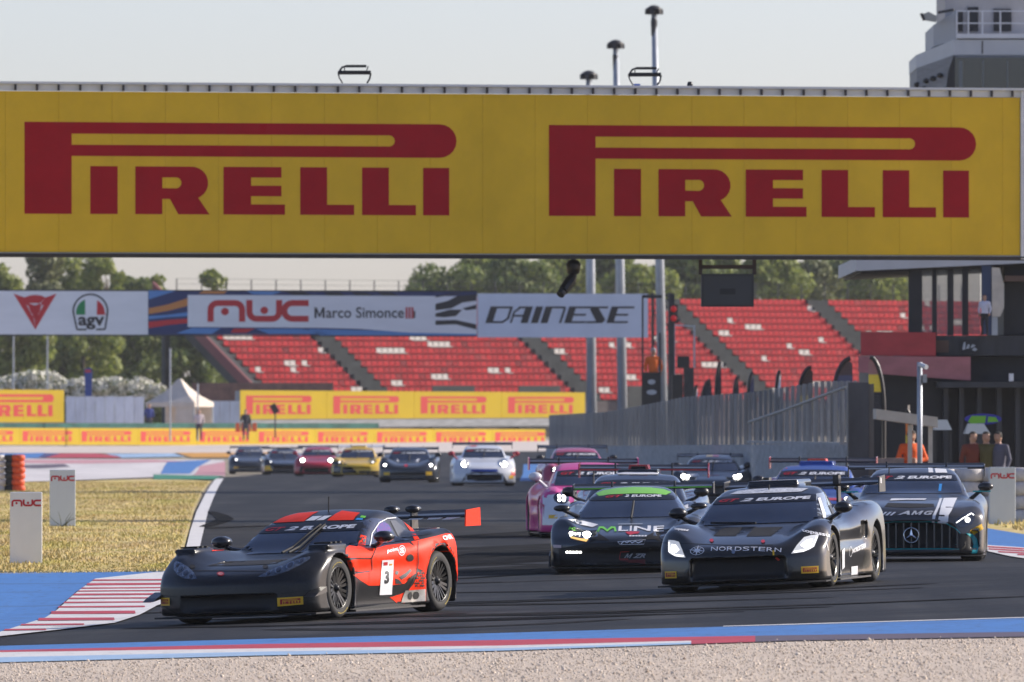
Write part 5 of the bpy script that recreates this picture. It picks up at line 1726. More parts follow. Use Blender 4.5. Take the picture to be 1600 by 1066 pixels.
    # -- standard parts
    def glass(s, cow, top, pill=.05, strip=.10, text=True, bend=.05, pos=None, m=None):
        """windscreen from z=cow to z=top in front view"""
        p = s.p
        T = s.fn.T
        belt, tum = p.get('belt', .82), p.get('tumble', .42)
        yb = np.interp(cow, [q[1] for q in p['roof'][:4]], [q[0] for q in p['roof'][:4]])
        def hw(z):
            y = np.interp(z, [q[1] for q in p['roof'][:4]], [q[0] for q in p['roof'][:4]])
            return float(T['gw'](y) - tum * (z - belt)) - pill
        zs = np.linspace(cow + .02, top - .035, 7)
        right = [(hw(z), z) for z in zs]
        xt = right[-1][0]
        up = [(xt * math.cos(R(a)) , top - .035 + .035 * math.sin(R(a))) for a in np.linspace(10, 170, 9)]
        left = [(-a, b) for a, b in right[::-1]]
        bot = [(right[0][0] * math.cos(R(a)), cow + .02 - bend * math.sin(R(a)) * .0) for a in (150, 90, 30)]
        ws = s.poly('windscreen', right + up + left, m or M_glass, off=.006, step=.05)
        if strip:
            z0 = top - strip - .02
            st = [(hw(z0), z0), (hw(top - .04) , top - .035)] + up + [(-hw(top - .04), top - .035), (-hw(z0), z0)]
            s.poly('sun_strip', st, M_frit, off=.011, parent=ws)
            if text:
                w = hw(top - .06)
                za, zb = top - strip + .0, top - .045
                lt = lambda a, b: [(a * w * 1.0, za), (b * w * 1.0, za), (b * w * .96, zb), (a * w * .96, zb)]
                s.text('GT', lt(-.92, -.52), M_decr, 'front', 'series_lettering', .03, .3, off=.015, parent=ws)
                s.text('2', lt(-.48, -.22), M_decw, 'front', 'series_lettering', .04, .3, off=.015, parent=ws)
                s.text('EUROPE', lt(-.16, .94), M_decw, 'front', 'series_lettering', .05, .2, off=.015, parent=ws)
        return ws
    def wiper(s, a, b, m=None):
        pa, pb = s.front(*a, .02), s.front(*b, .03)
        if pa and pb:
            n = 5
            pts = []
            for i in range(n + 1):
                t = i / n
                q = s.front(a[0] + (b[0] - a[0]) * t, a[1] + (b[1] - a[1]) * t, .028)
                if q: pts.append(q)
            MB().tube(pts, .014, 6).build('wiper', m or M_flat, s.o)
    def side_glass(s, poly, m=None, both=True):
        s.poly('side_window', poly, m or M_glass, 'side', off=.005, both=both)
    def wheels(s, rim=None, spokes=10, simple=False, inset=.02, gold=True):
        p = s.p
        r = .335
        key = ('wheel', spokes, simple, rim.name if rim else '')
        if key not in Car.cache:
            w = .15
            ty = MB().lathe([(.235, -w + .01), (.29, -w - .006), (.322, -w + .02), (r, -w + .055), (r + .002, 0), (r, w - .055), (.322, w - .02), (.29, w + .006), (.235, w - .01)], 36 if not simple else 20, 'x')
            rm = MB().lathe([(.238, -w + .02), (.238, w - .018), (.225, w - .006), (.222, w - .03), (.20, -.02), (.06, -.03), (.001, -.03)], 36 if not simple else 20, 'x')
            sp = []
            for k in range(spokes):
                a = 2 * math.pi * k / spokes
                Mr = Matrix.Rotation(a, 4, 'X')
                b = MB()
                for dy in ((-.018, .018) if not simple else (0,)):
                    b.bar(Mr @ Vector((w - .055, dy * .4, .03)), Mr @ Vector((w - .025, dy * 1.6, .225)), .016, .03)
                sp.append(b)
            hub = MB().lathe([(.065, -.03), (.06, w - .045), (.035, w - .035), (.03, w - .015), (.001, w - .012)], 14, 'x')
            yls = []
            for a0 in (40, 220):
                yl = MB()
                yls.append(yl)
                n = 9
                k = len(yl.v)
                for i in range(n + 1):
                    a = R(a0 + 55 * i / n)
                    for rr, xx in ((.270, w + .003), (.292, w + .004)):
                        yl.v.append((xx, rr * math.cos(a), rr * math.sin(a)))
                yl.f += [(k + 2 * i, k + 2 * i + 1, k + 2 * i + 3, k + 2 * i + 2) for i in range(n)]
            tmp = [ty.build('tyre', M_tyre, None, True), rm.build('rim', rim or M_rim, None, True), hub.build('hub', rim or M_rim, None, True), ] + [q.build('tyre_marking', M_ylt) for q in yls] + [b.build('spoke', rim or M_rim) for b in sp]
            Car.cache[key] = [(t.name.split('.')[0], t.data) for t in tmp]
            for t in tmp: bpy.data.objects.remove(t)
        i = 0
        for y in (p['yA'], p['yB']):
            hwid = float(s.fn.T['W'](y))
            for sx in (-1, 1):
                wh = empty('wheel', (0, 0, 0))
                wh.parent = s.o
                wh.location = (sx * (hwid - .17 - inset), y, r)
                steer = 0
                wh.rotation_euler = (R(17 * (i + 1)), 0, (0 if sx > 0 else math.pi) + steer)
                for nm, me in Car.cache[key]:
                    if nm == 'tyre_marking' and not gold: continue
                    link(nm, me, None, wh)
                i += 1
    def wing(s, z, half, y=None, m=None, plate=None, chord=.30, plate_h=.22, neck=.42, plate_drop=.12, swan=True):
        y = y if y is not None else s.p['L'] - .28
        m = m or M_satin
        prof = [(0, .0), (.03, .022), (.12, .035), (.24, .045), (chord, .075), (chord, .068), (.22, .022), (.1, -.004), (.02, -.012)]
        MB().prism([(y + a, z + b) for a, b in prof], -half, half, 'yz').build('rear_wing', m, s.o)
        for sx in (-1, 1):
            MB().prism([(y - .05, z - plate_drop), (y + chord + .06, z - plate_drop), (y + chord + .06, z - plate_drop + plate_h), (y - .02, z - plate_drop + plate_h - .02)], sx * half, sx * (half + .015), 'yz').build('end_plate', plate or m, s.o)
            q = s.top(sx * neck, y + .02, 0)
            zb = q.z if q else .8
            MB().prism([(y + .02, zb - .05), (y + .22, zb - .05), (y + .20, z + .09), (y + .06, z + .10), (y + .05, z + .03)], sx * neck - .012, sx * neck + .012, 'yz').build('wing_support', M_satin, s.o)
    def mirrors(s, y, z, out, m=None, arm=(.0, -.10), w=.11, h=.075, stalk=None):
        for sx in (-1, 1):
            o = MB().lathe([(.001, -.055), (.058, -.052), (.07, -.035), (.07, .03), (.05, .065), (.001, .075)], 14, 'z', Matrix.Translation((sx * out, y, z)) @ Matrix.Rotation(R(90), 4, 'X') @ Matrix.Diagonal((w / .07, h / .07, 1.3, 1))).build('mirror', m or M_satin, s.o, True)
            q = s.top(sx * (out - .22), y + .10, 0)
            b = stalk if stalk else (out - .22, y + .1, (q.z if q else z - .12))
            MB().tube([(sx * (out - .02), y + .01, z - h * .5), (sx * (out - .10), y + .05, z - h - .02), (sx * b[0], b[1], b[2] - .02)], [.028, .026, .034], 8).build('mirror_stalk', m or M_satin, s.o)
    def splitter(s, ext=.07, z=.075, m=None, th=.018):
        T = s.fn.T
        bow = s.p['bow']
        pts = []
        for x in np.linspace(-1, 1, 21):
            hw = float(T['W'](.3)) + .03
            pts.append((x * hw, bow * abs(x * hw / .95)**2.4 - ext + .0 * abs(x)))
        pts += [(float(T['W'](.6)), .62), (-float(T['W'](.6)), .62)]
        MB().prism(pts, z, z + th, 'xy').build('splitter', m or M_flat, s.o)
    def floor(s):
        p = s.p
        W_ = lambda y: float(s.fn.T['W'](y)) - .05
        MB().box(-.86, .86, p['yA'] + .42, p['yB'] - .42, .06, .12).build('floor', M_flat, s.o)
        for sx in (-1, 1):
            a, b = p['yA'] + .40, p['yB'] - .42
            MB().prism([(sx * .80, a), (sx * (W_(a) + .03), a), (sx * (W_(b) + .04), b), (sx * .80, b)], .065, .085, 'xy').build('side_skirt', M_carbon, s.o)
        MB().box(-.75, .75, p['L'] - .5, p['L'] + .02, .10, .26).build('diffuser', M_flat, s.o)
    def lamp(s, poly, m_lens=None, bulbs=(), m_bulb=None, both=True, off=.006):
        """headlight: lens outline on the right side (x > 0) and bulbs (x, z, r)"""
        for mir in ((False, True) if both else (False,)):
            ln = s.poly('headlight', poly, m_lens or M_lens, off=off, mirror=mir)
            for x, z, r in bulbs:
                c = [(x + r * math.cos(R(a)), z + r * .9 * math.sin(R(a))) for a in range(0, 360, 30)]
                s.poly('bulb', c, m_bulb or M_chrome, off=off + .008, mirror=mir, parent=ln)
    def antenna(s, y, h=.14, x=0):
        q = s.top(x, y, 0)
        if q: MB().tube([q, q + Vector((0, .02, h))], .008, 6).build('antenna', M_flat, s.o)
# ------------------------------------------------------------------ the field of cars
GROUP = 'race cars coming through the corner'
def pp(zx, zy, ox, oy, s): return (ox + zx * s, oy + zy * s)
def circ(cx, cy, rx, ry=None, n=14, a0=0):
    ry = ry or rx
    return [(cx + rx * math.cos(2 * math.pi * i / n + a0), cy + ry * math.sin(2 * math.pi * i / n + a0)) for i in range(n)]
M_orange = mat('orange_red_paint', (.84, .040, .008), .45, spec=.12, noise=(3, .06))
M_silver = mat('bare_metal', (.55, .54, .52), .3, .9, noise=(20, .15))
M_blackp2 = mat('black_decal', (.012, .012, .014), .45)

# ---- 1. leading coupe, black and orange-red, number 3
M_matt = mat('matt_carbon', (.012, .0125, .014), .30, spec=.42, noise=(40, .3, 2))
A = Car('race_car', GT, 352, 122.6, -24, 'matt black and orange-red coupe leading the field, number 3 on its door', GROUP, .021, M_matt)
A.wheels(M_rim, 10); A.splitter(.10, .07); A.floor()
z1 = lambda x, y: pp(x, y, 220, 780, .2064)
z2 = lambda x, y: pp(x, y, 480, 780, .2063)
def zp(fn, *q): return [fn(*p) for p in q]
ws = A.glass(.70, 1.035, strip=.085, text=True)
A.poly('orange_panel', zp(z2, (290, 372), (320, 352), (420, 368), (520, 374), (500, 410), (480, 446), (380, 446), (290, 442)), M_orange, 'pix', off=.004)
A.poly('orange_panel', zp(z2, (300, 462), (380, 456), (480, 456), (486, 540), (400, 552), (330, 542), (310, 500)), M_orange, 'pix', off=.004)
A.poly('orange_panel', zp(z2, (345, 570), (465, 552), (465, 655), (400, 615)), M_orange, 'pix', off=.004)
door = A.poly('orange_door', zp(z2, (520, 374), (600, 352), (700, 340), (768, 334), (812, 360), (834, 410), (838, 470), (824, 560), (800, 575), (740, 560), (735, 640), (640, 652), (466, 655), (467, 552), (487, 540), (484, 450)), M_orange, 'pix', off=.005)
A.poly('orange_quarter', [(2.98, .50), (2.98, .78), (3.4, .82), (3.8, .85), (4.02, .84), (4.07, .60), (4.06, .36), (3.97, .33)] + [(3.55 + .412 * math.cos(R(a)), .33 + .412 * math.sin(R(a))) for a in np.linspace(-2, 165, 14)], M_orange, 'side', off=.004, both=True)
A.poly('orange_sill', zp(z2, (622, 742), (700, 722), (765, 690), (805, 640), (838, 560), (905, 535), (900, 620), (897, 772), (760, 772), (700, 805)), M_orange, 'pix', off=.004)
A.poly('orange_pillar', zp(z2, (378, 372), (405, 272), (446, 282), (436, 374)), M_orange, 'pix', off=.005)
A.poly('orange_stripe', zp(z2, (690, 140), (740, 160), (795, 225), (850, 305), (812, 312), (775, 235), (730, 175)), M_orange, 'pix', off=.005)
A.poly('orange_cowl', zp(z1, (530, 375), (660, 360), (800, 372), (700, 385), (540, 395)), M_orange, 'pix', off=.004)
A.poly('orange_roof_panel', [(-.56, 1.045), (-.14, 1.05), (-.14, 1.15), (-.40, 1.14), (-.50, 1.11)], M_orange, off=.005)
A.poly('orange_roof_panel', [(.14, 1.05), (.44, 1.045), (.40, 1.12), (.14, 1.15)], M_orange, off=.005)
A.poly('white_roof_mark', [(-.13, 1.055), (-.02, 1.055), (.02, 1.10), (-.10, 1.10)], M_decw, off=.006)
A.poly('white_roof_mark', [(.0, 1.055), (.09, 1.055), (.13, 1.10), (.04, 1.10)], M_decw, off=.006)
A.poly('green_roof_mark', [(.48, 1.07), (.54, 1.06), (.53, 1.08), (.47, 1.09)], M_decg, off=.006)
A.poly('cyan_roof_mark', [(.46, 1.045), (.54, 1.04), (.53, 1.058), (.46, 1.065)], mat('cyan_mark', (.03, .30, .70), .4), off=.006)
# honeycomb dots and splatter on the side
for r in range(6):
    for k in range(4):
        cx, cy = 838 + k * 18 - r * 5 + (9 if r % 2 else 0), 560 + r * 19
        if cx < 905: A.poly('honeycomb_dot', [z2(*p) for p in circ(cx, cy, 8, 8, 6)], M_blackp2 if (r + k) % 3 else M_orange, 'pix', off=.009, step=20)
for q in (((690, 590), (740, 560), (775, 530), (785, 545), (745, 590), (710, 610)), ((665, 545), (690, 550), (680, 575), (660, 570)), ((660, 600), (690, 610), (715, 640), (665, 640)), ((395, 300), (415, 290), (410, 312), (398, 318)), ((420, 310), (438, 300), (436, 325), (420, 330)), ((396, 335), (412, 328), (410, 350), (396, 352))):
    A.poly('splatter', zp(z2, *q), M_blackp2, 'pix', off=.010, step=20)
pl = A.poly('number_plate', zp(z2, (542, 726), (635, 722), (650, 457), (562, 462)), M_decw, 'pix', off=.011)
A.text('3', zp(z2, (577, 640), (612, 636), (614, 545), (580, 547)), M_blackp2, name='race_number', bold=.05, off=.016, parent=pl)
A.poly('plate_emblem', zp(z2, (572, 475), (602, 473), (600, 500), (570, 502)), M_decr, 'pix', off=.015, parent=pl)
A.poly('plate_emblem', zp(z2, (614, 488), (636, 486), (635, 500), (613, 501)), M_porange, 'pix', off=.015, parent=pl)
A.text('point', zp(z2, (600, 418), (684, 400), (684, 366), (602, 382)), M_decw, off=.011, bold=.03)
v_, f_ = flat_polys(stroke(arc(0, 0, 1, 0, 360, 20), .16))
A.quad('round_logo', (v_, f_), zp(z2, (686, 432), (738, 424), (738, 352), (686, 358)), M_decw, off=.011)
A.text('S', zp(z2, (698, 415), (728, 410), (728, 368), (698, 372)), M_decw, off=.011, bold=.06)
A.text('CMR', [(3.62, .775), (3.90, .785), (3.90, .835), (3.62, .82)], M_decw, 'side', off=.012, bold=.04)
A.poly('door_handle', [z2(775 + 26 * math.cos(R(a)), 443 + 26 * math.sin(R(a))) for a in range(0, 360, 30)], M_flat, 'pix', off=.012, parent=door)
ex = A.poly('exhaust_shield', [(2.66, .125), (3.12, .125), (3.12, .255), (2.74, .255)], M_silver, 'side', off=.014)
for cx in (2.86, 2.98):
    A.poly('exhaust_pipe', circ(cx, .192, .05, .045), M_flat, 'side', off=.020, parent=ex, step=.3)
# seams
for q in (((840, 320), (834, 400), (838, 470), (825, 560), (790, 640), (760, 690), (640, 735), (480, 745)), ((487, 540), (484, 450), (520, 374))):
    st = stroke([z2(*p) for p in q], .9)
    A.patch('door_seam', flat_polys([[(a, -b) for a, b in s_][::-1] for s_ in st]), M_flat, 'pix', off=.012)
st = stroke([z1(x, y) for x, y in ((322, 545), (500, 543), (700, 545), (945, 546))], .9)
A.patch('bonnet_seam', flat_polys([[(a, -b) for a, b in s_][::-1] for s_ in st]), M_flat, 'pix', off=.004)
# lamps
hl = [(.36, .492), (.46, .56), (.60, .628), (.72, .672), (.80, .688), (.815, .66), (.76, .60), (.66, .54), (.54, .50), (.44, .485)]
for mi in (False, True):
    lens = A.poly('headlight', hl, mat('smoked_lens', (.075, .09, .125), .15, coat=1, noise=(20, .5)), off=.006, mirror=mi, step=.03)
    for x, z, r in ((.465, .522, .024), (.555, .556, .034), (.655, .598, .038), (.745, .645, .026)):
        A.poly('bulb', circ(x, z, r, r), M_chrome, off=.012, mirror=mi, parent=lens, step=.2)
        A.poly('bulb_core', circ(x, z, r * .68, r * .68), mat('lamp_dark', (.03, .035, .06), .06, coat=1), off=.016, mirror=mi, parent=lens, step=.2)
for mi in (False, True):
    for q_ in ([(.64, .13), (.70, .16), (.80, .20), (.92, .235), (.92, .225), (.80, .19), (.70, .148), (.65, .125)], [(.62, .31), (.92, .335), (.92, .328), (.62, .303)]):
        A.poly('bumper_crease', q_, M_flat, off=.005, mirror=mi)
A.poly('grille', [(-.60, .13), (.60, .13), (.56, .30), (-.56, .30)], M_grille, off=.004)
A.poly('badge', [z1(*p) for p in circ(605, 570, 29, 16)], M_decr, 'pix', off=.008, step=30)
A.poly('badge_ring', [z1(*p) for p in circ(605, 570, 20, 10)], mat('badge_pink', (.7, .25, .22), .4), 'pix', off=.011, step=30)
A.sticker(zp(z1, (1036, 812), (1230, 796), (1228, 736), (1034, 748)))
A.sticker([(-.90, .215), (-.74, .215), (-.74, .30), (-.90, .30)], 'front')
for cx, cy in ((390, 512), (945, 514)):
    A.poly('bonnet_pin', [z1(*p) for p in circ(cx, cy, 22, 14)], M_flat, 'pix', off=.006, step=30)
A.poly('bonnet_vent', [(-.42, .625), (-.36, .66), (.36, .66), (.42, .625), (.20, .618), (-.20, .618)], M_flat, off=.004, maxjump=.6)
for sx in (-1, 1):
    MB().prism([(.10, .26), (.42, .30), (.42, .36), (.20, .30)], sx * .90, sx * 1.03, 'yz').build('canard', M_satin, A.o)
    for k in range(3):
        q = A.top(sx * .80, .86 + k * .12, .004)
        if q: MB().box(-.10, .10, -.025, .02, -.005, .012, Matrix.Translation(q)).build('fender_louvre', M_flat, A.o)
A.side_glass([(1.85, .77), (2.05, .90), (2.3, 1.01), (2.6, 1.06), (2.85, 1.04), (2.98, .93), (3.0, .80), (2.4, .77)])
for q in (((470, 372), (486, 262), (540, 182), (600, 150), (668, 144)),):
    st = stroke([z2(*p) for p in q], 1.4)
    A.patch('window_piping', flat_polys([[(a, -b) for a, b in s_][::-1] for s_ in st]), M_decw, 'pix', off=.012)
A.poly('helmet_patch', [z2(*p) for p in circ(575, 240, 55, 62)], mat('blue_helmet', (.03, .09, .30), .2, noise=(25, .9), col2=(.20, .05, .22)), 'pix', off=.008)  # coloured patch for the driver's helmet behind the glass
A.side_glass([(3.08, .83), (3.04, 1.02), (3.2, 1.02), (3.42, .93), (3.48, .86)], M_satin)
A.wiper((-.05, .70), (.13, .99)); A.wiper((.03, .70), (.18, .99))
A.antenna(2.75, .17)
A.wing(1.03, .99, 4.22, M_satin, M_orange, plate_h=.20, plate_drop=.11, neck=.30)
for q_ in (((.28, 1.012), (.44, 1.012), (.48, 1.026), (.31, 1.026)), ((.52, 1.008), (.66, 1.010), (.72, 1.026), (.54, 1.026)), ((.70, 1.000), (.80, 1.000), (.94, 1.024), (.76, 1.024))):
    link('wing_mark', pymesh('wing_mark', [(a, 4.22 - .006, b) for a, b in q_], [(0, 1, 2, 3)]), M_decw, A.o)
for sx, xx in ((-1, .16), (1, .42)):
    MB().lathe([(.001, -.06), (.05, -.05), (.062, 0), (.05, .06), (.001, .07)], 12, 'z', Matrix.Translation((xx - .1, 4.30, 1.13)) @ Matrix.Rotation(R(90), 4, 'X') @ Matrix.Diagonal((1.3, .75, 1.4, 1))).build('swan_neck_cap', M_satin, A.o, True)
A.mirrors(2.05, .86, .98, M_carbon, w=.11, h=.065)
MB().box(-.72, .72, 4.02, 4.10, .895, .915).build('rear_lip', M_silver, A.o)

# ---- 2. black coupe with the star emblem
B = Car('race_car', MID, 1152, 131.0, -12, 'black coupe with white star emblem and wordmark across its nose', GROUP, .021, mat('bronze_black', (.014, .012, .0095), .28, coat=.7, noise=(4, .3), coat_rough=.08))
B.wheels(M_rimg, 9); B.splitter(.10, .07); B.floor()
m1 = lambda x, y: pp(x, y, 1020, 740, .1876)
m2 = lambda x, y: pp(x, y, 1200, 740, .1877)
B.glass(.735, 1.085, strip=.08)
B.poly('screen_border', zp(m2, (412, 210), (430, 205), (470, 330), (486, 432), (462, 432), (448, 340)), M_decw, 'pix', off=.012)
lens = B.poly('headlight', zp(m2, (192, 668), (238, 600), (300, 532), (360, 515), (424, 508), (402, 565), (384, 610), (340, 635), (290, 654)), mat('headlight_white', (.55, .56, .58), .15, coat=1, emit=(1, .98, .95, .25)), 'pix', off=.006, both=True)
B.poly('lamp_core', zp(m2, (270, 600), (320, 560), (368, 550), (350, 600), (300, 620)), M_lamp2, 'pix', off=.012, both=True)
st = stroke([m2(*p) for p in ((215, 655), (300, 642), (370, 605), (405, 530))], 1.6)
B.patch('running_light', flat_polys([[(a, -b) for a, b in s_][::-1] for s_ in st]), M_lamp2, 'pix', off=.013, both=True)
for i, ch_ in enumerate('NORDSTERN'):
    w = (1221.5 - 1110) / 9
    xa, xb = 1110 + i * w + .8, 1110 + (i + 1) * w - 1.2
    yo = lambda x: 861.3 + max(0, (x - 1180)) * .045
    B.text(ch_, [(xa, yo(xa)), (xb, yo(xb)), (xb + .6, yo(xb) - 6.2), (xa + .6, yo(xa) - 6.2)], M_decw, name='nose_lettering', bold=.0, off=.006)
ring = flat_polys(stroke(arc(0, 0, 1, 0, 360, 24), .10))
B.quad('star_ring', ring, [(1079, 868.5), (1101, 866.5), (1100, 854), (1078, 856)], M_decw, off=.006)
for k in range(8):
    a = R(45 * k + 8); l = 13 if k % 2 == 0 else 9
    c = (1089.5, 861)
    B.poly('star_ray', [(c[0] + l * math.cos(a), c[1] + l * .62 * math.sin(a)), (c[0] + 2.8 * math.cos(a + .6), c[1] + 1.9 * math.sin(a + .6)), c, (c[0] + 2.8 * math.cos(a - .6), c[1] + 1.9 * math.sin(a - .6))], M_decw, 'pix', off=.008)
B.text('topassur', zp(m2, (280, 492), (545, 548), (545, 510), (280, 462)), M_decw, bold=.03, off=.006)
B.text('topassur', zp(m1, (180, 476), (300, 490), (300, 468), (180, 452)), M_decw, bold=.02, off=.006)
B.poly('trident_badge', [m1(*p) for p in circ(672, 655, 16, 18)], M_chrome, 'pix', off=.008, step=30)
for q in (((505, 522), (560, 470), (610, 450), (752, 450), (690, 522)), ((778, 525), (845, 452), (1085, 446), (985, 522))):
    B.poly('bonnet_vent', zp(m1, *q), M_flat, 'pix', off=.004)
for cx, cy in ((490, 562), (918, 570)):
    B.poly('bonnet_pin', [m1(*p) for p in circ(cx, cy, 17, 13)], M_decr, 'pix', off=.010, step=30)
B.poly('tow_strap', zp(m1, (1018, 700), (1035, 690), (1062, 716), (1045, 728)), mat('red_strap', (.7, .05, .03), .5), 'pix', off=.012, step=30)
B.poly('tow_mark', zp(m1, (995, 645), (1012, 645), (1012, 680), (998, 680)), M_decy, 'pix', off=.012, step=30)
B.poly('mouth', [(-.58, .13), (.58, .13), (.50, .36), (.40, .385), (-.40, .385), (-.50, .36)], M_grille, off=.004, maxjump=.4)
for sx in (-1, 1):
    B.poly('mouth_strut', [(sx * .52, .13), (sx * .60, .13), (sx * .64, .24), (sx * .57, .30), (sx * .60, .22)], M_satin, off=.012)
B.sticker([(.72, .175), (.90, .175), (.90, .255), (.72, .255)], 'front')
B.sticker([(-.90, .175), (-.74, .175), (-.74, .255), (-.90, .255)], 'front')
B.poly('white_roof_band', [(-.46, 1.10), (.40, 1.10), (.46, 1.135), (.20, 1.15), (-.20, 1.15), (-.38, 1.135)], mat('speckled_white', (.62, .63, .66), .4, noise=(28, .35)), off=.006)
B.side_glass([(1.55, .82), (1.85, .99), (2.1, 1.07), (2.45, 1.09), (2.62, 1.02), (2.66, .86), (2.2, .82)], mat('pale_side_glass', (.30, .33, .36), .12, coat=1))
B.poly('number_mark', zp(m2, (498, 268), (514, 262), (562, 372), (546, 380)), M_blackp2, 'pix', off=.012)
B.side_glass([(2.72, .88), (2.70, 1.04), (2.95, 1.02), (3.3, .94), (3.32, .90)])
B.text('NORDSTERN', zp(m2, (698, 665), (810, 618), (810, 575), (700, 628)), M_decw, bold=.04, off=.007)
B.quad('star_ring', ring, zp(m2, (672, 695), (696, 690), (696, 605), (672, 612)), M_decw, off=.007)
B.poly('door_panel', zp(m2, (612, 640), (634, 620), (634, 780), (614, 800)), M_decw, 'pix', off=.007)
B.poly('door_panel', zp(m2, (690, 775), (742, 768), (742, 836), (690, 842)), M_decw, 'pix', off=.007)
B.poly('door_stripe', zp(m2, (664, 860), (790, 842), (790, 856), (664, 880)), M_steel, 'pix', off=.007)
st = stroke([m2(*p) for p in ((480, 575), (492, 605), (498, 640))], .9)
B.patch('fender_mark', flat_polys([[(a, -b) for a, b in s_][::-1] for s_ in st]), M_decw, 'pix', off=.007)
st = stroke([m1(x, y) for x, y in ((85, 578), (300, 585), (600, 598), (860, 596), (1000, 596))] , .8)
B.patch('bonnet_seam', flat_polys([[(a, -b) for a, b in s_][::-1] for s_ in st]), M_flat, 'pix', off=.003)
B.wiper((-.55, .76), (.0, .74)); B.antenna(2.2, .06)
B.wing(1.15, .93, 4.30, M_satin, M_satin, neck=.42, plate_h=.20, plate_drop=.10)
MB().box(-.22, -.18, 4.2, 4.34, 1.155, 1.23).build('wing_tape', M_decy, B.o)
for sx in (-1, 1):
    MB().box(sx * .42 - .035, sx * .42 + .035, 4.26, 4.42, 1.16, 1.27).build('swan_neck', M_satin, B.o)
B.mirrors(1.62, .91, .98, M_satin, w=.105, h=.068)
t_ = text2d('8', .05, 0)
link('plate_number', pymesh('plate_number', [(.946, 4.38 + a, b) for a, b in fit(t_[0], (-.04, 1.15, .04, 1.22))], t_[1]), M_decw, B.o)

# ---- 3. bubble-cockpit car with the green roof edge
Cc = Car('race_car', BUB, 977, 148.0, -4, 'dark grey bubble-cockpit car with bright green roof edge, lamp lit', GROUP, .024, mat('slate_paint', (.030, .036, .045), .3, coat=.6, noise=(5, .2), coat_rough=.15))
Cc.wheels(M_rim, 10, simple=True); Cc.splitter(.06, .07); Cc.floor()
k3 = lambda x, y: pp(x, y, 810, 690, .2064)
Cc.glass(.69, 1.0, strip=.055, text=False)
Cc.poly('green_roof_edge', [(-.44, .985), (-.30, 1.005), (0, 1.012), (.30, 1.005), (.44, .985), (.50, 1.02), (.40, 1.06), (.22, 1.085), (0, 1.095), (-.22, 1.085), (-.40, 1.06), (-.50, 1.02)], mat('lime_paint', (.24, .62, .06), .4, coat=.3), off=.008)
Cc.text('GT', [(-.36, .955), (-.12, .962), (-.12, .992), (-.34, .986)], M_decr, 'front', bold=.04, off=.016, name='series_lettering', shear=.3)
Cc.text('2 EUROPE', [(-.10, .962), (.40, .955), (.38, .985), (-.10, .993)], M_decw, 'front', bold=.04, off=.016, name='series_lettering', shear=.2)
st = stroke([k3(*p) for p in ((600, 684), (616, 654), (642, 654), (672, 678), (704, 654), (728, 654), (736, 684))], 3.4)
Cc.patch('nose_lettering', flat_polys([[(a, -b) for a, b in s_][::-1] for s_ in st]), M_decg, 'pix', off=.008)
for ch_, a, b in (('L', 756, 830), ('I', 842, 856), ('N', 872, 1000), ('E', 1020, 1100)):
    Cc.text(ch_, zp(k3, (a, 682), (b, 680), (b + 4, 640), (a + 4, 644)), M_decw, bold=.02, off=.008, name='nose_lettering')
Cc.poly('red_splash', [k3(*p) for p in ((808, 688), (850, 684), (920, 686), (905, 700), (870, 704), (850, 712), (825, 702))], M_decr, 'pix', off=.008)
for q_ in range(6):
    Cc.poly('sponsor_mark', zp(k3, (838 + q_ * 23, 722), (856 + q_ * 23, 722), (858 + q_ * 23, 713), (840 + q_ * 23, 713)), M_decw, 'pix', off=.008, step=30)
Cc.poly('sponsor_line', zp(k3, (752, 632), (940, 630), (940, 624), (756, 626)), M_steel, 'pix', off=.008)
st = stroke([k3(*p) for p in ((778, 776), (800, 758), (820, 768), (845, 757), (860, 770), (885, 758), (905, 770), (940, 756))], 1.5)
Cc.patch('script_mark', flat_polys([[(a, -b) for a, b in s_][::-1] for s_ in st]), M_decw, 'pix', off=.010)
st = stroke([k3(*p) for p in ((752, 762), (962, 746), (948, 778), (770, 780), (752, 762))], .7)
Cc.patch('nose_frame', flat_polys([[(a, -b) for a, b in s_][::-1] for s_ in st]), M_decw, 'pix', off=.008)
Cc.quad('lettering', letter_m(.3), zp(k3, (800, 882), (856, 882), (868, 848), (814, 848)), mat('grey_decal', (.30, .31, .34), .5), off=.008)
Cc.text('ZR', zp(k3, (864, 882), (958, 880), (966, 848), (872, 848)), MATS['grey_decal'], bold=.04, off=.008, shear=.3)
st = stroke([k3(*p) for p in ((830, 890), (764, 890), (774, 836), (840, 832))], .9)
Cc.patch('nose_bracket', flat_polys([[(a, -b) for a, b in s_][::-1] for s_ in st]), M_decr, 'pix', off=.008)
Cc.poly('red_block', zp(k3, (764, 895), (960, 892), (960, 935), (800, 940)), mat('deep_red_decal', (.10, .008, .010), .5), 'pix', off=.006)
lens = Cc.poly('headlight', zp(k3, (385, 692), (470, 684), (560, 690), (548, 735), (520, 768), (450, 752), (395, 736)), M_lens, 'pix', off=.006, both=True)
for q_ in ((398, 698, 11), (428, 700, 11), (458, 702, 12)):
    Cc.poly('lamp_dot', [k3(*p) for p in circ(q_[0], q_[1], q_[2], q_[2])], M_lamp, 'pix', off=.013, step=30)
Cc.poly('lamp_core', [k3(*p) for p in circ(518, 706, 34, 24)], M_lamp, 'pix', off=.012)
Cc.poly('amber_lamp', zp(k3, (396, 722), (470, 738), (532, 742), (515, 762), (450, 748), (398, 734)), mat('amber_lens', (.75, .42, .08), .3, emit=(1, .6, .2, .8)), 'pix', off=.012)
Cc.poly('nose_intake', zp(k3, (562, 700), (610, 700), (690, 752), (590, 748), (540, 768)), M_flat, 'pix', off=.008, both=True)
for k in range(5):
    Cc.poly('daytime_led', [k3(*p) for p in circ(372 + k * 24, 838, 10, 8)], M_lamp, 'pix', off=.010, step=30)
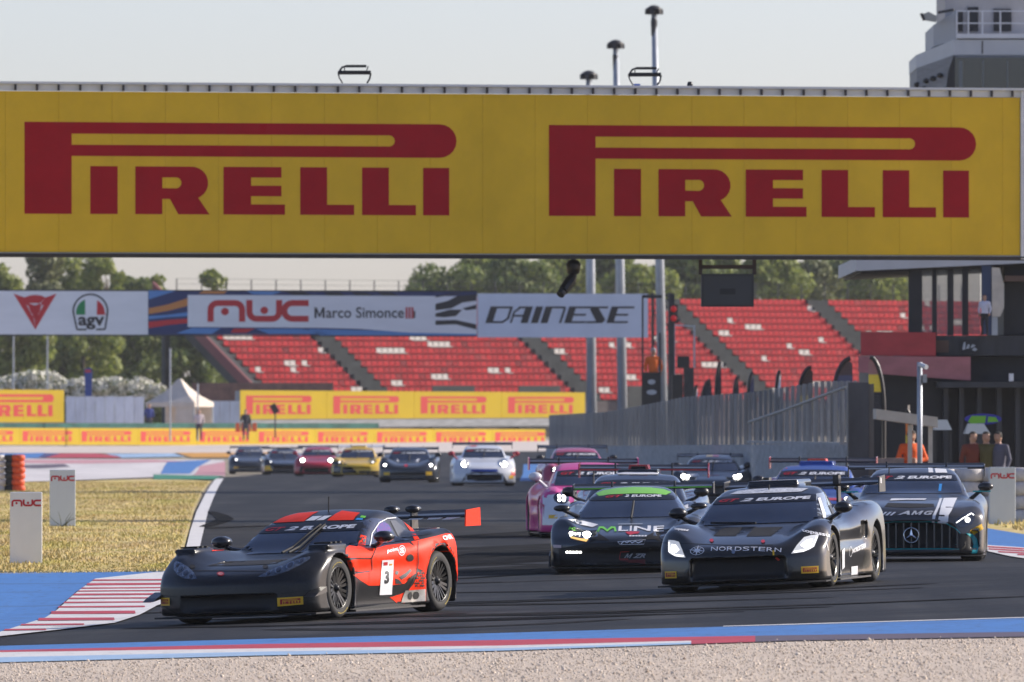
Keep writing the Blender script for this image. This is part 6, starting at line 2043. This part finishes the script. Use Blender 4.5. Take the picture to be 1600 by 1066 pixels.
Cc.poly('number_panel', zp(k3, (370, 592), (440, 592), (606, 632), (560, 652), (450, 628)), M_decw, 'pix', off=.008)
Cc.text('ML', zp(k3, (378, 670), (440, 674), (448, 654), (390, 648)), M_decg, bold=.02, off=.008)
Cc.poly('flag_sticker', zp(k3, (268, 782), (328, 786), (328, 806), (270, 804)), mat('pink_sticker', (.6, .45, .45), .5), 'pix', off=.010)
Cc.poly('lower_grille', [(-.86, .12), (.86, .12), (.88, .33), (.50, .395), (0, .41), (-.50, .395), (-.88, .33)], M_grille, off=.004, maxjump=.3)
Cc.side_glass([(1.5, .78), (1.8, .92), (2.2, 1.0), (2.7, .99), (2.9, .88), (2.2, .78)])
Cc.wiper((.02, .68), (.03, .90))
Cc.wing(1.06, .93, 4.25, M_satin, M_satin, plate_h=.16, plate_drop=.08)
MB().box(-.92, .92, 4.235, 4.245, 1.062, 1.078).build('green_wing_stripe', M_decg, Cc.o)
Cc.mirrors(1.35, .845, .90, M_satin, w=.11, h=.045)
for sx in (-1, 1):
    MB().prism([(.02, .10), (.30, .10), (.34, .30), (.12, .24)], sx * .985, sx * 1.0, 'yz').build('dive_plate', M_satin, Cc.o)

# ---- 4. grey coupe with the slatted grille
D = Car('race_car', BIG, 1424, 156.0, -3, 'dark grey coupe with slatted teal-edged grille and white bonnet stripe', GROUP, .024, mat('graphite_paint', (.055, .054, .056), .32, .3, coat=.6, noise=(4, .15), coat_rough=.12))
D.wheels(M_rim, 10, simple=True); D.splitter(.08, .07); D.floor()
a4 = lambda x, y: pp(x, y, 1180, 690, .2625)
D.glass(.91, 1.205, strip=.085)
teal = mat('teal_paint', (.01, .42, .44), .35, coat=.5)
go = [(-.70, .165), (.70, .165), (.745, .22), (.72, .33), (.62, .45), (.48, .53), (.25, .555), (-.25, .555), (-.48, .53), (-.62, .45), (-.72, .33), (-.745, .22)]
D.poly('grille_surround', go, teal, off=.004, maxjump=.4)
gi = [(a * .975, .165 + (b - .165) * .965 + .008) for a, b in go]
gr = D.poly('grille', gi, M_grille, off=.010, maxjump=.4)
for k in range(-6, 7):
    x = k * .105
    zt = np.interp(abs(x), [0, .25, .48, .62, .72], [.53, .53, .505, .43, .32])
    q0, q1 = D.front(x, .19, .02), D.front(x, zt - .01, .02)
    if q0 and q1:
        ym = min(q0.y, q1.y, .06)
        MB().box(x - .011, x + .011, ym - .01, ym + .10, .185, zt).build('grille_slat', mat('dark_chrome', (.10, .10, .105), .25, .9), D.o)
pt = Vector((0, -.03, .362))
MB().lathe([(.095, -.012), (.108, -.012), (.112, 0), (.108, .012), (.095, .012)], 28, 'z', Matrix.Translation(pt) @ Matrix.Rotation(R(90), 4, 'X'), close=True).build('star_emblem_ring', M_chrome, D.o, True)
for k in range(3):
    a = R(90 + 120 * k)
    tip = pt + Vector((math.cos(a) * .098, 0, math.sin(a) * .098))
    l = pt + Vector((math.cos(a + 1.05) * .022, 0, math.sin(a + 1.05) * .022)); r = pt + Vector((math.cos(a - 1.05) * .022, 0, math.sin(a - 1.05) * .022))
    MB().add([tip, l, r, pt + Vector((0, -.016, 0)), pt + Vector((0, .016, 0))], [(0, 1, 3), (0, 3, 2), (0, 4, 1), (0, 2, 4), (1, 4, 2, 3)]).build('star_emblem_arm', M_chrome, D.o)
D.poly('headlight', zp(a4, (1182, 472), (1225, 440), (1282, 414), (1308, 424), (1304, 465), (1285, 494), (1240, 510), (1205, 512)), M_lens, 'pix', off=.006, both=True)
st = stroke([a4(*p) for p in ((1195, 485), (1235, 458), (1285, 430), (1300, 440))], 1.3)
D.patch('running_light', flat_polys([[(a, -b) for a, b in s_][::-1] for s_ in st]), M_lamp2, 'pix', off=.012, both=True)
D.poly('bulb', [a4(*p) for p in circ(1262, 468, 16, 15)], M_lamp2, 'pix', off=.013, both=True, step=30)
D.poly('side_intake', zp(a4, (1205, 546), (1262, 550), (1302, 600), (1300, 650), (1280, 664), (1216, 660), (1250, 612)), M_flat, 'pix', off=.006, both=True)
D.poly('teal_fin', zp(a4, (1252, 546), (1296, 552), (1322, 580), (1332, 625), (1318, 662), (1286, 664), (1300, 612), (1284, 572)), teal, 'pix', off=.010, both=True)
D.poly('tyre_sticker', zp(a4, (1276, 530), (1346, 490), (1355, 520), (1300, 556)), M_decy, 'pix', off=.008)
D.poly('white_stripe', zp(a4, (1122, 338), (1202, 336), (1186, 372), (1168, 412), (1150, 440), (1146, 500), (1082, 498), (1092, 450), (1104, 390)), M_decw, 'pix', off=.005)
D.poly('white_pinstripe', zp(a4, (1098, 340), (1114, 338), (1096, 392), (1074, 440), (1064, 490), (1050, 490), (1056, 440), (1080, 390)), M_decw, 'pix', off=.005)
D.poly('white_stripe', [(.30, 1.21), (.46, 1.21), (.44, 1.26), (.28, 1.272)], M_decw, off=.006)
D.poly('white_pinstripe', [(.20, 1.215), (.265, 1.215), (.25, 1.275), (.19, 1.28)], M_decw, off=.006)
for k in range(4):
    x0 = 740 + k * 26
    D.poly('slanted_bar', zp(a4, (x0 - 18, 442), (x0 - 4, 442), (x0 + 22, 422), (x0 + 8, 422)), M_decw, 'pix', off=.009, step=30)
sd = mat('silver_decal', (.55, .56, .58), .4)
D.text('A', zp(a4, (846, 440), (920, 440), (926, 416), (866, 416)), sd, bold=.04, off=.011, shear=.3)
D.quad('lettering', letter_m(.3), zp(a4, (926, 440), (996, 440), (1002, 416), (932, 416)), sd, off=.011)
D.text('G', zp(a4, (1002, 440), (1056, 440), (1062, 416), (1008, 416)), sd, bold=.04, off=.011, shear=.3)
D.poly('sponsor_dash', zp(a4, (1090, 446), (1126, 447), (1126, 440), (1090, 439)), M_blackp2, 'pix', off=.011, step=30)
D.poly('bonnet_vent', zp(a4, (768, 390), (790, 366), (1062, 372), (1066, 390), (920, 396)), M_flat, 'pix', off=.004)
D.poly('sponsor_band', zp(a4, (800, 354), (900, 350), (1010, 350), (1022, 342), (812, 342)), M_decw, 'pix', off=.008)
D.side_glass([(2.15, .96), (2.5, 1.08), (2.9, 1.13), (3.3, 1.11), (3.45, 1.0), (2.6, .96)])
D.poly('driver_patch', zp(a4, (1095, 255), (1112, 255), (1106, 298), (1090, 298)), mat('cyan_decal', (.05, .30, .70), .4), 'pix', off=.010)
D.wing(1.275, .95, 4.35, M_satin, M_satin, plate_h=.18, plate_drop=.12)
for a, b in ((-.72, -.38), (.28, .72)):
    MB().box(a, b, 4.33, 4.342, 1.265, 1.282).build('wing_stripe', M_decw, D.o)
D.mirrors(2.05, 1.02, 1.0, M_satin, w=.11, h=.06)
for sx in (-1, 1):
    MB().box(sx * .92 - .10, sx * .92 + .15, 2.03, 2.1, .945, .965).build('mirror_trim', teal, D.o)
D.antenna(2.6, .10, -.35)

# ---- the cars behind, fewer marks
def strip_car(shape, px, d, yaw, label, body, res, lamps, wing_z, wing_m=None, plate=None, half=.92, glass=(.80, 1.17), marks=(), mir=(1.8, .97, .93), mir_m=None, lit=True, simple=True, spokes=8):
    c = Car('race_car', shape, px, d, yaw, label, GROUP, res, body)
    c.wheels(M_rim, spokes, simple=True, gold=d < 250)
    c.splitter(.07, .07); c.floor()
    c.glass(*glass, strip=.09)
    c.wing(wing_z, half, m=wing_m, plate=plate)
    c.mirrors(*mir, mir_m)
    ln, cores = lamps
    for mi in (False, True):
        h = c.poly('headlight', ln, M_lens, off=.009, mirror=mi, step=.08)
        for x, z, r in cores:
            c.poly('bulb', circ(x, z, r, r * .9, 10), M_lamp if lit else M_lamp2, off=.014, mirror=mi, parent=h, step=.2)
    for nm, poly, m in marks:
        c.poly(nm, poly, m, off=.006, step=.1)
    c.wiper((.0, glass[0] + .01), (.03, glass[0] + .22))
    return c
RRL = [(.60 + .13 * math.cos(R(a)), .665 + .10 * math.sin(R(a)) - .0) for a in range(0, 360, 30)]
QUAD = [(.565, .695, .024), (.635, .695, .024), (.565, .630, .024), (.635, .630, .024)]
M_pink = mat('pink_paint', (.66, .06, .26), .35, coat=.4)
M_wht = mat('white_car_paint', (.70, .71, .74), .3, coat=.7, noise=(4, .08))
M_crim = mat('crimson_paint', (.45, .03, .08), .3, coat=.7)
M_blk2 = mat('black_gloss_paint', (.02, .022, .026), .25, coat=.8)
M_yel = mat('yellow_car_paint', (.72, .46, .03), .3, coat=.7)
M_redc = mat('red_car_paint', (.46, .012, .03), .3, coat=.7)
M_blu = mat('blue_car_paint', (.02, .06, .30), .3, coat=.7)
hood_p = lambda w, z0, z1: [(-w, z0), (w, z0), (w * .9, z1), (-w * .9, z1)]
e = strip_car(RR, 936, 189.0, 3, 'pink and white car with four-dot headlamp, half hidden', M_pink, .03, (RRL, QUAD), 1.24, M_satin, M_pink, glass=(.85, 1.13), mir=(1.7, 1.02, .97), mir_m=M_wht,
    marks=(('white_fender', [(-.92, .22), (-.36, .22), (-.40, .50), (-.46, .55), (-.50, .74), (-.60, .80), (-.80, .79), (-.90, .70)], M_wht), ('white_fender', [(.92, .22), (.36, .22), (.40, .50), (.46, .55), (.50, .74), (.60, .80), (.80, .79), (.90, .70)], M_wht),
           ('crimson_flash', [(-.97, .24), (-.91, .24), (-.88, .55), (-.94, .60)], M_crim), ('dark_mark', [(-.40, .60), (-.28, .60), (-.24, .72), (-.34, .74)], M_blackp2), ('white_mark', [(-.30, .50), (.1, .50), (.12, .60), (-.24, .60)], M_wht),
           ('tyre_sticker', [(-.82, .33), (-.68, .33), (-.68, .39), (-.82, .39)], M_decy), ('white_pillar', [(-.72, .84), (-.68, .84), (-.55, 1.10), (-.59, 1.10)], M_wht), ('bonnet_edge', [(-.6, .80), (.6, .80), (.58, .835), (-.58, .835)], M_wht)))
LM = [(.52, .52), (.66, .60), (.76, .66), (.80, .62), (.74, .55), (.62, .51)]
f6 = strip_car(MID, 986, 164.0, -3, 'black and white car with red wing and red roof scoop behind the green-roofed one', M_blk2, .03, (LM, [(.66, .58, .04)]), 1.23, M_satin, M_redc, half=.95, glass=(.735, 1.085), mir=(1.5, .92, .96), lit=False,
    marks=(('white_roof_edge', [(-.60, 1.10), (-.30, 1.165), (.30, 1.165), (.60, 1.10), (.52, 1.17), (.2, 1.20), (-.2, 1.20), (-.52, 1.17)], M_decw), ('white_fender', [(.72, .60), (.95, .60), (.9, .78), (.74, .72)], M_decw), ('white_fender', [(-.72, .60), (-.95, .60), (-.9, .78), (-.74, .72)], M_decw)))
sc = MB().prism([(-.17, 1.19), (.17, 1.19), (.13, 1.31), (-.13, 1.31)], 2.55, 3.3, 'xz').build('roof_scoop', M_redc, f6.o)
MB().prism([(-.13, 1.205), (.13, 1.205), (.10, 1.285), (-.10, 1.285)], 2.53, 2.545, 'xz').build('scoop_mouth', M_flat, sc)
for a_, b_ in ((-.93, -.15), (.15, .93)):
    MB().box(a_, b_, 4.375, 4.385, 1.215, 1.24).build('wing_stripe', M_redc, f6.o)
g7 = strip_car(RR, 905, 300.0, 2, 'crimson and pale car farthest back among the right-hand pack', M_crim, .04, (RRL, QUAD), 1.25, M_satin, M_satin, glass=(.85, 1.14), mir=(1.7, 1.0, .97),
    marks=(('pale_roof', [(-.50, 1.19), (0, 1.215), (0, 1.27), (-.45, 1.26)], M_steel), ('white_bonnet', hood_p(.40, .55, .80), M_wht)))
LK = [(.50, .50), (.78, .56), (.80, .62), (.60, .585)]
h8 = strip_car(BUB, 1111, 285.0, -2, 'dark bubble-cockpit car with yellow and red patches, lamps blazing', MATS['slate_paint'], .04, (LK, [(.70, .57, .055), (.60, .55, .05)]), 1.06, M_satin, M_satin, glass=(.69, 1.0), mir=(1.35, .85, .90),
    marks=(('yellow_patch', [(-.16, 1.055), (0, 1.06), (0, 1.12), (-.15, 1.12)], M_yel), ('red_patch', [(0, 1.06), (.16, 1.055), (.15, 1.12), (0, 1.12)], M_redc), ('yellow_patch', [(-.22, .585), (-.02, .585), (-.02, .68), (-.20, .68)], M_yel), ('red_patch', [(-.02, .585), (.2, .585), (.18, .68), (-.02, .68)], M_redc), ('number_panel', [(-.62, .56), (-.30, .58), (-.36, .63), (-.66, .62)], M_decw)))
i9 = strip_car(MID, 1262, 199.0, -5, 'blue and red car with red roof scoop behind the black wing', M_blu, .03, (LM, [(.66, .58, .04)]), 1.22, M_satin, M_redc, half=.95, glass=(.735, 1.085), mir=(1.5, .92, .96), lit=False,
    marks=(('red_roof_patch', [(-.52, 1.10), (-.30, 1.15), (-.30, 1.19), (-.48, 1.16)], mat('flame_red', (.75, .06, .03), .35)), ('red_bonnet', hood_p(.6, .56, .70), mat('coral_paint', (.60, .05, .06), .35)), ('white_patch', [(.2, .60), (.6, .62), (.5, .70), (.2, .70)], M_decw)))
st = stroke([(-.17, 1.19), (-.15, 1.27), (.15, 1.27), (.17, 1.19)], .03)
m_ = MB()
for q in st: m_.prism(q, 2.6, 3.2, 'xz')
m_.build('roof_scoop', MATS['flame_red'], i9.o)
# far group on the straight
j10 = strip_car(RR, 757, 350.0, 1, 'white far car with red mirrors and both headlamps glaring', M_wht, .04, (RRL, [(.60, .665, .10)]), 1.27, M_satin, M_satin, glass=(.85, 1.14), mir=(1.7, 1.0, 1.0), mir_m=M_redc,
    marks=(('red_strip', [(-.56, 1.19), (-.2, 1.215), (-.2, 1.25), (-.5, 1.23)], M_decr), ('blue_band', [(-.42, .44), (.42, .44), (.40, .52), (-.40, .52)], M_blu), ('red_marks', [(-.15, .72), (.2, .72), (.2, .79), (-.15, .79)], M_decr), ('mouth', [(-.72, .10), (.72, .10), (.55, .38), (.3, .44), (-.3, .44), (-.55, .38)], M_flat), ('red_corner', [(.80, .30), (.95, .30), (.93, .55), (.84, .50)], M_decr), ('amber_sticker', [(.76, .22), (.9, .22), (.9, .32), (.76, .32)], M_decy)))
LG = [(.52, .50), (.66, .58), (.80, .64), (.84, .58), (.74, .52), (.60, .48)]
k11 = strip_car(GT, 637, 378.0, -1, 'black far car with two white bonnet stripes and orange stickers', MATS['slate_paint'], .04, (LG, [(.76, .57, .045)]), 1.10, M_satin, M_satin, glass=(.70, 1.035), mir=(2.0, .92, .96),
    marks=(('white_bonnet_stripe', [(-.36, .62), (-.28, .62), (-.40, .78), (-.48, .78)], M_decw), ('white_bonnet_stripe', [(.14, .62), (.24, .62), (.36, .78), (.28, .78)], M_decw), ('badge', circ(-.06, .56, .06, .04), M_decr), ('orange_sticker', [(-.80, .24), (-.60, .24), (-.60, .34), (-.80, .34)], M_decy), ('orange_sticker', [(.60, .24), (.80, .24), (.80, .36), (.60, .36)], M_decy)))
l12 = strip_car(MID, 556, 452.0, -2, 'yellow and black far car half hidden beside the striped one', M_yel, .045, (LM, [(.66, .58, .03)]), 1.19, M_wht, M_satin, glass=(.735, 1.085), mir=(1.5, .92, .96), lit=False,
    marks=(('black_flank', [(-.99, .14), (.10, .14), (-.20, .40), (-.50, .58), (-.62, .70), (-.95, .74)], M_blk2), ('black_lip', [(.10, .12), (.95, .12), (.95, .24), (.10, .24)], M_flat)))
m13 = strip_car(RR, 494, 488.0, -1, 'dark red far car with bright lamps in the middle of the straight', M_redc, .045, (RRL, [(.60, .665, .085)]), 1.24, M_satin, M_satin, glass=(.85, 1.14), mir=(1.7, 1.0, .97), mir_m=M_redc,
    marks=(('bonnet_opening', [(-.35, .68), (.35, .68), (.38, .78), (-.38, .78)], M_flat), ('lower_grille', hood_p(.75, .12, .42), M_flat)))
n14 = strip_car(MID, 446, 520.0, 3, 'black far car with orange flash between the leftmost and the red one', M_blk2, .045, (LM, [(.66, .58, .03)]), 1.19, M_satin, M_satin, glass=(.735, 1.085), mir=(1.5, .92, .96), lit=False,
    marks=(('orange_flash', [(-.95, .20), (-.60, .20), (-.70, .42), (-.92, .40)], M_decy), ('orange_sticker', [(.5, .24), (.66, .24), (.66, .34), (.5, .34)], M_decy)))
o15 = strip_car(RR, 389, 540.0, 1, 'dark grey far car at the left end of the far group', MATS['slate_paint'], .045, (RRL, [(.60, .665, .05)]), 1.22, M_satin, M_satin, glass=(.85, 1.14), mir=(1.7, 1.0, .97), lit=False,
    marks=(('orange_sticker', [(-.72, .26), (-.5, .26), (-.5, .35), (-.72, .35)], M_decy),))
# ================================================================== TREES AND SHRUBS
def leaf_cloud(centers, radii, n_each, size, flat=.75):
    """leaf-sized quads spread through clumps"""
    V = []
    for (c, r, n) in zip(centers, radii, n_each):
        d = rng.normal(0, 1, (n, 3)); d /= np.linalg.norm(d, axis=1)[:, None]
        rad = r * rng.uniform(.25, 1, n) ** .45
        p = np.array(c) + d * rad[:, None] * np.array([1, 1, flat])
        nrm = d + rng.normal(0, .6, (n, 3)); nrm /= np.linalg.norm(nrm, axis=1)[:, None]
        t = np.cross(nrm, rng.normal(0, 1, (n, 3))); t /= np.linalg.norm(t, axis=1)[:, None]
        b = np.cross(nrm, t)
        s = size * rng.uniform(.6, 1.35, n)[:, None]
        V.append(np.stack([p - t * s, p - b * s * .55, p + t * s, p + b * s * .55], 1))
    V = np.concatenate(V).reshape(-1, 3)
    return V, np.arange(len(V)).reshape(-1, 4)
LEAF = {
    'olive': island_mat('olive_leaves', [(0, (.14, .18, .03)), (.5, (.25, .30, .06)), (1, (.38, .40, .10))], .6, .45),
    'deep': island_mat('deep_green_leaves', [(0, (.08, .12, .028)), (.5, (.16, .21, .05)), (1, (.26, .30, .075))], .6, .42),
    'pale': island_mat('pale_leaves', [(0, (.10, .115, .040)), (.5, (.16, .18, .060)), (1, (.24, .25, .10))], .6, .35)}
M_bark = mat('bark', (.11, .085, .06), .9, noise=(2, .4), bump=(8, .6, .05))
def tree(px, d, yt, wpx, label, kind, low=.15, lean=0, group='trees beyond the grandstand', dens=1.0):
    k = d / F
    x = X(px, d)
    zb = gz(x, min(d, 2900)) - .2
    h = Zp(yt, d) - zb
    w = wpx / 2 * k
    o = empty('tree', (x, d, zb), 0, label, 'tree', group)
    pts = [(0, 0, -.3), (lean * .2, .1, h * .25), (lean * .6, 0, h * .55), (lean, .1, h * .85)]
    MB().tube(pts, [.32, .26, .16, .05], 8).build('trunk', M_bark, o, True)
    cs, rs, ns = [], [], []
    n = int(46 * dens)
    for i in range(n):
        t = low + (1 - low) * random.random() ** .8
        prof = max(.25, 1 - (max(0, t - .72) / .36) ** 2 - (max(0, .45 - t) / .6) ** 2)
        a = random.uniform(0, 6.28)
        r = w * prof * math.sqrt(random.random()) * .85
        rad = max(.7, w * random.uniform(.24, .46))
        z = h * t - rad * .5
        cs.append((math.cos(a) * r + lean * t, math.sin(a) * r * .8, z)); rs.append(rad); ns.append(int(190 * min(2.2, (rad / 1.2) ** 1.2)))
    lb = MB()
    for c in cs[:7]:
        t = max(.15, min(.8, c[2] / h - .2))
        lb.tube([(lean * t, 0, h * t), (c[0] * .6, c[1] * .6, (h * t + c[2]) / 2 + .2), c], [.10, .06, .02], 5)
    b = lb.build('limbs', M_bark, o); b['kind'] = 'stuff'
    V, Q = leaf_cloud(cs, rs, ns, .27)
    c = link('crown', fast_mesh('crown', V, Q), LEAF[kind], o)
    return o
KN = {'olive': 'olive green', 'deep': 'deep green', 'pale': 'pale green'}
left = [(-10, 405, 110, 'olive', .0), (62, 394, 120, 'pale', .05), (110, 400, 110, 'olive', .05), (168, 392, 100, 'olive', .05), (205, 425, 90, 'deep', .0), (238, 430, 60, 'olive', .05), (285, 462, 110, 'deep', 0), (334, 424, 84, 'olive', .05), (360, 470, 90, 'deep', 0),
        (30, 470, 130, 'olive', 0), (130, 480, 130, 'olive', 0), (215, 500, 120, 'deep', 0), (300, 500, 110, 'deep', 0)]
where = ['at the left edge', 'above the horned face mark', 'above the helmet mark', 'tallest over the helmet mark', 'where the white board meets the blue one', 'slim one over the start of the blue board', 'behind the blue board low down', 'alone against the sky over the wordmark', 'next to the left end of the grandstand',
         'low under the face mark board', 'low under the helmet mark board', 'low under the blue board end', 'low and dark left of the grandstand']
for i, ((px, yt, w, kd, low), wh) in enumerate(zip(left, where)):
    tree(px, 930 - (60 if i > 8 else 0) + (i % 3) * 12, yt, w, '%s tree %s' % (KN[kd], wh), kd, low, group='trees left of the grandstand', dens=1.1)
right = [(655, 440, 60, 'deep'), (700, 402, 110, 'deep'), (760, 396, 110, 'olive'), (820, 392, 120, 'deep'), (880, 398, 100, 'olive'), (940, 388, 110, 'deep'), (1000, 394, 110, 'olive'), (1065, 390, 110, 'deep'), (1120, 396, 90, 'olive'), (1200, 392, 110, 'olive'), (1262, 402, 90, 'pale'), (1318, 398, 100, 'deep'), (1370, 408, 90, 'olive'), (1408, 425, 50, 'pale')]
where = ['at the start of the tree line right of the open sky', 'second in the line over the gantry', 'over the chequered end of the blue board', 'over the left of the slanted wordmark', 'over the middle of the slanted wordmark', 'behind the shortest lamp pole', 'behind the middle lamp pole', 'behind the tallest lamp pole', 'behind the left of the hanging screen', 'just right of the hanging screen', 'below the first L of the right wordmark', 'under the white roof end of the pit building', 'beside the pit building roof', 'last in the line next to the dark columns']
for i, ((px, yt, w, kd), wh) in enumerate(zip(right, where)):
    tree(px, 960 + (i % 3) * 14, yt + random.uniform(-4, 8), w * 1.35, '%s tree %s' % (KN[kd], wh), kd, .25, dens=1.3)
# oleanders with white blossom
def oleander(px, d, yt, yb, wpx, label):
    k = d / F
    x = X(px, d)
    zb, zt = Zp(yb, d), Zp(yt, d)
    o = empty('oleander', (x, d, zb - .6), 0, label, 'shrub', 'white flowering oleanders by the far wall')
    w = wpx / 2 * k; h = zt - zb + .6
    cs = [(random.uniform(-w, w), random.uniform(-.7, .7), h * random.uniform(.25, .8)) for _ in range(16)]
    rs = [h * random.uniform(.18, .3) for _ in cs]
    V, Q = leaf_cloud(cs, rs, [90] * len(cs), .10)
    link('foliage', fast_mesh('foliage', V, Q), LEAF['deep'], o)
    V, Q = leaf_cloud([(c[0], c[1] - .05, c[2] + .05) for c in cs], [r * 1.12 for r in rs], [150] * len(cs), .10)
    b = link('blossom', fast_mesh('blossom', V, Q), mat('white_blossom', (.82, .79, .68), .7), o)
    b['kind'] = 'stuff'
    st = MB()
    for c in cs[:6]: st.tube([(c[0] * .3, 0, 0), (c[0] * .7, c[1] * .5, c[2] * .6), c], [.04, .03, .01], 5)
    q = st.build('stems', M_bark, o); q['kind'] = 'stuff'
for i, (px, yt, w, wh) in enumerate(((-8, 582, 40, 'at the left edge of the row'), (30, 578, 44, 'second from the left edge'), (72, 577, 46, 'tallest and roundest, over the banner end'), (116, 588, 40, 'just left of the blue feather banner'), (165, 589, 44, 'right of the blue feather banner'), (200, 588, 40, 'over the middle of the screen wall'), (236, 592, 40, 'last one, beside the tent roof'))):
    oleander(px, 705, yt, 622, w, 'white flowering oleander %s' % wh)
# weeds by the marker board
x, d = G(98, 824)
o = empty('weed', (x, d - .3, gz(x, d)), 0, 'thin dark weed growing at the foot of the farther marker board', 'plant')
for i in range(7):
    a = random.uniform(-.35, .35)
    MB().tube([(random.uniform(-.08, .08), 0, 0), (a * .4, 0, random.uniform(.1, .16)), (a, 0, random.uniform(.16, .30))], [.006, .005, .002], 4).build('stem', mat('weed_green', (.06, .075, .025), .8), o)

# ---- summer haze over the whole place
hz = MB().box(-620, 620, -60, 1500, -3.0, 34).build('haze', None)
hm = bpy.data.materials.new('haze_air'); hm.use_nodes = True
hn = hm.node_tree; hn.nodes.clear()
pv = hn.nodes.new('ShaderNodeVolumePrincipled')
pv.inputs['Color'].default_value = (.95, .95, .96, 1)
pv.inputs['Density'].default_value = .00007
ho = hn.nodes.new('ShaderNodeOutputMaterial')
hn.links.new(pv.outputs[0], ho.inputs['Volume'])
hz.data.materials.append(hm)
tag(hz, 'thin pale summer haze over the whole circuit', 'haze', kind='stuff')
